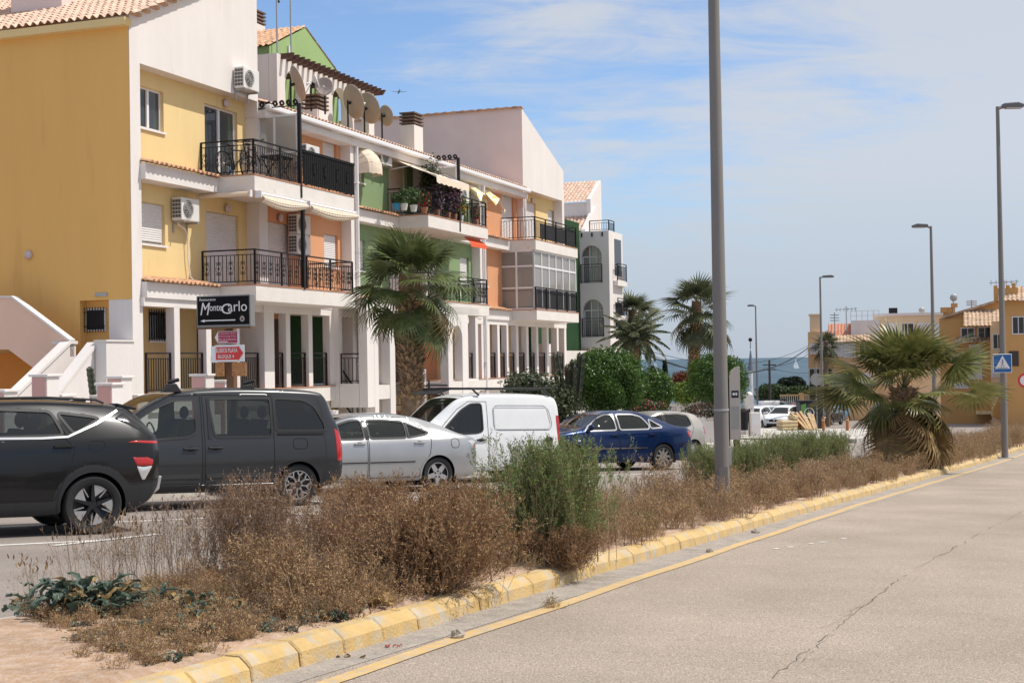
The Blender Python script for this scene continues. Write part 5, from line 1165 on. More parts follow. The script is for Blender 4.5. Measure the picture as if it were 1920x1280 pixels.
# ground cover of dry weeds along the strip: one mass
def cover():
    protos=[weed(40+i,26,(.30,.22,.36,.26)[i],.5,8,.10,4,.016,.006,.10,.003,.6,.15,bit_mi=(1,1,2,4)[i],bit2=(3,.68)) for i in range(4)]; prg=[weed(50+i,40,.26,.55,3,.1,1,.02,.004,.07,.003,.8,.2,bit_mi=3) for i in range(3)]
    rs=np.random.RandomState(5); parts=[]
    def put(s,c,sc,pr):
        V,Fq,M=pr[rs.randint(len(pr))]; a=rs.rand()*6.28; ca,sa=math.cos(a),math.sin(a); X=V*sc; q=rw(s,c,.13); parts.append((np.stack([X[:,0]*ca-X[:,1]*sa+q.x,X[:,0]*sa+X[:,1]*ca+q.y,X[:,2]+q.z],-1),Fq,M))
    s=8.6
    while s<70:
        n=5 if s<12 else (7 if s<34 else 6)
        for _ in range(n):
            c=rs.uniform(5.0,7.0); sc=rs.uniform(.5,1.0) if s<13.5 else rs.uniform(.9,1.75)
            sc*=.8+.45*math.sin(s*1.9+c*2.3)*math.sin(s*.7+1)
            if s>40: sc*=1.35
            put(s+rs.rand()*.5,c,sc,protos if rs.rand()<.72 else prg)
        s+=.33 if s<30 else .7
    for _ in range(90): put(rs.uniform(7.9,9.6),rs.uniform(4.95,7.0),rs.uniform(.3,.8),prg if rs.rand()<.45 else protos)
    for _ in range(60): put(rs.uniform(7.3,8.2),rs.uniform(5.9,7.0),rs.uniform(.25,.6),prg if rs.rand()<.5 else protos)
    V,Fq,M=merge(parts); tag(mesh_np('dry_weeds',V,Fq,WM+[OLIVE],M),'dry brown weeds and straw covering the median strip','weeds',kind='stuff')
cover()
for (px,py,sc_,sd_,lab) in ((560,1150,.75,141,'small olive green weed among the straw left of the biggest brown bush'),(895,1098,.8,142,'low olive green weed at the kerb between brown and green bushes'),(1205,1030,.7,143,'low olive weed by the kerb just right of the green bush'),(1255,985,.8,144,'olive weed in the dry strip behind the kerb, right of the green bush'),(1330,985,.65,145,'small olive weed by the kerb below the tall lamp post'),(1440,950,.8,146,'olive weed by the kerb right of the tall lamp post'),(650,1075,.8,147,'olive tinged weed behind the gap in the brown bushes')):
    plant('green_weed',lab,'weed',px,py,weed(sd_,60,.44,.45,12,.13,7,.022,.008,.16,.0032,.75,.1,bit_mi=1,bit2=(2,.25)),[DRYS,OLIVE,STRAW],scale=sc_)
# broad grey-green leaves at the lower left
def leaf_grid(L,Wd,droop,lobe,rs,n=7):
    V=[];Fq=[]
    for i in range(n):
        t=i/(n-1); w=Wd*math.sin(math.pi*min(1,t*.9+.08))**.8*(1+lobe*(1 if i%2 else -1)*.5); z=L*(.55*t-droop*t*t); x=L*t
        for j in(-1,-.5,0,.5,1): V.append((x,w*j+rs.randn()*.003,z+abs(j)*w*.45+rs.randn()*.006))
    for i in range(n-1):
        for j in range(4): Fq.append((i*5+j,i*5+j+1,(i+1)*5+j+1,(i+1)*5+j))
    return np.array(V),np.array(Fq)
def broadleaf(seed,n,L,h,spread=.05):
    rs=np.random.RandomState(seed); parts=[]
    for i in range(n):
        l=L*rs.uniform(.55,1.15); V,Fq=leaf_grid(l,l*rs.uniform(.16,.26),rs.uniform(.35,1.1),rs.uniform(.25,.75),rs); a=rs.rand()*6.28; el=rs.uniform(-.25,.9); ce,se=math.cos(el),math.sin(el)
        X=np.stack([V[:,0]*ce-V[:,2]*se,V[:,1],V[:,0]*se+V[:,2]*ce],-1); ca,sa=math.cos(a),math.sin(a)
        X=np.stack([X[:,0]*ca-X[:,1]*sa+rs.randn()*spread,X[:,0]*sa+X[:,1]*ca+rs.randn()*spread,np.maximum(X[:,2]+rs.uniform(.0,h),-.01)],-1); parts.append((X,Fq,np.full(len(Fq),1 if rs.rand()<.2 else 0)))
    return merge(parts)
for (px,py,n,L,h,lab,sd) in ((135,1195,150,.15,.24,'large grey green broad leaved weed at the lower left corner of the bed',21),(205,1190,120,.13,.18,'broad leaved weed just right of the largest one',22),(270,1182,110,.12,.13,'small broad leaved weed in the middle of the leafy patch',23),(335,1190,110,.11,.11,'broad leaved weed half dried, right end of the leafy patch',24),(45,1178,20,.12,.1,'tiny leafy weed at the far left by the pale kerb',25),(400,1195,90,.10,.10,'grey green leaves under the lilac dry bush',26),(300,1232,80,.09,.04,'flat creeping grey green weed nearest to the yellow kerb',27)):
    plant('broadleaf_weed',lab,'weed',px,py,broadleaf(sd,n,L,h,.13 if n>60 else .06),[THIS,PALMB],'leaves',base=.11)
plant('road_tuft','little green grass tuft growing on the road edge line','weed',1035,1140,weed(31,50,.10,1.0,2,.03,2,.014,.004,.05,.003,.8,.2),[STRAW,OLIVE],base=0)
def low_cover():
    rs=np.random.RandomState(8); pr=[broadleaf(90+i,16,.085,.05,.05) for i in range(3)]; pd=[weed(95+i,22,.17,.7,5,.07,3,.018,.007,.07,.0028,.6,.2,bit_mi=1,bit2=(3,.5)) for i in range(3)]; parts=[]
    for _ in range(520):
        c=rs.uniform(4.95,7.05); f=rs.rand()**1.3; s=6.1+(c-5.1)*.66+f*3.0+rs.randn()*.12; k=rs.rand(); q=rw(s,c,.13); a=rs.rand()*6.28; ca,sa=math.cos(a),math.sin(a); sc=rs.uniform(.5,1.2)*(.6+.5*f)
        if k<.45: V,Fq,M=pr[rs.randint(3)]; M=np.where(rs.rand()<.45,5,4)*np.ones(len(Fq),int)
        else: V,Fq,M=pd[rs.randint(3)]
        X=V*sc; parts.append((np.stack([X[:,0]*ca-X[:,1]*sa+q.x,X[:,0]*sa+X[:,1]*ca+q.y,X[:,2]+q.z],-1),Fq,M))
    V,Fq,M=merge(parts); tag(mesh_np('ground_weeds',V,Fq,WM+[THIS,PALMB],M),'low curled leaves and dry stalks covering the near end of the bed','weeds',kind='stuff')
low_cover()
# ---------------------------------------------------------------- palms
def frond(rs,R_,n=34,arc=2.3,droop=.25):
    """fan blade in local x (outwards): leaflets radiate from the hub; returns V,F"""
    parts=[]; th=np.linspace(-arc,arc,n); L_=R_*(.72+.28*np.cos(th*.55))*(1-.08*rs.rand(n)); k=6; s=np.linspace(0,1,k); P=np.zeros((n,k,3)); r=L_[:,None]*s[None]
    P[...,0]=np.cos(th)[:,None]*r; P[...,1]=np.sin(th)[:,None]*r*(1-.12*s[None]); P[...,2]=-.18*R_*np.abs(np.sin(th))[:,None]**2*s[None]+ .10*R_*(s[None]*(1-s[None]))-droop*R_*np.clip(s[None]-.5,0,1)**2*4*(.5+rs.rand(n)[:,None])
    P[:,-1,:2]+=rs.randn(n,2)*R_*.03; P[:,:,2]+=(np.where(np.arange(n)%2,1,-1)*.012*R_)[:,None]*s[None]
    dth=2*arc/n; wd=np.minimum(r*dth*1.15,L_[:,None]*np.array([.012,.075,.085,.058,.028,.003])[None]*1.15)+.003
    T=np.array([0,0,1.]); V,Fq,M=strips(P,wd,rs,0,flat=T); return V,Fq
def fan_palm_crown(seed,nf,pet,Rb,emin,emax,dead=0,mi=0,zspread=.25,power=.8,nl=34):
    rs=np.random.RandomState(seed); parts=[]
    for i in range(nf):
        t=((i+.5)/nf)**power; el=emax+(emin-emax)*t+rs.randn()*.10; az=i*2.39996+rs.randn()*.2; sc=rs.uniform(.78,1.14)*(1 if i>2 else .8); R_=Rb*sc; pl=pet*sc*(.55+.6*t if el<1.0 else .5)
        V,Fq=frond(rs,R_,nl,rs.uniform(1.9,2.5),rs.uniform(.02,.09)+(.22 if el<-.5 else .08 if el<.1 else 0)); 
        d0=np.array([math.cos(el),0,math.sin(el)]); el2=el-rs.uniform(.05,.5) if el>-.9 else el-.2; ce,se=math.cos(el2),math.sin(el2); roll=rs.randn()*.35
        cr,sr=math.cos(roll),math.sin(roll); y,z=V[:,1]*cr-V[:,2]*sr,V[:,1]*sr+V[:,2]*cr
        X=np.stack([V[:,0]*ce-z*se,y,V[:,0]*se+z*ce],-1); mid=d0*pl*.6; end=mid+np.array([math.cos((el+el2)/2),0,math.sin((el+el2)/2)])*pl*.5; X=X+end
        z0=-zspread*t*1.5
        PP=np.array([[0,0,0],mid*.5,mid,end])[None]; sv,sf,_=strips(PP,np.array([[.055,.04,.032,.024]])*max(.6,Rb/.9),rs,0,flat=np.array([0,0,1.]))
        ca,sa=math.cos(az),math.sin(az); isd=el<-.5 and rs.rand()<dead
        for (W_,F_,m) in ((X,Fq,1 if isd else mi),(sv,sf,2)):
            parts.append((np.stack([W_[:,0]*ca-W_[:,1]*sa,W_[:,0]*sa+W_[:,1]*ca,W_[:,2]+z0],-1),F_,np.full(len(F_),m)))
    return merge(parts)
def palm_trunk(parent,h,r0,r1,boots=0,seed=0,bend=(0,0),z0=-.3,rboot=.1):
    b=MB(); n=14; pts=[(bend[0]*(k/n)**2,bend[1]*(k/n)**2,z0+(h-z0)*k/n) for k in range(n+1)]; rs_=[r0+(r1-r0)*k/n*(1)+ (.02*r0*math.sin(k*2.1)) for k in range(n+1)]; rs_[0]*=1.25
    b.tube(pts,rs_,14); o=b.build('trunk',BARK,parent,smooth=True)
    if boots:
        r=random.Random(seed); k=MB(); za,zb=boots
        m=int((zb-za)/.055)*int(6+r0*20)
        for i in range(m):
            z=za+(zb-za)*i/m; t=(z-z0)/(h-z0); rr=(r0+(r1-r0)*t)*1.0; z+=r.uniform(-.05,.05); a=i*2.39996+r.uniform(-.35,.35); w=r.uniform(.035,.085); L_=r.uniform(.06,.2); c_,s_=math.cos(a),math.sin(a); bx,by=bend[0]*t*t,bend[1]*t*t
            o_=Vector((c_,s_,0)); tg=Vector((-s_,c_,0)); p=Vector((bx,by,z))+o_*rr*.95; out=r.uniform(.06,.14)
            k.add([p-tg*w,p+tg*w,p+tg*w*.55+o_*out+Vector((0,0,L_*.8)),p-tg*w*.55+o_*out+Vector((0,0,L_*.8)),p-tg*w*.9-o_*.02+Vector((0,0,L_*.5)),p+tg*w*.9-o_*.02+Vector((0,0,L_*.5)),p+o_*(out+.02)+Vector((0,0,L_)),p+o_*(rr*.02)+Vector((0,0,L_*.9))],
                  [(0,1,2,3),(0,3,4),(1,5,2),(3,2,7),(2,6,3)])
        k.build('leaf_bases',BOOT,o)
    return o
def palm(name,label,px,Y,ztop_py,data,mats,r0,r1,boots=None,scale=1.,seed=0,bend=(0,0),off=0.,base_px=None):
    p=onG(px,Y); zt=at(px,ztop_py,Y).z-p.z
    t=thing(name,label,'palm tree',p+Vector((0,0,off))); palm_trunk(t,zt,r0,r1,boots(zt) if boots else 0,seed,bend)
    c=mesh_np('crown',data[0],data[1],mats,data[2],parent=t); c.location=(bend[0],bend[1],zt); return t
PM=[PALMG,PALMB,STALK,PALMD]
palm('fan_palm','tall fan palm with a scaly orange brown trunk before the apartment entrance',771,36,515,fan_palm_crown(61,40,.95,.92,-.85,1.45,.12,0,.25,1.1,34),PM,.26,.28,lambda h:(h-3.2,h-.6),seed=3)
palm('fan_palm','tall slim palm right of the building, its crown crossed by the tall lamp post',1299,70,565,fan_palm_crown(62,40,1.15,1.1,-1.05,1.4,.2,3,.4,.95,24),PM,.27,.24,lambda h:(1.,h-.5),seed=5,bend=(.25,0))
palm('fan_palm','fan palm beside the white arched block, above the drooping date palm',1188,76,580,fan_palm_crown(63,44,.9,1.0,-1.0,1.4,.25,3,.35,.95,22),PM,.26,.24,None)
def feather_crown(seed,nf,L,emin,emax,mi=3,ll=.38,nl=34):
    rs=np.random.RandomState(seed); parts=[]
    for i in range(nf):
        t=(i+.5)/nf; el=emax+(emin-emax)*t; az=i*2.39996; k=9; s=np.linspace(0,1,k); l=L*rs.uniform(.85,1.1); a=el-1.25*s*(.6+.4*t); x=np.concatenate([[0],np.cumsum(np.cos(a[:-1]))])*l/(k-1); z=np.concatenate([[0],np.cumsum(np.sin(a[:-1]))])*l/(k-1)
        PP=np.stack([x,0*x,z],-1)[None]; sv,sf,_=strips(PP,np.linspace(.06,.012,k)[None],rs,0,flat=np.array([0,0,1.])); ca,sa=math.cos(az),math.sin(az); P2=[]
        u=np.linspace(.15,1,nl); bx=np.interp(u,s,x); bz=np.interp(u,s,z); ta=np.interp(u,s,a)
        for sg in(1,-1):
            lw=ll*np.sin(np.pi*(u*.8+.15)); d=np.stack([np.cos(ta)*.65,sg*np.ones(nl)*.75,np.sin(ta)*.65-.25],-1); d/=np.linalg.norm(d,axis=1,keepdims=True); b0=np.stack([bx,0*bx,bz],-1); P2.append(np.stack([b0,b0+d*lw[:,None]*.55,b0+d*lw[:,None]+np.array([0,0,-.18])*lw[:,None]],1))
        P2=np.concatenate(P2); lv,lf,_=strips(P2,np.array([[.03,.04,.006]]).repeat(len(P2),0)*1.3,rs,0)
        for (W_,F_,m) in((sv,sf,2),(lv,lf,mi)): parts.append((np.stack([W_[:,0]*ca-W_[:,1]*sa,W_[:,0]*sa+W_[:,1]*ca,W_[:,2]],-1),F_,np.full(len(F_),m)))
    return merge(parts)
palm('date_palm','drooping date palm beside the white arched block, by the round hedge',1192,69,632,feather_crown(64,34,1.9,-.5,1.2),PM,.2,.2,None)
# low wide fan palm standing on the median
bp=gp(1698,888); bpY=bp.y
t=thing('bush_palm','low wide bush palm with dead hanging leaves on the median strip','palm tree',(bp.x,bp.y,bp.z+.1))
palm_trunk(t,2.0,.32,.27,(.1,1.9),9,rboot=.12)
V,Fq,M=fan_palm_crown(65,38,1.3,1.0,-.05,1.52,.0,0,.25,.95,32); c=mesh_np('crown',V,Fq,[PALMO,PALMB,STALK,PALMD],M,parent=t); c.location=(0,0,2.1)
V,Fq,M=fan_palm_crown(66,52,1.0,.9,-1.42,-.2,.85,0,.3,.8,32); c=mesh_np('dead_skirt',V,Fq,[PALMO,PALMB,STALK,PALMD],M,parent=t); c.location=(0,0,1.85)
palm('fan_palm','small palm crown rising behind the ochre house by the sea',1549,128,640,fan_palm_crown(67,26,.8,1.1,-.9,1.4,.1,3,.3,.9,14),PM,.2,.2,None)
palm('fan_palm','thin street palm with a bushy top before the ochre houses',1551,100,716,fan_palm_crown(68,22,.6,.9,-1.2,1.2,.6,3,.3,.9,14),PM,.16,.16,None)
# ---------------------------------------------------------------- clipped shrubs
def leafball(seed,n,rx,ry,rz_,leaf,rough=.12,boxy=1.,shell=.35,flat=0.):
    rs=np.random.RandomState(seed); d=rs.randn(n,3); d/=np.linalg.norm(d,axis=1,keepdims=True)
    ph=rs.rand(6)*6.28; fr=rs.randint(2,7,(6,3)); nz=sum(np.sin((d*fr[i]).sum(1)*1.6+ph[i]) for i in range(6))/6
    r=(1-shell*rs.rand(n)**1.7)*(1+rough*nz*1.8)*(1+.04*rs.randn(n)); sup=(np.abs(d)**(2/boxy)).sum(1)**(-boxy/2); C=d*(r*sup)[:,None]*np.array([rx,ry,rz_])
    nrm=d+rs.randn(n,3)*.7; a=np.cross(nrm,rs.randn(n,3)); a/=np.linalg.norm(a,axis=1,keepdims=True)+1e-9; l=leaf*(.6+.8*rs.rand(n)); P=np.stack([C-a*l[:,None]*.5,C,C+a*l[:,None]*.5],1); P[:,1]+=(nrm/np.linalg.norm(nrm,axis=1,keepdims=True))*l[:,None]*.12
    bn=np.cross(a,nrm); bn/=np.linalg.norm(bn,axis=1,keepdims=True)+1e-9; w=l*.27
    V=np.stack([P[:,0],P[:,1]-bn*w[:,None],P[:,1]+bn*w[:,None],P[:,2]],1).reshape(-1,3); i=np.arange(n)*4; Fq=np.stack([i,i+1,i+3,i+2],-1); return V,Fq,np.zeros(n,int)
def shrub(name,label,cat,px,pyc,Y,rx,rz_,n,leaf,m,seed,ry=None,boxy=1.,trunks=3,rough=.12,mats2=None,shell=.4):
    c=at(px,pyc,Y); g_=gz(c.x,c.y); h=c.z-g_; t=thing(name,label,cat,(c.x,c.y,g_)); V,Fq,M=leafball(seed,n,rx,ry or rx,rz_,leaf,rough,boxy,shell)
    if mats2: M=(np.random.RandomState(seed).rand(len(M))<mats2[1]).astype(int)
    o=mesh_np('crown',V,Fq,[m]+([mats2[0]] if mats2 else []),M,parent=t); o.location=(0,0,h)
    r=random.Random(seed); b=MB()
    for k in range(trunks):
        a=k*2.1; b.tube([(math.cos(a)*.15,math.sin(a)*.15,-.1),(math.cos(a)*.25+r.uniform(-.1,.1),math.sin(a)*.2,h-rz_*.4),(math.cos(a)*rx*.5,math.sin(a)*rx*.4,h+rz_*.2)],[.07,.05,.02],6)
    if trunks: b.build('trunk',BARK,t,smooth=True)
    return t
shrub('clipped_shrub','largest round clipped shrub, leafy dark green, before the white arched block','shrub',1134,714,46,1.2,.95,26000,.085,HEDGE,71,1.2,.75,4,.15)
shrub('clipped_shrub','smaller round shrub just right of the largest clipped shrub','shrub',1226,734,50,.66,.72,8000,.085,HEDGE,72,.7,.8,3,.18)
shrub('clipped_shrub','round clipped shrub split in two by the tall lamp post','shrub',1345,713,56,1.12,1.0,17000,.09,HEDGE,73,1.1,.8,3,.15)
shrub('leafy_shrub','small yellow green shrub below the red leaved shrub','shrub',1281,738,60,.5,.5,3200,.09,leafmat('young_leaf',(.14,.22,.03),.3,(.2,.28,.05),.4,.3,5),74,.5,1.,2,.15)
shrub('leafy_shrub','dark red leaved shrub at the foot of the tall slim palm','shrub',1283,714,66,.62,.42,2600,.1,leafmat('red_leaf',(.20,.035,.02),.3,(.09,.06,.03),.4,.3,5),75,.5,1.,2,.2)
shrub('flower_bush','crimson flowering bush low behind the beige hatchback','shrub',1210,765,48,.75,.28,3000,.07,leafmat('dull_leaf',(.06,.08,.03),.3,None,.5,.2),76,.5,1.,0,.2,(FLOWR,.10))
shrub('flower_bush','dark red flowering bush along the white balustrade, behind the lamp post','shrub',1335,768,52,1.1,.28,3000,.07,leafmat('dull_leaf2',(.05,.06,.03),.3,None,.5,.2),77,.5,1.,0,.2,(FLOWR,.10))
shrub('garden_bush','tangled dark bush behind the white van, before the porch','shrub',1035,765,43,.8,.75,4200,.12,leafmat('tangle',(.05,.065,.03),.35,(.09,.10,.05),.5,.2,5),78,.6,1.,3,.35,None,.9)
shrub('garden_bush','feathery grey green bush under the porch, above the roof rack','shrub',988,725,42,.75,.45,2600,.13,leafmat('greygreen',(.07,.095,.05),.3,(.12,.13,.08),.5,.2,5),79,.6,1.,3,.35,None,.9)
shrub('seaside_bush','dark domed tree standing by the sea beyond the car park','tree',1484,721,175,1.6,.85,5000,.3,leafmat('dark_pine',(.012,.02,.010),.3,None,.7,.1),80,1.7,.75,2,.12)
for (px,py,rx,rz_,sd,lab) in ((1448,738,1.9,1.1,81,'green hedge clump at the left end of the seaside wall'),(1470,740,1.9,.9,82,'dark green hedge clump under the domed tree'),(1500,738,1.7,.9,83,'hedge clump right of the domed tree'),(1530,738,1.6,.9,84,'hedge clump by the ochre house corner')): shrub('hedge',lab,'hedge',px,py,165,rx,rz_,2600,.28,leafmat('seaside_hedge',(.035,.06,.018),.3,(.06,.09,.03),.5,.2,2),sd,1.5,.8,0,.12)
for (px,py,Y,rx,rz_,lab,sd) in ((1247,697,75,.14,.62,'slim dark cypress against the sea',91),(1223,704,72,.22,.5,'little dark cypress top beside the smaller round shrub',92)): shrub('cypress',lab,'tree',px,py,Y,rx,rz_,1500,.09,leafmat('cypress',(.015,.03,.012),.3,None,.7,.1),sd,rx,1.,1,.1)
# cactus stems by the porch end and a lone column cactus
CACT=mat('cactus_skin',(.035,.045,.022),.6,var=.35,vscale=14,col2=(.16,.07,.04),c2scale=9,c2lo=.58,c2hi=.66)
def cactus(name,label,px,py,Y,stems,h,r,seed):
    p=at(px,py,Y); p.z=min(p.z,gz(p.x,p.y)+2); t=thing(name,label,'cactus',p); rr=random.Random(seed)
    for k in range(stems):
        b=MB(); a=rr.uniform(0,6.28); R_=rr.uniform(0,.45) if stems>1 else 0; x,y=R_*math.cos(a),R_*math.sin(a); hh=h*rr.uniform(.6,1); n=14; pr=[]
        for i in range(n+1):
            z=hh*i/n; q=r*(1 if i<n else .3)*(1+.16*(i%2))
            pr.append((q,z))
        V=[];m=10
        for q,z in pr:
            for j in range(m): u=2*math.pi*j/m; w=q*(1 if j%2 else .72); V.append((x+w*math.cos(u)+z*.12*math.cos(a),y+w*math.sin(u)+z*.12*math.sin(a),z))
        b.add(V,[(i*m+j,i*m+(j+1)%m,(i+1)*m+(j+1)%m,(i+1)*m+j) for i in range(n) for j in range(m)]+[tuple(range(n*m,n*m+m))]); b.build('stem',CACT,t)
cactus('cactus','cluster of dark upright cactus stems at the far end of the porch',1064,770,44,14,1.9,.07,4)
cactus('cactus','lone column cactus before the white stair wall',177,760,31,1,.95,.075,5)
# ================================================================ OUTDOOR STAIR AND GARDEN WALLS (left, before the ochre wall)
def A_(px,py,a): return fa(px,py,a)
st=thing('outdoor_staircase','white walled outdoor staircase with a rust coloured recess beside the ochre wall','staircase',(ORG.x,ORG.y,0),FROT)
yb=2.3; yb2=1.5; a0=fb(131,640,yb)[0]
q=lambda x,y:A_(x,y,a0)
b=MB(); top=[q(-60,558),q(22,558),q(131,640),q(131,700),q(72,655+34),q(22,655),q(-60,655)]; b.prism([top[0],top[1],top[2],(top[2][0],q(131,668)[1]),(q(72,697)),(q(16,655)),(q(-60,655))],'x',a0,a0+.16); b.build('sloped_parapet',WHITE_SHADE_PINK,st)
b=MB(); e=[q(-60,558),q(22,558),q(131,640)]
for p_,q_ in zip(e[:-1],e[1:]): b.bar((a0+.08,p_[0],p_[1]+.02),(a0+.08,q_[0],q_[1]+.02),.22,.05)
b.build('coping',WHITE,st)
b=MB(); b.box(a0+.6,a0+.75,yb+.2,6.4,-1.6,1.9); b.build('recess_wall',RUST,st)
f=lambda x,y:fb(x,y,yb)
p0=f(131,643); p1=f(25,745); sl_=(p0[1]-p1[1])/(p0[0]-p1[0]); n0=(p1[0]-1.2,p1[1]-1.2*sl_)
b=MB(); b.prism([(p0[0],p0[1]),(p0[0]+.22,p0[1]),(p0[0]+.22,-1.4),(n0[0],-1.4),(n0[0],n0[1])],'y',yb,yb+.2); b.bar((p0[0],yb+.1,p0[1]+.02),(n0[0],yb+.1,n0[1]+.02),.28,.07); b.box(p0[0]-.02,p0[0]+.26,yb-.03,yb+.5,p0[1]-.02,p0[1]+.05); b.build('stair_parapet',WHITE,st)
f=lambda x,y:fb(x,y,yb2); p0=f(181,645); p1=f(104,745); sl_=(p0[1]-p1[1])/(p0[0]-p1[0]); n0=(p1[0]-1.0,p1[1]-1.0*sl_)
b=MB(); b.prism([(p0[0],p0[1]),(p0[0],-1.4),(n0[0],-1.4),(n0[0],n0[1])],'y',yb2,yb2+.2); b.bar((p0[0],yb2+.1,p0[1]+.02),(n0[0],yb2+.1,n0[1]+.02),.28,.07); b.build('stair_parapet',WHITE,st)
b=MB(); 
for i in range(9): b.box(p0[0]-.3*(i+1),p0[0]-.3*i,yb2+.21,yb-.01,-1.4,p0[1]-.95-.19*i)
b.build('steps',TERRA,st)
pc=fb(200,640,1.18); b=MB(); b.box(pc[0]-.02,-3.64,1.18,1.48,-2.2,2.12); b.box(pc[0]-.05,-3.66,1.15,1.5,2.12,2.16); b.build('porch_parapet',WHITE,st)
gw=thing('garden_wall','low stepped white garden wall with pink pillars behind the dark crossover and grey carrier','wall',(ORG.x,ORG.y,0),FROT)
def pillar(px0,px1,py,yb,capped=True,m=PINK,d=.35):
    p=fb(px0,py,yb); q_=fb(px1,py,yb); w=max(.34,.36); b=MB(); b.box(p[0],p[0]+w,yb,yb+d,-2.,p[1]); b.box(p[0]-.04,p[0]+w+.04,yb-.04,yb+d+.04,p[1],p[1]+.05); o=b.build('pillar',WHITE,gw,bevel=.01)
    b=MB(); b.box(p[0]-.012,p[0]-.003,yb+.02,yb+d-.02,-2.,p[1]-.02); b.build('pink_face',PINK,o)
for (px,py) in ((88,706),(116,744),(200,745),(210,722),(228,709),(258,744),(385,705),(422,716),(8,735)): pillar(px,px+12,py,-1.6 if px not in(210,385) else -2.0)
b=MB(); b.box(-9.5,-2.5,-1.5,-1.3,-2.0,.42); b.box(-2.5,1.6,-1.5,-1.3,-2,.3); b.build('wall_panel',WHITE,gw)
# ================================================================ THINGS ON THE FACADE
ACM=mat('ac_casing',(.70,.68,.64),.45,var=.05,vscale=4); ACG=mat('ac_grille',(.10,.095,.09),.6); ACF=mat('ac_fan_guard',(.45,.43,.41),.5)
def make_ac(w=.82,h=.58,d=.3):
    t=thing('air_conditioner','x','air conditioner')
    b=MB(); b.box(0,w,-d,0,0,h); b.build('casing',ACM,t,bevel=.02)
    b=MB(); b.lathe([(.001,-d-.012),(.21,-d-.012),(.225,-d-.002)],(w*.36,0,h*.5),20,ax='y')
    b.build('fan',ACG,t); b=MB()
    for r_ in (.07,.13,.19,.225): b.tube([(w*.36+r_*math.cos(k/20*6.2832),-d-.02,h*.5+r_*math.sin(k/20*6.2832)) for k in range(21)],.006,4)
    for k in range(8): b.bar((w*.36,-d-.02,h*.5),(w*.36+.22*math.cos(k*.785),-d-.02,h*.5+.22*math.sin(k*.785)),.007)
    b.build('fan_guard',ACF,t); b=MB()
    for i in range(5):
        for j in range(3): b.box(-.008,-.002,-.27+j*.085,-.20+j*.085,.07+i*.095,.14+i*.095)
    b.build('side_grille',ACG,t); b=MB()
    for x in (.1,w-.1): b.box(x-.02,x+.02,-d-.02,.02,-.05,-.004); b.box(x-.02,x+.02,0,.03,-.3,-.05)
    b.box(.08,w-.08,-.03,.0,-.06,-.045); b.build('bracket',GALV,t); return t
AC0=make_ac(); ACL=[]
def ac(a,y,z,label,w=1.):
    global AC0
    o=AC0 if not ACL else dup(AC0); ACL.append(o); o.location=abw(a,y,z); o.rotation_euler=(0,0,FROT); o['label']=label; o['group']='air conditioners on the apartment front'; return o
p=fb(439,166,1.2); ac(p[0],1.2,p[1],'air conditioner high on the white gable of the apartment building')
p=fb(341,412,1.3); x=ac(p[0],1.6,p[1],'air conditioner on the yellow wall left of the lower near balcony, pipe hanging below')
b=MB(); b.tube([(.15,-.1,-.02),(.18,-.08,-.1),(.5,-.06,-.18),(.62,-.05,-.3),(.66,-.04,-.9),(.75,-.05,-1.4),(1.0,-.15,-1.6)],.018,6); b.build('pipe',PVC,x,smooth=True)
p=fb(558,440,1.2); ac(p[0]-.1,1.45,p[1]+.02,'upper of two stacked air conditioners on the orange wall'); p=fb(558,475,1.2); ac(p[0]-.1,1.45,p[1]-.02,'lower of two stacked air conditioners on the orange wall')
p=fb(575,300,.9); ac(p[0],1.2,p[1]-.1,'air conditioner seen over the black railing screen of the top near balcony')
p=fb(716,307,1.15); ac(p[0],1.45,p[1],'air conditioner under the eaves beside the domed cream awning')
p=fb(860,372,1.1); ac(p[0],1.3,p[1]-.15,'air conditioner on the green wall at the right end of the flower balcony')
def lamp_ball(px,py,y,label):
    p=fb(px,py,y); t=thing('wall_lamp',label,'wall lamp',abw(p[0],y,p[1]),FROT,'round wall lamps'); b=MB(); b.lathe([(.05,0),(.09,-.03),(.10,-.035)],(0,0,0),14,ax='y'); b.build('base',GALV,t); b=MB(); b.sphere((0,-.06,0),(.125,.06,.125),14,10); b.build('globe',mat('lamp_globe',(.55,.45,.45),.35),t,smooth=True)
lamp_ball(421,194,1.63,'round wall lamp over the top near glass door'); lamp_ball(424,391,1.63,'round wall lamp over the lower near shutter door'); lamp_ball(523,408,1.49,'round wall lamp on the orange wall under the awning'); lamp_ball(956,362,1.49,'round wall lamp on the orange wall by the far gable'); lamp_ball(997,376,1.63,'round wall lamp on the far yellow wall')
p=fa(56,478,-3.61); t=thing('wall_lamp','round wall lamp alone on the big ochre side wall','wall lamp',abw(-3.61,p[0],p[1]),FROT,'round wall lamps'); b=MB(); b.sphere((-.06,0,0),(.07,.11,.11),16,12); b.build('globe',MATS['lamp_globe'],t,smooth=True); b=MB(); b.lathe([(.06,0),(.09,-.03)],(0,0,0),14,ax='x'); b.build('base',GALV,t)
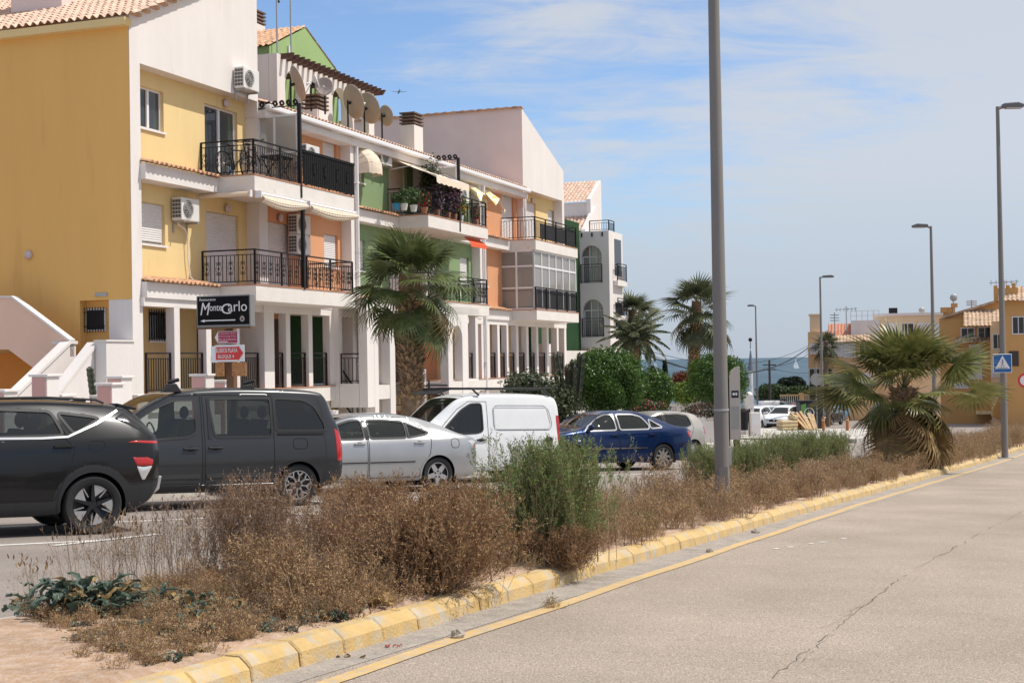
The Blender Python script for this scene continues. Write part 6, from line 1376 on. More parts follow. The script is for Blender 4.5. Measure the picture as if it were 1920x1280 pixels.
# awnings
def awning_rolled(a0,a1,z,label,y=-.02,drop=.22,m=CREAM):
    t=thing('awning',label,'awning',abw(a0,y,z),FROT); w=a1-a0; b=MB(); n=18
    for i in range(n):
        for j in range(4):
            def P(i,j):
                u=i/n; s=j/4; sag=drop*(.5+.5*math.sin(u*math.pi))*(1-.25*u); return (u*w,-.12-.10*math.sin(s*3.1),-.02-s*sag-.02)
            b.quad(P(i,j),P(i+1,j),P(i+1,j+1),P(i,j+1))
    o=b.build('canvas',m,t,smooth=True); s_=o.modifiers.new('t','SOLIDIFY'); s_.thickness=.01
    b=MB(); b.tube([(-.03,-.08,0),(w+.03,-.08,0)],.055,8); b.box(-.04,0,-.14,.05,-.1,.08); b.box(w,w+.04,-.14,.05,-.1,.08); b.build('roller',PVC,t); return t
awning_rolled(.1,2.5,F2-.5,'half rolled cream awning hanging left under the top near balcony',drop=.34); awning_rolled(2.75,5.6,F2-.5,'half rolled cream awning hanging right of the dark post under the top balcony',drop=.34)
t=thing('awning','closed cream awning case on the side of the top near balcony','awning',abw(-.05,.1,F2-.5),FROT); b=MB(); b.tube([(-.05,0,0),(-.05,1.5,0)],.06,8); b.build('roller',CREAM,t,smooth=True); b=MB(); b.box(-.1,0,-.06,-.01,-.09,.09); b.box(-.1,0,1.51,1.56,-.09,.09); b.build('end_cap',PVC,t)
# dome awning over the green window
p=fb(668,285,.9); t=thing('dome_awning','domed cream window awning on the green wall','awning',abw(8.42,1.49,F2+1.28),FROT); b=MB(); n=10; m=7; w=1.1; rr=.85
for i in range(m):
    for j in range(n):
        def P(i,j):
            th=math.pi/2*i/m; x=j/n; xx=w*x; e=min(1,math.sin(math.pi*x)**.35 if 0<x<1 else 0); return (xx,-rr*math.sin(th)*(.35+.65*e),.75*math.cos(th)*(.5+.5*e))
        b.quad(P(i,j),P(i,j+1),P(i+1,j+1),P(i+1,j))
for j in range(n):
    x0,x1=w*j/n,w*(j+1)/n; e=lambda x:(.35+.65*(math.sin(math.pi*x/w)**.35 if 0<x<w else 0)); b.quad((x0,-rr*e(x0),0),(x1,-rr*e(x1),0),(x1,-rr*e(x1),-.16-.03*(j%2)),(x0,-rr*e(x0),-.16-.03*((j+1)%2)))
o=b.build('canvas',CREAM,t); s_=o.modifiers.new('t','SOLIDIFY'); s_.thickness=.012
b=MB()
for th in (.45,.9,1.3): b.tube([(0,-rr*math.sin(th)*.35,.75*math.cos(th)*.5)]+[(w*x,-rr*math.sin(th)*(.35+.65*math.sin(math.pi*x)**.35)-.012,.75*math.cos(th)*(.5+.5*math.sin(math.pi*x)**.35)+.01) for x in(.08,.2,.5,.8,.92)],.008,4)
b.build('ribs',mat('awning_seam',(.35,.28,.2),.8),t)
# extended cream awning over the flower balcony
t=thing('awning','extended cream awning over the flower balcony','awning',abw(11.2,1.4,EV-.15),FROT); b=MB(); n=14
for i in range(n):
    for j in range(6):
        def P(i,j): u=i/n; s=j/6; return (u*2.9,-s*1.75,-s*.75-.05*math.sin(s*math.pi)-.02*math.sin(u*12)*s)
        b.quad(P(i,j),P(i+1,j),P(i+1,j+1),P(i,j+1))
for i in range(n): b.quad((i/n*2.9,-1.75,-.75),((i+1)/n*2.9,-1.75,-.75),((i+1)/n*2.9,-1.77,-.97-.04*((i+1)%2)),(i/n*2.9,-1.77,-.97-.04*(i%2)))
o=b.build('canvas',CREAM,t); s_=o.modifiers.new('t','SOLIDIFY'); s_.thickness=.01
b=MB(); 
for x in (.06,2.84): b.tube([(x,-.02,-.45),(x,-.9,-.35),(x,-1.72,-.78)],.02,6)
b.tube([(0,-1.74,-.76),(2.9,-1.74,-.76)],.025,6); b.build('folding_arm',PVC,t)
for (a,lab) in ((17.6,'torn yellow striped awning left of the far white downpipe'),(19.55,'torn yellow striped awning right of the far white downpipe')):
    t=thing('awning',lab,'awning',abw(a,1.48,F2+2.0),FROT,'torn yellow awnings'); b=MB(); r_=random.Random(int(a))
    for i in range(8):
        for j in range(4):
            def P(i,j): return (i/8*1.2,-.12-.16*j+.03*math.sin(i*1.7),-.1-.15*j-.16*math.sin(i*1.1+a)*j/4-(.25 if i>6 else 0)*j/4)
            b.quad(P(i,j),P(i+1,j),P(i+1,j+1),P(i,j+1))
    o=b.build('canvas',YAWN,t); s_=o.modifiers.new('t','SOLIDIFY'); s_.thickness=.01; b=MB(); b.tube([(0,-.1,-.06),(1.2,-.1,-.06)],.03,6); b.build('roller',PVC,t)
p=fb(848,440,.3); t=thing('awning','small orange red awning under the flower balcony','awning',abw(15.2,.3,F2-.45),FROT); b=MB(); b.add([(0,0,0),(1.6,0,0),(1.6,-.25,-.2),(0,-.25,-.2),(1.6,-.26,-.34),(0,-.26,-.34)],[(0,1,2,3),(3,2,4,5)]); o=b.build('canvas',mat('awning_orange',(.72,.10,.03),.8),t); s_=o.modifiers.new('t','SOLIDIFY'); s_.thickness=.012
b=MB(); b.tube([(0,.02,0),(1.6,.02,0)],.035,6); b.build('roller',PVC,t)
# dishes and masts on the roof
DISH=mat('dish_beige',(.33,.275,.21),.6,var=.08,vscale=3); DISHG=mat('dish_grey',(.34,.29,.27),.5,var=.08,vscale=3)
def dish(a,y,z,r,label,az=0.,el=.35,m=DISH,pole=.8):
    t=thing('satellite_dish',label,'satellite dish',abw(a,y,z),FROT,'satellite dishes on the roof'); D=Matrix.Rotation(az,3,'Z')@Matrix.Rotation(-el,3,'X'); b=MB(); n=24; V=[];Fq=[]
    for i in range(7):
        q_=r*i/6+1e-4
        for k in range(n): u=6.2832*k/n; V.append(D@Vector((q_*math.cos(u),-.22*r*(q_/r)**2-.12,q_*1.08*math.sin(u)))) 
    for i in range(6):
        for k in range(n): Fq.append((i*n+k,i*n+(k+1)%n,(i+1)*n+(k+1)%n,(i+1)*n+k))
    b.add(V,Fq); o=b.build('reflector',m,t,smooth=True); s_=o.modifiers.new('t','SOLIDIFY'); s_.thickness=.02
    b=MB(); tip=D@Vector((0,-1.05*r-.1,-.25*r)); b.tube([D@Vector((0,-.2,-r)),tip],.015,6); b.tube([D@Vector((-r*.7,-.2,-r*.5)),tip],.008,5); b.tube([D@Vector((r*.7,-.2,-r*.5)),tip],.008,5); b.build('feed_arm',GALV,t); b=MB(); b.tube([tip,tip+(D@Vector((0,.14,.03)))],.035,8); b.build('receiver',PVC,t)
    b=MB(); b.tube([(0,.0,-pole),(0,0,.1)],.03,8); b.tube([(0,0,0),(D@Vector((0,-.12,0)))],.05,6); b.build('mast',IRON,t); return t
def dz(px,py,y): return fb(px,py,y)
p=dz(652,194,1.9); dish(p[0],1.9,p[1],.54,'largest beige satellite dish before the roof arcade',1.05,.3)
p=dz(683,205,2.0); dish(p[0],2.0,p[1],.50,'big beige satellite dish right behind the largest one',1.2,.3)
p=dz(609,166,1.5); dish(p[0],1.5,p[1],.28,'small round grey satellite dish in front of the roof chimney',-1.2,.15,DISHG)
p=dz(583,160,1.9); dish(p[0],1.9,p[1],.27,'small white satellite dish in front of the second roof arch',.6,.3,PVC)
p=dz(545,160,1.9); dish(p[0],1.9,p[1],.5,'edge on satellite dish in front of the first roof arch',.75,.35)
p=dz(716,218,1.8); dish(p[0],1.8,p[1],.34,'edge on satellite dish past the end of the roof arcade',1.2,.2)
for (px,py0,py1,y,lab) in ((520,90,-40,3.,'left thin antenna mast above the green penthouse'),(546,96,-40,3.4,'right thin antenna mast before the green penthouse')):
    p=fb(px,py0,y); q_=fb(px-1,py1,y); t=thing('antenna_mast',lab,'antenna',abw(p[0],y,p[1]-.6),FROT); b=MB(); b.tube([(0,0,0),(0,0,q_[1]-p[1]+.6)],.03,8); b.build('mast',GALV,t); b=MB(); h=q_[1]-p[1]-.2
    if px==520: b.sphere((.1,0,(fb(px,2,y)[1]-p[1])+.6),(.1,.03,.05),10,6)
    b.box(-.06,.06,-.05,.05,.0,.12); b.build('clamp',IRON,t)
# bicycles, table and chair on the top near balcony
def bicycle(a,y,rz,label):
    t=thing('bicycle',label,'bicycle',abw(a,y,F2+.02),FROT+rz,'bicycles on the top near balcony')
    for x in (-.52,.52):
        w=bpy.data.objects.new('wheel',None); link(w,t); w.location=(x,0,.34); b=MB(); b.tube([(.33*math.cos(k/24*6.2832),0,.33*math.sin(k/24*6.2832)) for k in range(25)],.02,6); b.build('tyre',RUBBER,w); b=MB()
        for k in range(14): b.bar((0,0,0),(.32*math.cos(k*.449),0,.32*math.sin(k*.449)),.005)
        b.sphere((0,0,0),.035,8,6); b.build('spokes',GALV,w)
    b=MB(); bb=(-.08,0,.30)
    for p_,q_ in ((bb,(-.2,0,.80)),(bb,(.36,0,.72)),((-.18,0,.74),(.34,0,.78)),((.33,0,.88),(.52,0,.34)),(bb,(-.52,0,.34)),((-.52,0,.34),(-.19,0,.72))): b.tube([p_,q_],.02,6)
    b.build('frame',IRON,t); b=MB(); b.sphere((-.22,0,.86),(.14,.07,.035),10,6); b.build('saddle',IRON,t); b=MB(); b.tube([(.33,0,.85),(.30,0,1.02)],.015,6); b.tube([(.26,-.3,1.06),(.33,-.12,1.02),(.30,0,1.03),(.33,.12,1.02),(.26,.3,1.06)],.015,6); b.build('handlebar',IRON,t); b=MB(); b.lathe([(.001,.04),(.09,.04),(.09,.05),(.001,.05)],bb,14,ax='y'); b.bar((-.08,.06,.3),(-.02,.1,.16),.015); b.bar((-.08,-.06,.3),(-.14,-.1,.44),.015); b.build('cranks',IRON,t)
bicycle(.75,.55,R(12),'black bicycle nearest the corner of the top near balcony'); bicycle(.7,.95,R(-8),'black bicycle behind the other, against the near glass door')
t=thing('folding_table','black folding table on crossed legs at the top near balcony','table',abw(2.05,.5,F2+.02),FROT); b=MB(); b.box(-.4,.4,-.3,.3,.68,.72); b.build('tabletop',IRON,t); b=MB()
for y in (-.25,.25): b.bar((-.35,y,0),(.35,y,.68),.025); b.bar((.35,y,0),(-.35,y,.68),.025)
b.build('legs',IRON,t)
# potted plants along the flower balcony
LF=leafmat('balcony_leaf',(.06,.11,.04),.4,(.11,.15,.06),.5,.25,8); LFD=leafmat('balcony_leaf_dark',(.045,.03,.035),.4,(.09,.10,.08),.5,.2,8); POT=mat('pot_clay',(.35,.16,.09),.8); POTB=mat('pot_blue',(.02,.22,.36),.4); POTW=mat('pot_white',(.6,.6,.57),.5)
def potted(px,py,y,r,hh,label,leaf,potm,fl=None,seed=1,z=None):
    p=fb(px,py,y); z0=(F2+.03) if z is None else z; t=thing('potted_plant',label,'potted plant',abw(p[0],y,z0),FROT,'potted plants on the flower balcony'); b=MB(); b.lathe([(.001,0),(.09,0),(.13,.2),(.135,.22),(.11,.22),(.1,.19),(.001,.19)],n=14); b.build('pot',potm,t,smooth=True); V,Fq,M=leafball(seed,900,r,r*.8,hh,.085,.3,1.,.8); ms=[leaf]
    if fl: M=(np.random.RandomState(seed).rand(len(M))<.3).astype(int); ms.append(fl)
    o=mesh_np('leaves',V,Fq,ms,M,parent=t); o.location=(0,0,.22+hh*.9)
FP=mat('pink_petal',(.42,.25,.36),.6); 
for i,(px,py,y,r,hh,lf,pm,f_,lab) in enumerate([(742,350,.5,.2,.16,LF,POTB,None,'blue pot with small plant at the left of the flower balcony'),(757,350,.3,.26,.24,LF,POTW,None,'white pot with spiky green plant second from the left'),(775,350,.2,.30,.30,LF,POTW,None,'white pot with bushy dark green plant third from the left'),(795,350,.15,.28,.32,LF,POT,FLOWR,'clay pot with red flowers at the balcony corner'),(818,350,.14,.3,.45,LFD,POT,FP,'clay pot with mauve and white leaves past the balcony corner'),(838,350,.14,.28,.5,LFD,POT,FP,'clay pot with tall mauve leaves in the middle of the front rail'),(850,350,.14,.26,.34,LF,POT,FLOWR,'clay pot with dark red flowers along the front rail'),(862,350,.14,.26,.42,LF,POTW,FLOWY,'white pot with yellow green plant along the front rail'),(890,350,.14,.2,.25,LF,POT,FLOWR,'small clay pot near the right end of the flower balcony')]): potted(px,py,y,r,hh,lab,lf,pm,f_,30+i)
p=fb(795,335,.6); t=thing('climbing_plant','dark climbing plant trained on the flower balcony divider','plant',abw(13.2,.7,F2),FROT); V,Fq,M=leafball(55,2200,.55,.35,.85,.1,.25,1.,.7); M=(np.random.RandomState(3).rand(len(M))<.35).astype(int); o=mesh_np('leaves',V,Fq,[LFD,LF],M,parent=t); o.location=(0,0,1.2); b=MB(); b.tube([(0,0,0),(.1,0,.6),(-.05,.05,1.2)],.03,6); b.build('stem',BARK,t)
V,Fq,M=leafball(56,1500,.5,.2,.45,.085,.3,1.,.8); M=(np.random.RandomState(4).rand(len(M))<.5).astype(int); o=mesh_np('leaves',V,Fq,[LFD,FP],M,parent=t); o.location=(.8,-.55,.75)
# ================================================================ WHITE ARCHED BLOCK BEYOND (a further building)
C2=thing('arched_apartment_block','white apartment block with two glazed arches beyond the coloured building','building',(ORG.x,ORG.y,0),FROT)
ca=38.0; b0,b1=1.45,3.12; zt,zb=8.15,2.15
def archpoly(y0,y1,z0,zs):
    r=(y1-y0)/2; c=(y0+y1)/2; return [(y0,z0)]+[(c-r*math.cos(math.pi*k/12),zs+r*math.sin(math.pi*k/12)) for k in range(13)]+[(y1,z0)]
def yz(px,py): return fa(px,py,ca)
b=MB(); arcs=[]
for (xa,xb,yt,ybt) in ((1090,1129,460,531),(1093,1132,561,632)):
    ya=yz(xb,ybt)[0]; yb_=yz(xa,ybt)[0]; z0=yz(xa,ybt)[1]; z1=yz((xa+xb)/2,yt)[1]; arcs.append((ya,yb_,z0,z1-(yb_-ya)/2))
lo,hi=arcs[1],arcs[0]; zm=(hi[2]+lo[3]+ (lo[1]-lo[0])/2)/2
for (A,za,zc) in ((lo,zb,zm),(hi,zm,zt)):
    p=archpoly(A[0],A[1],A[2],A[3]); h=len(p)//2
    b.prism([(b0,za),(b0,zc)]+[((A[0]+A[1])/2,zc)]+p[:h+1][::-1]+[(A[0],A[2]),((A[0]+A[1])/2,A[2]),((A[0]+A[1])/2,za)],'x',ca,ca+.25); b.prism([(b1,zc),(b1,za),((A[0]+A[1])/2,za),((A[0]+A[1])/2,A[2]),(A[1],A[2])]+p[h:][::-1][1:]+[((A[0]+A[1])/2,zc)],'x',ca,ca+.25)
b.box(ca+.26,ca+2.6,b0,b0+.2,zb,zt); b.box(ca+.26,ca+2.6,b0+.2,9,zb-.01,zb+.1); b.box(ca+.26,ca+2.6,b0+.21,9,zt-.1,zt); b.box(ca+1.8,ca+8,b1,9,-2.6,zt-.11); b.build('wall',WHITE,C2)
b=MB(); b.box(ca+.6,ca+.62,b0+.2,b1,zb+.1,zt-.1); b.build('pane',glass('arch_glass',(.42,.42,.4),.7,.05),C2); b=MB()
for A in arcs:
    for k in range(4): y=A[0]+(A[1]-A[0])*k/3; b.bar((ca+.4,y,A[2]),(ca+.4,y,A[3]+.6*(1 if k in(1,2) else 0)),.05)
    b.bar((ca+.4,A[0],A[3]),(ca+.4,A[1],A[3]),.05)
b.build('window_frame',PVC,C2)
for A in arcs: railing([(ca-.03,A[0]),(ca-.03,A[1])],A[2],A[2]+.95,C2,'plain',.1)
b=MB()
for k in range(3): y=b0+.3+k*.55; b.box(ca-.05,ca,y,y+.07,zt-.28,zt-.08)
b.build('drain_spout',IRON,C2)
railing([(ca+.2,b1-.6),(ca+.2,b0+.05),(ca+1.2,b0+.05)],zt,zt+.55,C2)
for (z,) in ((F1+.2,),(5.6,)):
    aa=ca+.7; b=MB(); b.box(aa,aa+1.8,b0-.25,b0-.01,z-.25,z); o=b.build('balcony',WHITE,C2); railing([(aa+.03,b0-.22),(aa+1.77,b0-.22)],z,z+.9,o)
for z in (2.6,5.9): b=MB(); b.box(ca+1.0,ca+2.3,b0-.012,b0-.003,z,z+1.9); b.build('window',WGL,C2)
b=MB(); b.box(31.2,37.9,3.0,9,-2.6,8.6); b.build('wall',GRND,C2)['label']='dark green wall between the two blocks'
b=MB(); b.box(29.96,33,2.4,2.6,-2.4,2.3); b.box(33.05,37.9,2.6,2.8,-2.4,2.0); b.build('ramp_wall',WHITE,C2)
# its tiled roofs and stepped party walls
for (x0,x1,yt_,yb_,a) in ((1050,1100,343,380,42.),(1050,1090,389,436,40.5)):
    pb=fa(x0,yb_,a); pt=fa(x0,yt_,a+2.6); pr=fa(x1,yb_,a); L_=pb[0]-pr[0]; tiles('roof',(a,pr[0],pb[1]),(0,.22,0),(.3,0,(pt[1]-pb[1])/9),int((L_+1.5)/.22),9,C2,TILER); b=MB(); b.prism([(a-.1,pb[1]-2.5),(a-.1,pb[1]+.1),(a+2.0,pt[1]-.1),(a+2.0,pb[1]-2.5)],'y',pr[0]-.25,pr[0]-.02); b.box(a+.1,a+2.7,pr[0]-.01,pr[0]+L_+1.4,pb[1]-2.5,pb[1]-.05); b.build('gable',WHITE,C2)
b=MB(); pr=fa(1100,380,38); pr=fa(1112,380,46); b.box(46,46.6,pr[0],pr[0]+2,8,fa(1113,378,46)[1]); pr=fa(1116,400,48); b.box(48,49,pr[0],pr[0]+1,8,fa(1113,400,48)[1]); b.build('chimney',WHITE,C2)
# ================================================================ OCHRE HOUSES (right) at 95-150 m
OCH2=mat('house_ochre',(.66,.43,.22),.9,var=.08,vscale=.3,bump=.2,bscale=4); OCH3=mat('house_deep_ochre',(.60,.33,.12),.9,var=.08,vscale=.3,bump=.2,bscale=4); SAND=mat('house_sand',(.76,.56,.35),.9,var=.08,vscale=.3,bump=.2,bscale=4); HTILE=mat('house_roof_tile',(.52,.37,.25),.9,var=.3,vscale=2,bump=.4,bscale=12,col2=(.38,.25,.17),c2scale=2.5); RTILE=mat('red_roof_tile',(.50,.22,.14),.85,var=.2,vscale=2); HW=mat('house_window_dark',(.04,.035,.03),.3)
def house(name,label,Y,x0,x1,ytop,m,depth=9.,rz=0.,wins=(),ybase=None,cat='house'):
    """block whose camera-side wall spans pixel columns x0..x1 at distance Y; wins: (px,py,w,h,kind)"""
    pL=at(x0,700,Y); pR=at(x1,700,Y); zt=at((x0+x1)/2,ytop,Y).z; zg=gz(pL.x,Y)-.5; rz=-math.atan2((pL.x+pR.x)/2,Y)*1.02; t=thing(name,label,cat,(pL.x,Y,0),rz); w=pR.x-pL.x; b=MB(); b.box(0,w,0,depth,zg,zt); b.build('wall',m,t)
    def L(px,py): q_=at(px,py,Y); return (q_.x-pL.x,q_.z)
    for (px,py,ww,hh,k) in wins:
        c=L(px,py); f_=MB(); f_.box(c[0]-ww/2-.07,c[0]+ww/2+.07,-.06,.0,c[1]-hh/2-.07,c[1]+hh/2+.07); fo=f_.build('window',PVC if k!='b' else WOODB,t); f_=MB(); f_.box(c[0]-ww/2,c[0]-.03,-.075,-.062,c[1]-hh/2,c[1]+hh/2); f_.box(c[0]+.03,c[0]+ww/2,-.075,-.062,c[1]-hh/2,c[1]+hh/2); f_.build('pane',HW if k!='s' else SHUT,fo)
    return t,L,w,zt
t,L,w,zt=house('house','narrow ochre house end nearest the sea with a small white balcony',138,1516,1566,622,OCH2,8,0,[(1527,705,.9,1.4,'w'),(1550,650,.9,1.3,'s'),(1550,705,.9,1.4,'w'),(1527,735,.8,1.6,'b')]); b=MB(); b.box(.2,1.2,.4,2,zt,zt+1.6); b.box(.1,1.3,.3,2.1,zt+1.6,zt+1.75); b.build('chimney',SAND,t); b=MB(); c=L(1536,660); b.box(c[0]-.9,c[0]+.9,-.9,0,c[1]-.2,c[1]); b.box(c[0]-.9,c[0]+.9,-.9,-.85,c[1],c[1]+.9); b.build('balcony',WHITE,t)
t,L,w,zt=house('house','ochre house with red tiled strip and white roof terrace','130' and 130,1563,1648,640,OCH2,10,0,[(1570,655,.9,1.2,'s'),(1592,657,.9,1.2,'s'),(1570,715,.9,1.2,'s'),(1592,717,.9,1.6,'w'),(1620,657,.9,1.2,'w'),(1620,717,.9,1.6,'s')]); tiles('roof',(-.3,-.4,zt),(.3,0,0),(0,.4,.12),12,5,t,HTILE); b=MB(); c=L(1594,600); b.box(c[0],w,2.2,9,zt,c[1]); b.build('roof_terrace',WHITE,t); tiles('roof',(-.5,2.0,zt+.55),(.3,0,0),(0,.35,.17),7,7,t,RTILE)
b=MB(); 
for z in (.45,.9): b.box(c[0],w,2.2,2.25,c[1]+z-.04,c[1]+z)
for k in range(6): x=c[0]+(w-c[0])*k/5; b.box(x-.03,x+.03,2.2,2.25,c[1],c[1]+.9)
b.build('terrace_rail',PVC,t)
t,L,w,zt=house('house','broad sand coloured block behind the bush palm crown',136,1640,1766,592,SAND,10,0,[(1672,620,1.,1.3,'s'),(1700,620,1.,1.3,'w'),(1728,620,1.,1.3,'s'),(1752,622,1.,1.3,'s'),(1752,668,1.,1.4,'w'),(1660,668,1.,1.4,'s')]); b=MB(); b.box(1.4,2.2,1,2,zt,zt+.8); b.build('chimney',IRON,t); b=MB(); b.box(-.1,w+.1,-.12,.3,zt,zt+.25); b.build('cornice',WHITE,t); tiles('roof',(1.,-1.0,zt-3.1),(.3,0,0),(0,.4,.14),int((w-1)/.3),3,t,HTILE)
t,L,w,zt=house('house','big deep ochre house with a long sloping tiled roof line','112' and 112,1763,1872,596,OCH3,10,0,[(1812,628,.9,1.,'w'),(1842,627,.9,1.,'w'),(1857,626,.8,1.,'w'),(1826,678,.8,2.6,'s'),(1800,700,1.,2.2,'s')]); p0=L(1763,598); p1=L(1872,566); b=MB(); b.prism([(0,zt),(w,zt),(w,p1[1]),(w-.5,p1[1]),(.4,p0[1])],'y',.05,10); b.build('gable',OCH3,t); b=MB(); b.bar((.2,.0,p0[1]+.1),(w,.0,p1[1]+.1),.5,.18); b.build('verge_tiles',HTILE,t); b=MB(); q0=L(1768,576); b.box(.3,1.2,.4,1.4,zt,q0[1]); b.box(.1,.6,.3,1.5,q0[1]-.4,q0[1]); b.box(.9,1.4,.3,1.5,q0[1],q0[1]+.3); b.build('chimney',OCH3,t)
c=L(1838,612); d_=L(1805,612); b=MB(); b.box(d_[0],L(1888,612)[0],-2.2,-.06,L(1838,770)[1],c[1]-1.0) if False else None
tiles('roof',(d_[0],-2.4,c[1]),(.3,0,0),(0,.42,.22),int((L(1886,612)[0]-d_[0])/.3),6,t,HTILE); tiles('roof',(L(1790,640)[0],-1.6,L(1838,642)[1]),(.3,0,0),(0,.4,.1),int((L(1858,612)[0]-L(1790,612)[0])/.3),4,t,HTILE)
b=MB(); c=L(1850,745); b.box(L(1826,745)[0],L(1868,745)[0],-1.8,-.01,c[1]-1.2,c[1]-1.0); b.build('awning',SAND,t)
t,L,w,zt=house('house','sand coloured house wing behind the near right lamp post',106,1858,1888,612,SAND,8,0,[(1870,640,.6,1.,'w'),(1880,675,.5,1.,'b'),(1868,690,.6,1.2,'s')]); b=MB(); b.box(.1,1.2,.2,2,zt,zt+.4); b.build('parapet',SAND,t)
t,L,w,zt=house('house','deep ochre house cut off by the right edge with ridge tile ornaments',98,1886,1990,563,OCH3,10,0,[(1900,672,.5,.9,'b'),(1908,610,.7,1.1,'w')]); tiles('roof',(-.4,-.5,zt+.0),(.3,0,0),(0,.4,.2),13,5,t,HTILE); b=MB(); b.box(-.7,.9,.4,2,zt+.0,zt+.9); [b.box(-.7+k*.4,-.45+k*.4,.5,1.2,zt+.9,zt+1.1+.12*(k%2)) for k in range(4)]; b.build('chimney',OCH3,t)
t=thing('ramp_wall','ochre ramp parapet with white coping beside the parked silver estate','wall',onG(1868,100)); b=MB()
P=[at(1862,780,100)-onG(1868,100),at(1862,766,100)-onG(1868,100),at(1884,722,100)-onG(1868,100),at(1904,758,100)-onG(1868,100),at(1904,800,100)-onG(1868,100)]
b.prism([(v.x,v.z) for v in P],'y',0,.4); b.build('parapet',OCH3,t); b=MB(); b.bar((P[2].x,.2,P[2].z),(P[3].x,.2,P[3].z),.5,.12); b.bar((P[3].x,.2,P[3].z),(P[4].x,.2,P[4].z),.5,.12); b.build('coping',WHITE,t)
t=thing('garden_wall','ochre seaside garden wall with white balusters','wall',onG(1500,150)); z0=onG(1500,150).z; b=MB(); zz=at(1500,758,150).z-z0
for (x0,x1) in ((1462,1504),(1504,1560)): b.box((x0-1500)/17.8,(x1-1500)/17.8-.3,0,.3,0,zz); b.box((x1-1500)/17.8-.3,(x1-1500)/17.8+.1,-.05,.35,0,zz+1.2)
b.box((1462-1500)/17.8,(1560-1500)/17.8,.1,.3,zz+.9,zz+1.05); b.build('wall_base',OCH2,t); b=MB()
for k in range(24): x=(1464-1500)/17.8+k*.22; b.lathe([(.05,0),(.08,.3),(.04,.55),(.05,.9)],(x,.18,zz),8)
b.build('balusters',WHITE,t)
def antenna(px,py0,py1,Y,label,kind=1):
    p=at(px,py0,Y); q_=at(px,py1,Y); t=thing('roof_antenna',label,'antenna',p,0,'television antennas on the ochre houses'); h=q_.z-p.z; b=MB(); b.tube([(0,0,-1),(0,0,h)],.05,6); b.build('mast',GALV,t); b=MB()
    if kind==1:
        b.bar((-1.,0,h*.75),(1.,0,h*.75+.1),.05)
        for k in range(6): b.bar((-.9+k*.35,-.3,h*.76),(-.9+k*.35,.3,h*.76),.03); b.bar((-.9+k*.35,0,h*.76-.2),(-.9+k*.35,0,h*.76+.2),.03)
    elif kind==2: b.sphere((0,-.1,h),(.3,.1,.3),12,8)
    else: 
        for z in (.4,.6,.8): b.box(-.4,.4,-.05,.05,h*z,h*z+.08)
    b.build('aerial',GALV,t)
antenna(1587,600,574,130,'thin cross shaped antenna on the white roof terrace',1); antenna(1565,612,586,130,'small antenna left of the white roof terrace',3); antenna(1728,596,582,136,'little dish mast on the sand coloured block',2); antenna(1788,590,558,112,'round dish mast behind the deep ochre chimney',2); antenna(1822,580,562,112,'stacked bar antenna on the deep ochre roof',3); antenna(1883,545,525,98,'cross antenna at the right above the end house',1)
# ================================================================ STREET FURNITURE
POLE=mat('pole_galvanised',(.215,.20,.185),.6,metal=.2,var=.08,vscale=3,stretch=(1,1,.3)); LAMPH=mat('lamp_head_grey',(.13,.13,.13),.5)
def lamp_post(px,Y,ytop,label,r0=.10,r1=.05,arm=1.,group='street lamps',c=None,face=1,head=True,top=None,xt=None):
    p=onG(px,Y); zt=(at(px,ytop,Y).z if top is None else p.z+top)-p.z; lean=0.; t=thing('street_lamp',label,'street lamp',p,0,group); b=MB(); b.tube([(0,0,-.2),(0,0,1.2),(0,0,zt)],[r0*1.02,r0,r1],16); b.build('pole',POLE,t,smooth=True); b=MB(); b.box(-r0*2,r0*2,-r0*2,r0*2,-.05,.03); b.build('base_plate',GALV,t)
    if head:
        b=MB(); f_=face*arm; b.tube([(0,0,zt-.08),(f_*.25,0,zt+.02)],r1*.9,8); b.build('arm',POLE,t); b=MB(); b.prism([(f_*.15,zt-.05),(f_*.2,zt+.09),(f_*.75,zt+.12),(f_*.98,zt+.05),(f_*.95,zt-.05)],'y',-.16,.16); h=b.build('lamp_head',LAMPH,t,bevel=.03); b=MB(); b.box(f_*.3,f_*.9,-.12,.12,zt-.07,zt-.052); b.build('lamp_glass',CLRL,h)
    return t
bl=gp(1352,955); t=lamp_post(1351,20.5,0,'very tall galvanised lamp post crossing the whole sky','x' and .105,.068,1.,None,top=10.5); b=MB(); b.box(.09,.13,-.05,.05,.74,1.0); b.build('inspection_box',GALV,t); b=MB(); b.box(-.06,.06,-.112,-.095,.45,.72); b.build('access_door',POLE,t); b=MB(); b.tube([(0,0,1.52),(0,0,1.55)],.112,16); b.build('band',GALV,t)
lamp_post(1881,45.5,200,'street lamp nearest the right edge, with the crossing sign on it',.105,.055,.85)
lamp_post(1751,63,424,'street lamp rising from behind the bush palm',.10,.055,.85,face=-1)
lamp_post(1541,95,519,'street lamp beside the ochre house nearest the sea',.10,.055,.95)
lamp_post(1419,135,573,'slim street lamp farthest off before the sea',.10,.06,.8,face=-1)
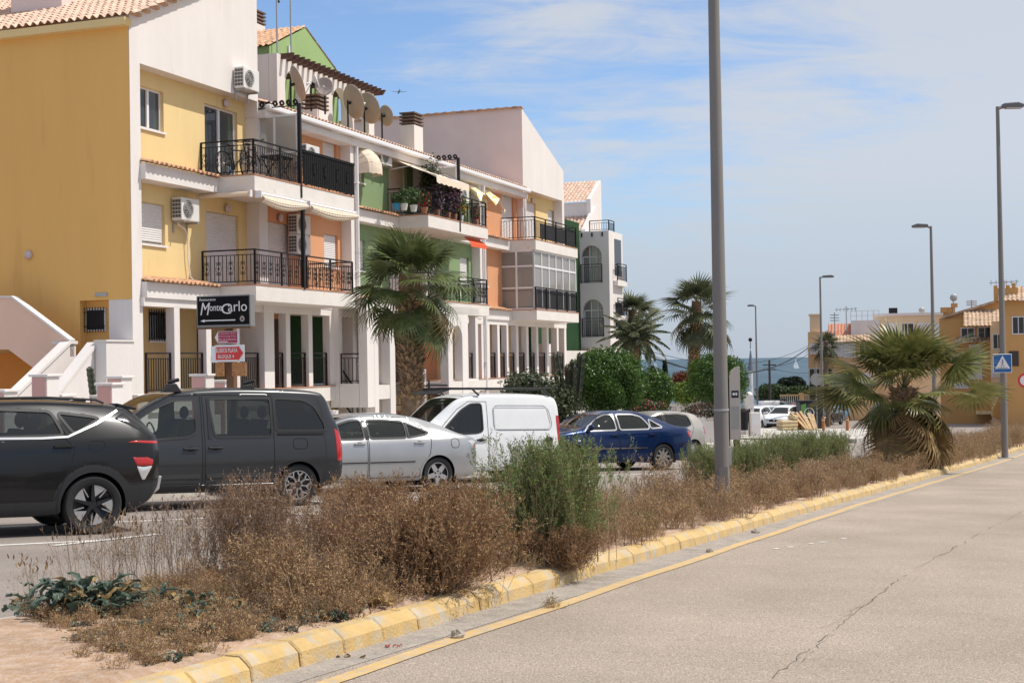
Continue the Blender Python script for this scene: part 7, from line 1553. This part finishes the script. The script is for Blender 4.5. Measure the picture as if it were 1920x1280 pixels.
# pedestrian crossing sign on the right lamp post
SGB=mat('sign_blue',(.015,.11,.33),.4); SGW=mat('sign_white',(.75,.75,.75),.4); SGK=mat('sign_black',(.012,.012,.012),.5); SGR=mat('sign_red',(.62,.035,.03),.45); STEELB=mat('sign_back_grey',(.30,.29,.28),.5,metal=.4)
c=at(1879.5,681,45.3); t=thing('crossing_sign','blue square pedestrian crossing sign on the right lamp post','road sign',c); h=.30; b=MB(); b.box(-h,h,-.012,.012,-h,h); b.build('panel',SGW,t,bevel=.01); b=MB(); b.box(-h+.02,h-.02,-.016,-.013,-h+.02,h-.02); b.build('blue_field',SGB,t); b=MB(); b.prism([(-.24,-.17),(.24,-.17),(0,.25)],'y',-.021,-.018); b.build('white_triangle',SGW,t); b=MB(); y0,y1=-.026,-.023
b.prism([(.02*math.cos(k*.785)+.0,.115+.02*math.sin(k*.785)) for k in range(8)],'y',y0,y1)
for (p_,q_,w_) in (((0,.09),(-.005,.0),.035),((0,.0),(.05,-.11),.02),((-.005,.0),(-.05,-.11),.02),((0,.08),(.05,.03),.014),((0,.08),(-.05,.02),.014)): b.bar((p_[0],(y0+y1)/2,p_[1]),(q_[0],(y0+y1)/2,q_[1]),w_,.003)
for k in range(6): b.box(-.15+k*.052,-.15+k*.052+.03,y0,y1,-.155,-.13)
b.build('walking_figure',SGK,t); b=MB(); b.box(-.04,.04,.013,.10,-.2,.2); b.build('clamp',GALV,t)
# round sign seen from behind on its pole
p=onG(1530,84); t=thing('round_road_sign','grey back of a round road sign on a thin pole by the planks','road sign',p); zc=at(1529,711,84).z-p.z; b=MB(); b.tube([(0,0,0),(0,0,zc+.9)],.04,8); b.build('pole',POLE,t); b=MB(); b.lathe([(.001,.05),(.36,.05),(.36,.07),(.001,.07)],(0,-.13,zc),24,ax='y'); b.build('disc',STEELB,t)
p=onG(1917,60); t=thing('round_road_sign','red rimmed round road sign cut by the right edge','road sign',at(1922,713,70)); b=MB(); b.lathe([(.001,0),(.36,0),(.36,.02),(.001,.02)],(0,0,0),24,ax='y'); b.build('disc',SGR,t); b=MB(); b.lathe([(.001,-.006),(.25,-.006),(.25,-.003)],(0,0,0),24,ax='y'); b.build('white_field',SGW,t); b=MB(); b.tube([(0,.05,-2.9),(0,.05,.4)],.035,8); b.build('pole',POLE,t)
# restaurant sign post
sp=at(428,640,30.5); zg=gz(sp.x,sp.y); t=thing('sign_post','wooden sign post with black restaurant board above pink and red arrows','sign',(sp.x,sp.y,0),FROT-R(90))
sr=t; c_,s_=math.cos(FROT-R(90)),math.sin(FROT-R(90))
def SL(px,py,yo=0.):
    """photo pixel -> x,z in the sign plane (its x to the right)"""
    d=ray(px,py); nrm=Vector((-s_,c_)); o_=Vector((sp.x,sp.y))+nrm*yo; tt=o_.dot(nrm)/(d.x*nrm.x+d.y*nrm.y); P_=d*tt; return ((P_.x-sp.x)*c_+(P_.y-sp.y)*s_,P_.z+CH)
POSTW=mat('sign_post_wood',(.15,.075,.035),.75,var=.25,vscale=6,stretch=(1,1,.15)); OSB=mat('chip_board',(.42,.20,.08),.85,var=.3,vscale=25,col2=(.30,.13,.05),c2scale=18)
x0,z1=SL(378,558); x1,_=SL(474,552); _,z0=SL(428,609); b=MB(); b.box(-.09,.09,.05,.2,zg,z1-.1); b.build('post',POSTW,sr)
bw,bh=x1-x0,z1-z0; b=MB(); b.box(x0-.03,x1+.03,-.16,.04,z0-.05,z1+.03); b.build('board_case',mat('sign_case',(.25,.24,.23),.5,metal=.3),sr,bevel=.01); b=MB(); b.box(x0,x1,-.168,-.162,z0,z1); bo=b.build('black_board',mat('sign_board_black',(.008,.0075,.0075),.6,spec=.1),sr); b=MB(); b.box(x0-.03,x1+.03,-.17,-.02,z0-.085,z0-.052); b.build('bottom_rail',POSTW,sr)
fy=-.174; TX=mat('sign_letter_white',(.72,.70,.68),.5)
def T(body,u0,u1,v0,v1,m=TX,**k): return text_obj(body,(u1-u0)*bw,(v1-v0)*bh,'lettering',m,sr,(x0+u0*bw,fy,z0+v0*bh),**k)
T('Restaurante',.04,.36,.86,.96,shear=.2); T('M',.06,.25,.36,.80,bold=.0,shear=.25); T('onte',.24,.48,.50,.70); T('C',.47,.66,.38,.74); T('arlo',.60,.965,.46,.82)
b=MB(); b.box(x0+.14*bw,x0+.74*bw,fy-.003,fy,z0+.14*bh,z0+.18*bh); b.prism([(x0+.06*bw,z0+.15*bh),(x0+.14*bw,z0+.21*bh),(x0+.14*bw,z0+.10*bh)],'y',fy-.003,fy); b.build('arrow',TX,sr); b=MB(); b.lathe([(.001,fy),(.055,fy),(.055,fy+.003)],(x0+.87*bw,0,z0+.19*bh),20,ax='y'); b.build('emblem',mat('emblem_grey',(.55,.48,.46),.5),sr); b=MB(); b.lathe([(.001,fy-.003),(.036,fy-.003),(.036,fy-.001)],(x0+.87*bw,0,z0+.19*bh),16,ax='y'); b.box(x0+.84*bw,x0+.90*bw,fy-.004,fy-.003,z0+.17*bh,z0+.20*bh); b.prism([(x0+.83*bw,z0+.28*bh),(x0+.91*bw,z0+.28*bh),(x0+.87*bw,z0+.33*bh)],'y',fy-.003,fy); b.build('emblem_disc',mat('emblem_brown',(.16,.10,.08),.5),sr)
# pink arrow
PK=mat('sign_magenta',(.38,.035,.09),.5); xa,zt_=SL(411,621); xb,_=SL(450,621); _,zb_=SL(428,644); xp,_=SL(405,632); b=MB(); b.prism([(xp,(zt_+zb_)/2),(xa,zt_),(xb,zt_),(xb,zb_),(xa,zb_)],'y',-.05,-.03); b.build('pink_arrow_board',SGW,sr); b=MB(); b.box(xa+.01,xb-.04,-.056,-.052,zb_+.015,zt_-.015); b.build('pink_field',PK,sr); wb=xb-xa-.09
for k,s in enumerate(('Catedral, Bulv','Swimming Pool','Bar & Cafetería')): text_obj(s,wb*.98,(zt_-zb_)*.15,'lettering',mat('pink_letter',(.75,.5,.5),.5),sr,(xa+.03,-.059,zt_-(.26+.235*k)*(zt_-zb_)),depth=.002)
b=MB(); b.box(xa+.03,xa+.03+wb*.5,-.06,-.057,zb_+.03*1,zb_+.055); b.build('lettering_bar',mat('pink_letter',(.75,.5,.5),.5),sr)
# red and white arrow
xa,zt_=SL(399,648); xb,_=SL(462,646); _,zb_=SL(430,679); b=MB(); b.box(xa,xa+.14,-.075,-.06,zb_,zt_-.01); b.box(xa+.12,xb,-.10,-.085,zb_+.01,zt_+.01); b.build('white_arrow_board',SGW,sr); rx0=SL(408,660)[0]+.02; rx1=xb-.02; zc=(zt_+zb_)/2+.01; hh=(zt_-zb_)*.38; b=MB(); b.prism([(rx0,zc-hh),(rx1-.12,zc-hh),(rx1-.12,zc-hh*1.15),(rx1,zc),(rx1-.12,zc+hh*1.15),(rx1-.12,zc+hh),(rx0,zc+hh)],'y',-.107,-.102); b.build('red_arrow',SGR,sr)
text_obj('ELISEOS PLAYA',(rx1-rx0)*.78,hh*.68,'lettering',SGW,sr,(rx0+.015,-.111,zc+hh*.13),bold=.012); text_obj('BLOQUE 4',(rx1-rx0)*.58,hh*.68,'lettering',SGW,sr,(rx0+.06,-.111,zc-hh*.86),bold=.012)
xa,zt_=SL(405,680); xb,_=SL(462,680); _,zb_=SL(430,705)
for (u_,v_) in ((xa,-.1),(.1,xb)): b=MB(); b.box(u_,v_,-.03,.0,zb_,zt_); b.build('chip_board',OSB,sr)
# tiled pillar by the entrance
t=thing('tiled_pillar','pillar of dark patterned tiles with a pale notice strip by the palm trunk','pillar',abw(9.2,-.35,-1.6),FROT)
TLM=mat('patterned_tile',(.20,.16,.15),.35,var=.25,vscale=25,col2=(.06,.05,.05),c2scale=22,c2lo=.45,c2hi=.55); b=MB(); b.box(0,.75,0,.3,0,2.5); b.build('tile_panel',TLM,t); b=MB(); b.box(.76,.95,.02,.28,0,2.9); b.build('post',WHITE,t); b=MB(); b.box(.78,.93,.008,.018,0,2.45); b.box(.78,.93,.008,.018,2.5,2.88); b.build('notice_strip',mat('notice',(.38,.36,.36),.6,var=.4,vscale=20),t)
# balustrade wall with gate pillar, information totem, bin
def up(p,px,py,Y): return at(px,py,Y).z-p.z
p=onG(1290,60); t=thing('balustrade','white balustrade wall behind the clipped shrubs','wall',p); zt=up(p,1290,756,60); b=MB(); xl,xr=at(1195,700,60).x-p.x,at(1352,700,60).x-p.x; b.box(xl,xr,-.12,.12,0,zt-.75); b.box(xl,xr,-.14,.14,zt-.1,zt)
for k in range(5): x=xl+(xr-xl)*k/4; b.box(x-.16,x+.16,-.16,.16,0,zt+.06)
b.build('wall_base',WHITE,t); b=MB()
for k in range(26): x=xl+.2+k*(xr-xl-.3)/26; b.lathe([(.045,0),(.075,.2),(.04,.45),(.06,.65)],(x,0,zt-.75),8)
b.build('balusters',WHITE,t,smooth=True)
p=onG(1403,72); t=thing('gate_pillar','white rendered gate pillar with a domed cap at the end of the balustrade','pillar',p); b=MB(); zt=up(p,1403,740,72); b.box(-.22,.22,-.22,.22,0,zt); b.box(-.9,-.23,-.1,.1,0,zt-.6); b.build('shaft',WHITE,t); b=MB(); b.sphere((0,0,zt),(.2,.2,.16),12,8); b.build('cap',WHITE,t,smooth=True)
p=onG(1373,50); t=thing('information_totem','pale curved information totem with a small symbol, right of the tall lamp post','sign',p); zt=up(p,1373,692,50); w_=.18; b=MB(); b.prism([(-.12,.5),(.26,.5),(.26,zt+.1),(.1,zt+.07),(-.05,zt-.05),(-.12,zt-.3)],'y',-.05,.05); b.build('panel',mat('totem_cream',(.52,.46,.40),.5),t); b=MB(); b.box(-.05,.2,-.06,-.053,zt-1.0,zt-.75); b.build('symbol_field',SGK,t); b=MB(); b.lathe([(.001,-.066),(.05,-.066),(.05,-.062)],(.03,0,zt-.87),12,ax='y'); b.box(.09,.15,-.066,-.062,zt-.92,zt-.82); b.build('symbol',SGW,t); b=MB(); b.box(-.18,-.125,-.06,.06,0,zt-.3); b.box(.0,.22,-.04,.04,0,.5); b.build('post',IRON,t); b=MB(); b.box(-.07,.21,-.058,-.053,zt-2.1,zt-1.3); b.build('map_field',mat('map_grey',(.35,.34,.32),.5),t)
p=onG(1393,70); p.z+=.1; t=thing('litter_bin','black litter bin hanging on a white post before the gate pillar','bin',p); zb_=up(p,1393,806,70); zt=up(p,1393,770,70); b=MB(); b.lathe([(.001,zb_),(.2,zb_),(.26,zt),(.22,zt),(.2,zt-.1),(.001,zt-.1)],(0,0,0),14); b.build('bucket',IRON,t,smooth=True); b=MB(); b.box(.24,.32,-.06,.06,0,zt+.1); b.build('post',IRON,t); b=MB(); b.lathe([(.001,zt+.14),(.2,zt+.08),(.27,zt+.02),(.27,zt)],(0,0,0),14); b.build('lid',IRON,t)
p=onG(1407,69); p.z+=.1; t=thing('white_block','whitewashed meter block beside the litter bin','meter box',p); zt=up(p,1407,773,69); b=MB(); b.box(-.05,.42,-.25,.25,-.2,zt); b.build('block',WHITE,t,bevel=.02); b=MB(); b.box(.0,.36,-.262,-.252,zt-.6,zt-.1); b.build('meter_door',PVC,t)
WOODP=mat('raw_plank',(.46,.31,.16),.8,var=.2,vscale=6,stretch=(.3,1,1)); WOODO=mat('varnished_wood',(.33,.125,.035),.55,var=.2,vscale=4,stretch=(1,1,.25)); FOAM=mat('foam_cream',(.60,.47,.27),.9,var=.12,vscale=6,bump=.4,bscale=20)
for (px,lab) in ((1417,'short brown wooden bollard near the white meter block'),(1542,'short brown wooden bollard right of the round road sign pole'),(1587,'short brown wooden bollard in front of the bush palm')):
    p=onG(px,80); p.z+=.15; t=thing('wooden_bollard',lab,'bollard',p,0,'brown wooden bollards'); b=MB(); b.lathe([(.001,-.1),(.09,-.1),(.09,.72),(.06,.78),(.001,.8)],n=10); b.build('post',WOODO,t,smooth=True); b=MB(); b.lathe([(.093,.58),(.093,.66)],n=10); b.build('band',mat('bollard_band',(.5,.4,.25),.5),t)
# dumped furniture and the skip
Y=82
def grd(px,Y=82): p=onG(px,Y); p.z+=.16; return p
p=grd(1474); t=thing('armchair','dumped cream foam armchair on the white corner','armchair',p,R(15)); b=MB(); 
for k in range(3): b.box(-.5,.5,-.4,.4,.02+.19*k,.19+.19*k)
b.build('seat',FOAM,t,bevel=.05); b=MB(); b.box(.25,.55,-.4,.4,.6,.86); b.build('cushion',FOAM,t,bevel=.07)
p=grd(1492,83); t=thing('wooden_cabinet','dumped varnished wooden cabinet between the armchair and the planks','cabinet',p,R(20)); b=MB(); b.box(-.32,.32,-.25,.25,0,.95); b.build('carcass',WOODO,t); b=MB(); b.box(-.29,-.01,-.27,-.252,.05,.9); b.box(.01,.29,-.27,-.252,.05,.9); b.build('door',WOODO,t,bevel=.01)
p=grd(1508,83); t=thing('cardboard_box','brown box under the leaning planks','box',p,R(10)); b=MB(); b.box(-.35,.35,-.3,.3,0,.42); b.build('carton',mat('carton',(.42,.24,.12),.85),t); b=MB(); b.add([(-.35,-.3,.42),(.35,-.3,.42),(.35,-.5,.5),(-.35,-.5,.5)],[(0,1,2,3)]); b.build('flap',MATS['carton'],t)
r_=random.Random(11)
for k in range(7):
    p0=at(1478+k*7.5,766+r_.uniform(-4,8)+k*2.2,82.2+.12*k); p1=at(1512+k*3.2,805+r_.uniform(-3,3),81.6+.05*k); b=MB(); b.bar((0,0,0),p1-p0,.16,.03); tag(b.build('plank',WOODP,None,loc=p0),['pale plank lying lowest on the left of the pile','long pale plank leaning second in the pile','pale plank in the left middle of the pile','middle pale plank of the pile by the skip','pale plank right of the middle of the pile','steep short plank second from the right','rightmost plank of the pile by the sign pole'][k],'plank','dumped planks by the skip')
p=grd(1512,86); t=thing('rubbish_skip','black rubbish container with a round white emblem behind the planks','container',p); z1=up(p,1520,754,86); x0,x1=at(1499,700,86).x-p.x,at(1543,700,86).x-p.x; b=MB(); b.prism([(x0+.1,.0),(x1-.1,.0),(x1,z1),(x0,z1)],'y',0,1.3); b.build('container_body',mat('skip_black',(.014,.015,.015),.45,var=.2,vscale=3),t,bevel=.04); b=MB(); b.box(x0-.04,x1+.04,-.05,1.35,z1,z1+.1); b.build('rim',IRON,t); cx,cz=at(1517,770,86).x-p.x,z1*.60; b=MB(); b.tube([(cx+.29*math.cos(k/24*6.2832),-.03,cz+.29*math.sin(k/24*6.2832)) for k in range(25)],.022,6); b.box(cx-.14,cx-.02,-.04,-.015,cz-.14,cz+.12); b.prism([(cx-.2,cz+.0),(cx-.02,cz+.16),(cx+.02,cz+.05)],'y',-.04,-.015); b.box(cx+.04,cx+.11,-.04,-.015,cz-.14,cz+.1); b.prism([(cx+.05,cz+.14),(cx+.2,cz-.12),(cx+.13,cz-.14)],'y',-.04,-.015); b.build('emblem',SGW,t); b=MB(); b.prism([(x0+.05,z1*.45),(x0+.35,z1*.45),(x0+.35,z1*.97),(x0+.05,z1*.9)],'y',-.03,-.012); b.build('green_panel',mat('skip_green',(.10,.30,.06),.5),t)
# utility pole with overhead cables
p=onG(1443,150); t=thing('utility_pole','dark wooden utility pole with short crossarms before the sea','utility pole',p); zt=up(p,1442,675,150); b=MB(); b.tube([(0,0,0),(0,0,zt)],[.16,.11],8); b.build('pole',mat('dark_pole',(.07,.06,.05),.9),t); b=MB()
for z in (.5,1.0): b.bar((-.7,0,zt-z),(.7,0,zt-z),.1)
b.build('crossarm',MATS['dark_pole'],t)
for (A,Bq,sag,rr,lab) in (((1165,645,80),(1520,648,140),2.2,.045,'thickest overhead cable sagging from the date palm to the ochre house'),((1160,640,80),(1520,645,140),1.6,.018,'thin overhead cable just above the thickest one'),((1200,655,80),(1443,686,150),1.2,.02,'lower overhead cable running to the utility pole'),((1443,684,150),(1520,660,140),.5,.02,'short overhead cable from the utility pole to the ochre house'),((1443,688,150),(1565,687,130),.6,.02,'level overhead cable right of the utility pole')):
    p0=at(*A); p1=at(*Bq); b=MB(); b.tube([(p1-p0)*(k/20)-Vector((0,0,4*sag*(k/20)*(1-k/20))) for k in range(21)],rr,5); tag(b.build('overhead_cable',IRON,None,loc=p0),lab,'cable','overhead cables')
p=onG(1408,120); t=thing('beach_column','grey column with a pointed blue cap and dark ball on its mast by the beach','column',p); zt=up(p,1408,690,120); b=MB(); b.tube([(0,0,0),(0,0,zt)],.16,8); b.build('shaft',PVC,t); b=MB(); b.lathe([(.27,zt-.2),(.20,zt+.3),(.04,zt+1.5)],n=12); b.build('cap',mat('slate_blue',(.17,.19,.22),.6),t); b=MB(); b.tube([(0,0,zt+1.6),(0,0,zt+2.4)],.03,6); b.sphere((0,0,zt+2.4),.17,10,8); b.build('finial',IRON,t)
SAIL=mat('sail_cloth',(.72,.73,.75),.8)
for (px,py,Y,s,lab) in ((1229,683,900,1.,'white sailing boat left of the tall slim palm'),(1492,672,1300,1.,'tiny white sailing boat far out by the ochre houses')):
    q_=at(px,py,Y); t=thing('sailing_boat',lab,'boat',(q_.x,q_.y,-9),R(20)); b=MB(); b.prism([(-2.8,.9),(-2.4,0),(2.2,0),(3.2,1.1)],'y',-.9,.9); b.build('hull',PVC,t); b=MB(); b.prism([(-.1,1.2),(-2.6,1.4),(-.1,9.5)],'y',-.03,.03); b.prism([(.15,8.8),(.15,1.4),(2.9,1.3)],'y',-.03,.03); b.build('sail',SAIL,t); b=MB(); b.tube([(0,0,.9),(0,0,9.8)],.07,6); b.build('mast',GALV,t)
q_=at(748,173,1500); t=thing('aeroplane','tiny aeroplane in the blue sky right of the roof arcade','aeroplane',q_,R(100)); b=MB(); b.tube([(-9,0,0),(-7,0,.2),(6,0,.2),(8.5,0,0)],[.3,.9,.9,.2],10); b.build('fuselage',ACF,t,smooth=True); b=MB(); b.prism([(1,0),(-2.5,8),(-3.4,8),(-1.5,0),(-3.4,-8),(-2.5,-8)],'z',-.1,.1); b.prism([(-7,0),(-8.4,3),(-9,3),(-8.6,0),(-9,-3),(-8.4,-3)],'z',.3,.4); b.prism([(-6.5,.8),(-8.3,3),(-9,3),(-8.6,.5)],'y',-.1,.1); b.build('wings',ACF,t)
# stones and litter by the kerb
STN=mat('stone',(.36,.31,.25),.95,var=.2,vscale=9,bump=.6,bscale=20)
def stone(px,py,r,lab,dz=0.,m=STN,nm='stone',cat_='stone'):
    p=gp(px,py); rs=np.random.RandomState(px); b=MB(); b.sphere((0,0,r*.4),(r,r*.8,r*.55),10,7); b.v=[tuple(np.array(v)*(1+.16*rs.randn())) for v in b.v]; tag(b.build(nm,m,None,loc=p+Vector((0,0,dz))),lab,cat_)
stone(858,1196,.05,'grey broken stone on the road below the big brown bush'); stone(1688,893,.10,'white plastic bag caught on the kerb by the bush palm',.12,SGW,'plastic_bag','litter'); stone(1417,999,.05,'small stone on the yellow edge line'); stone(1330,1035,.04,'pebble by the kerb in the middle distance')
def litter(px,py,lab,m,s,dz=.004):
    p=gp(px,py); r2=random.Random(px); b=MB()
    for k in range(7):
        x,y=r2.uniform(-s,s),r2.uniform(-s*.5,s*.5); a=r2.uniform(0,6); L_=s*.35; b.add([(x,y,.002),(x+L_*math.cos(a),y+L_*math.sin(a),.02),(x+L_*1.2*math.cos(a+.5),y+L_*1.2*math.sin(a+.5),.006),(x+L_*.5*math.cos(a+1),y+L_*.5*math.sin(a+1),.012)],[(0,1,2,3)])
    o=b.build('leaf_litter',m,None,loc=p+Vector((0,0,dz))); s_=o.modifiers.new('t','SOLIDIFY'); s_.thickness=.002; tag(o,lab,'litter')
litter(655,1232,'curled brown leaves on the road by the kerb',PALMB,.10); litter(735,1212,'reddish scrap among dry leaves below the big bush',mat('red_scrap',(.3,.04,.03),.7),.07); litter(75,1215,'yellowed fallen leaves on the soil at the left',PALMB,.16,.12); litter(240,1235,'fallen dry leaves on the soil before the leafy weeds',PALMB,.14,.12)
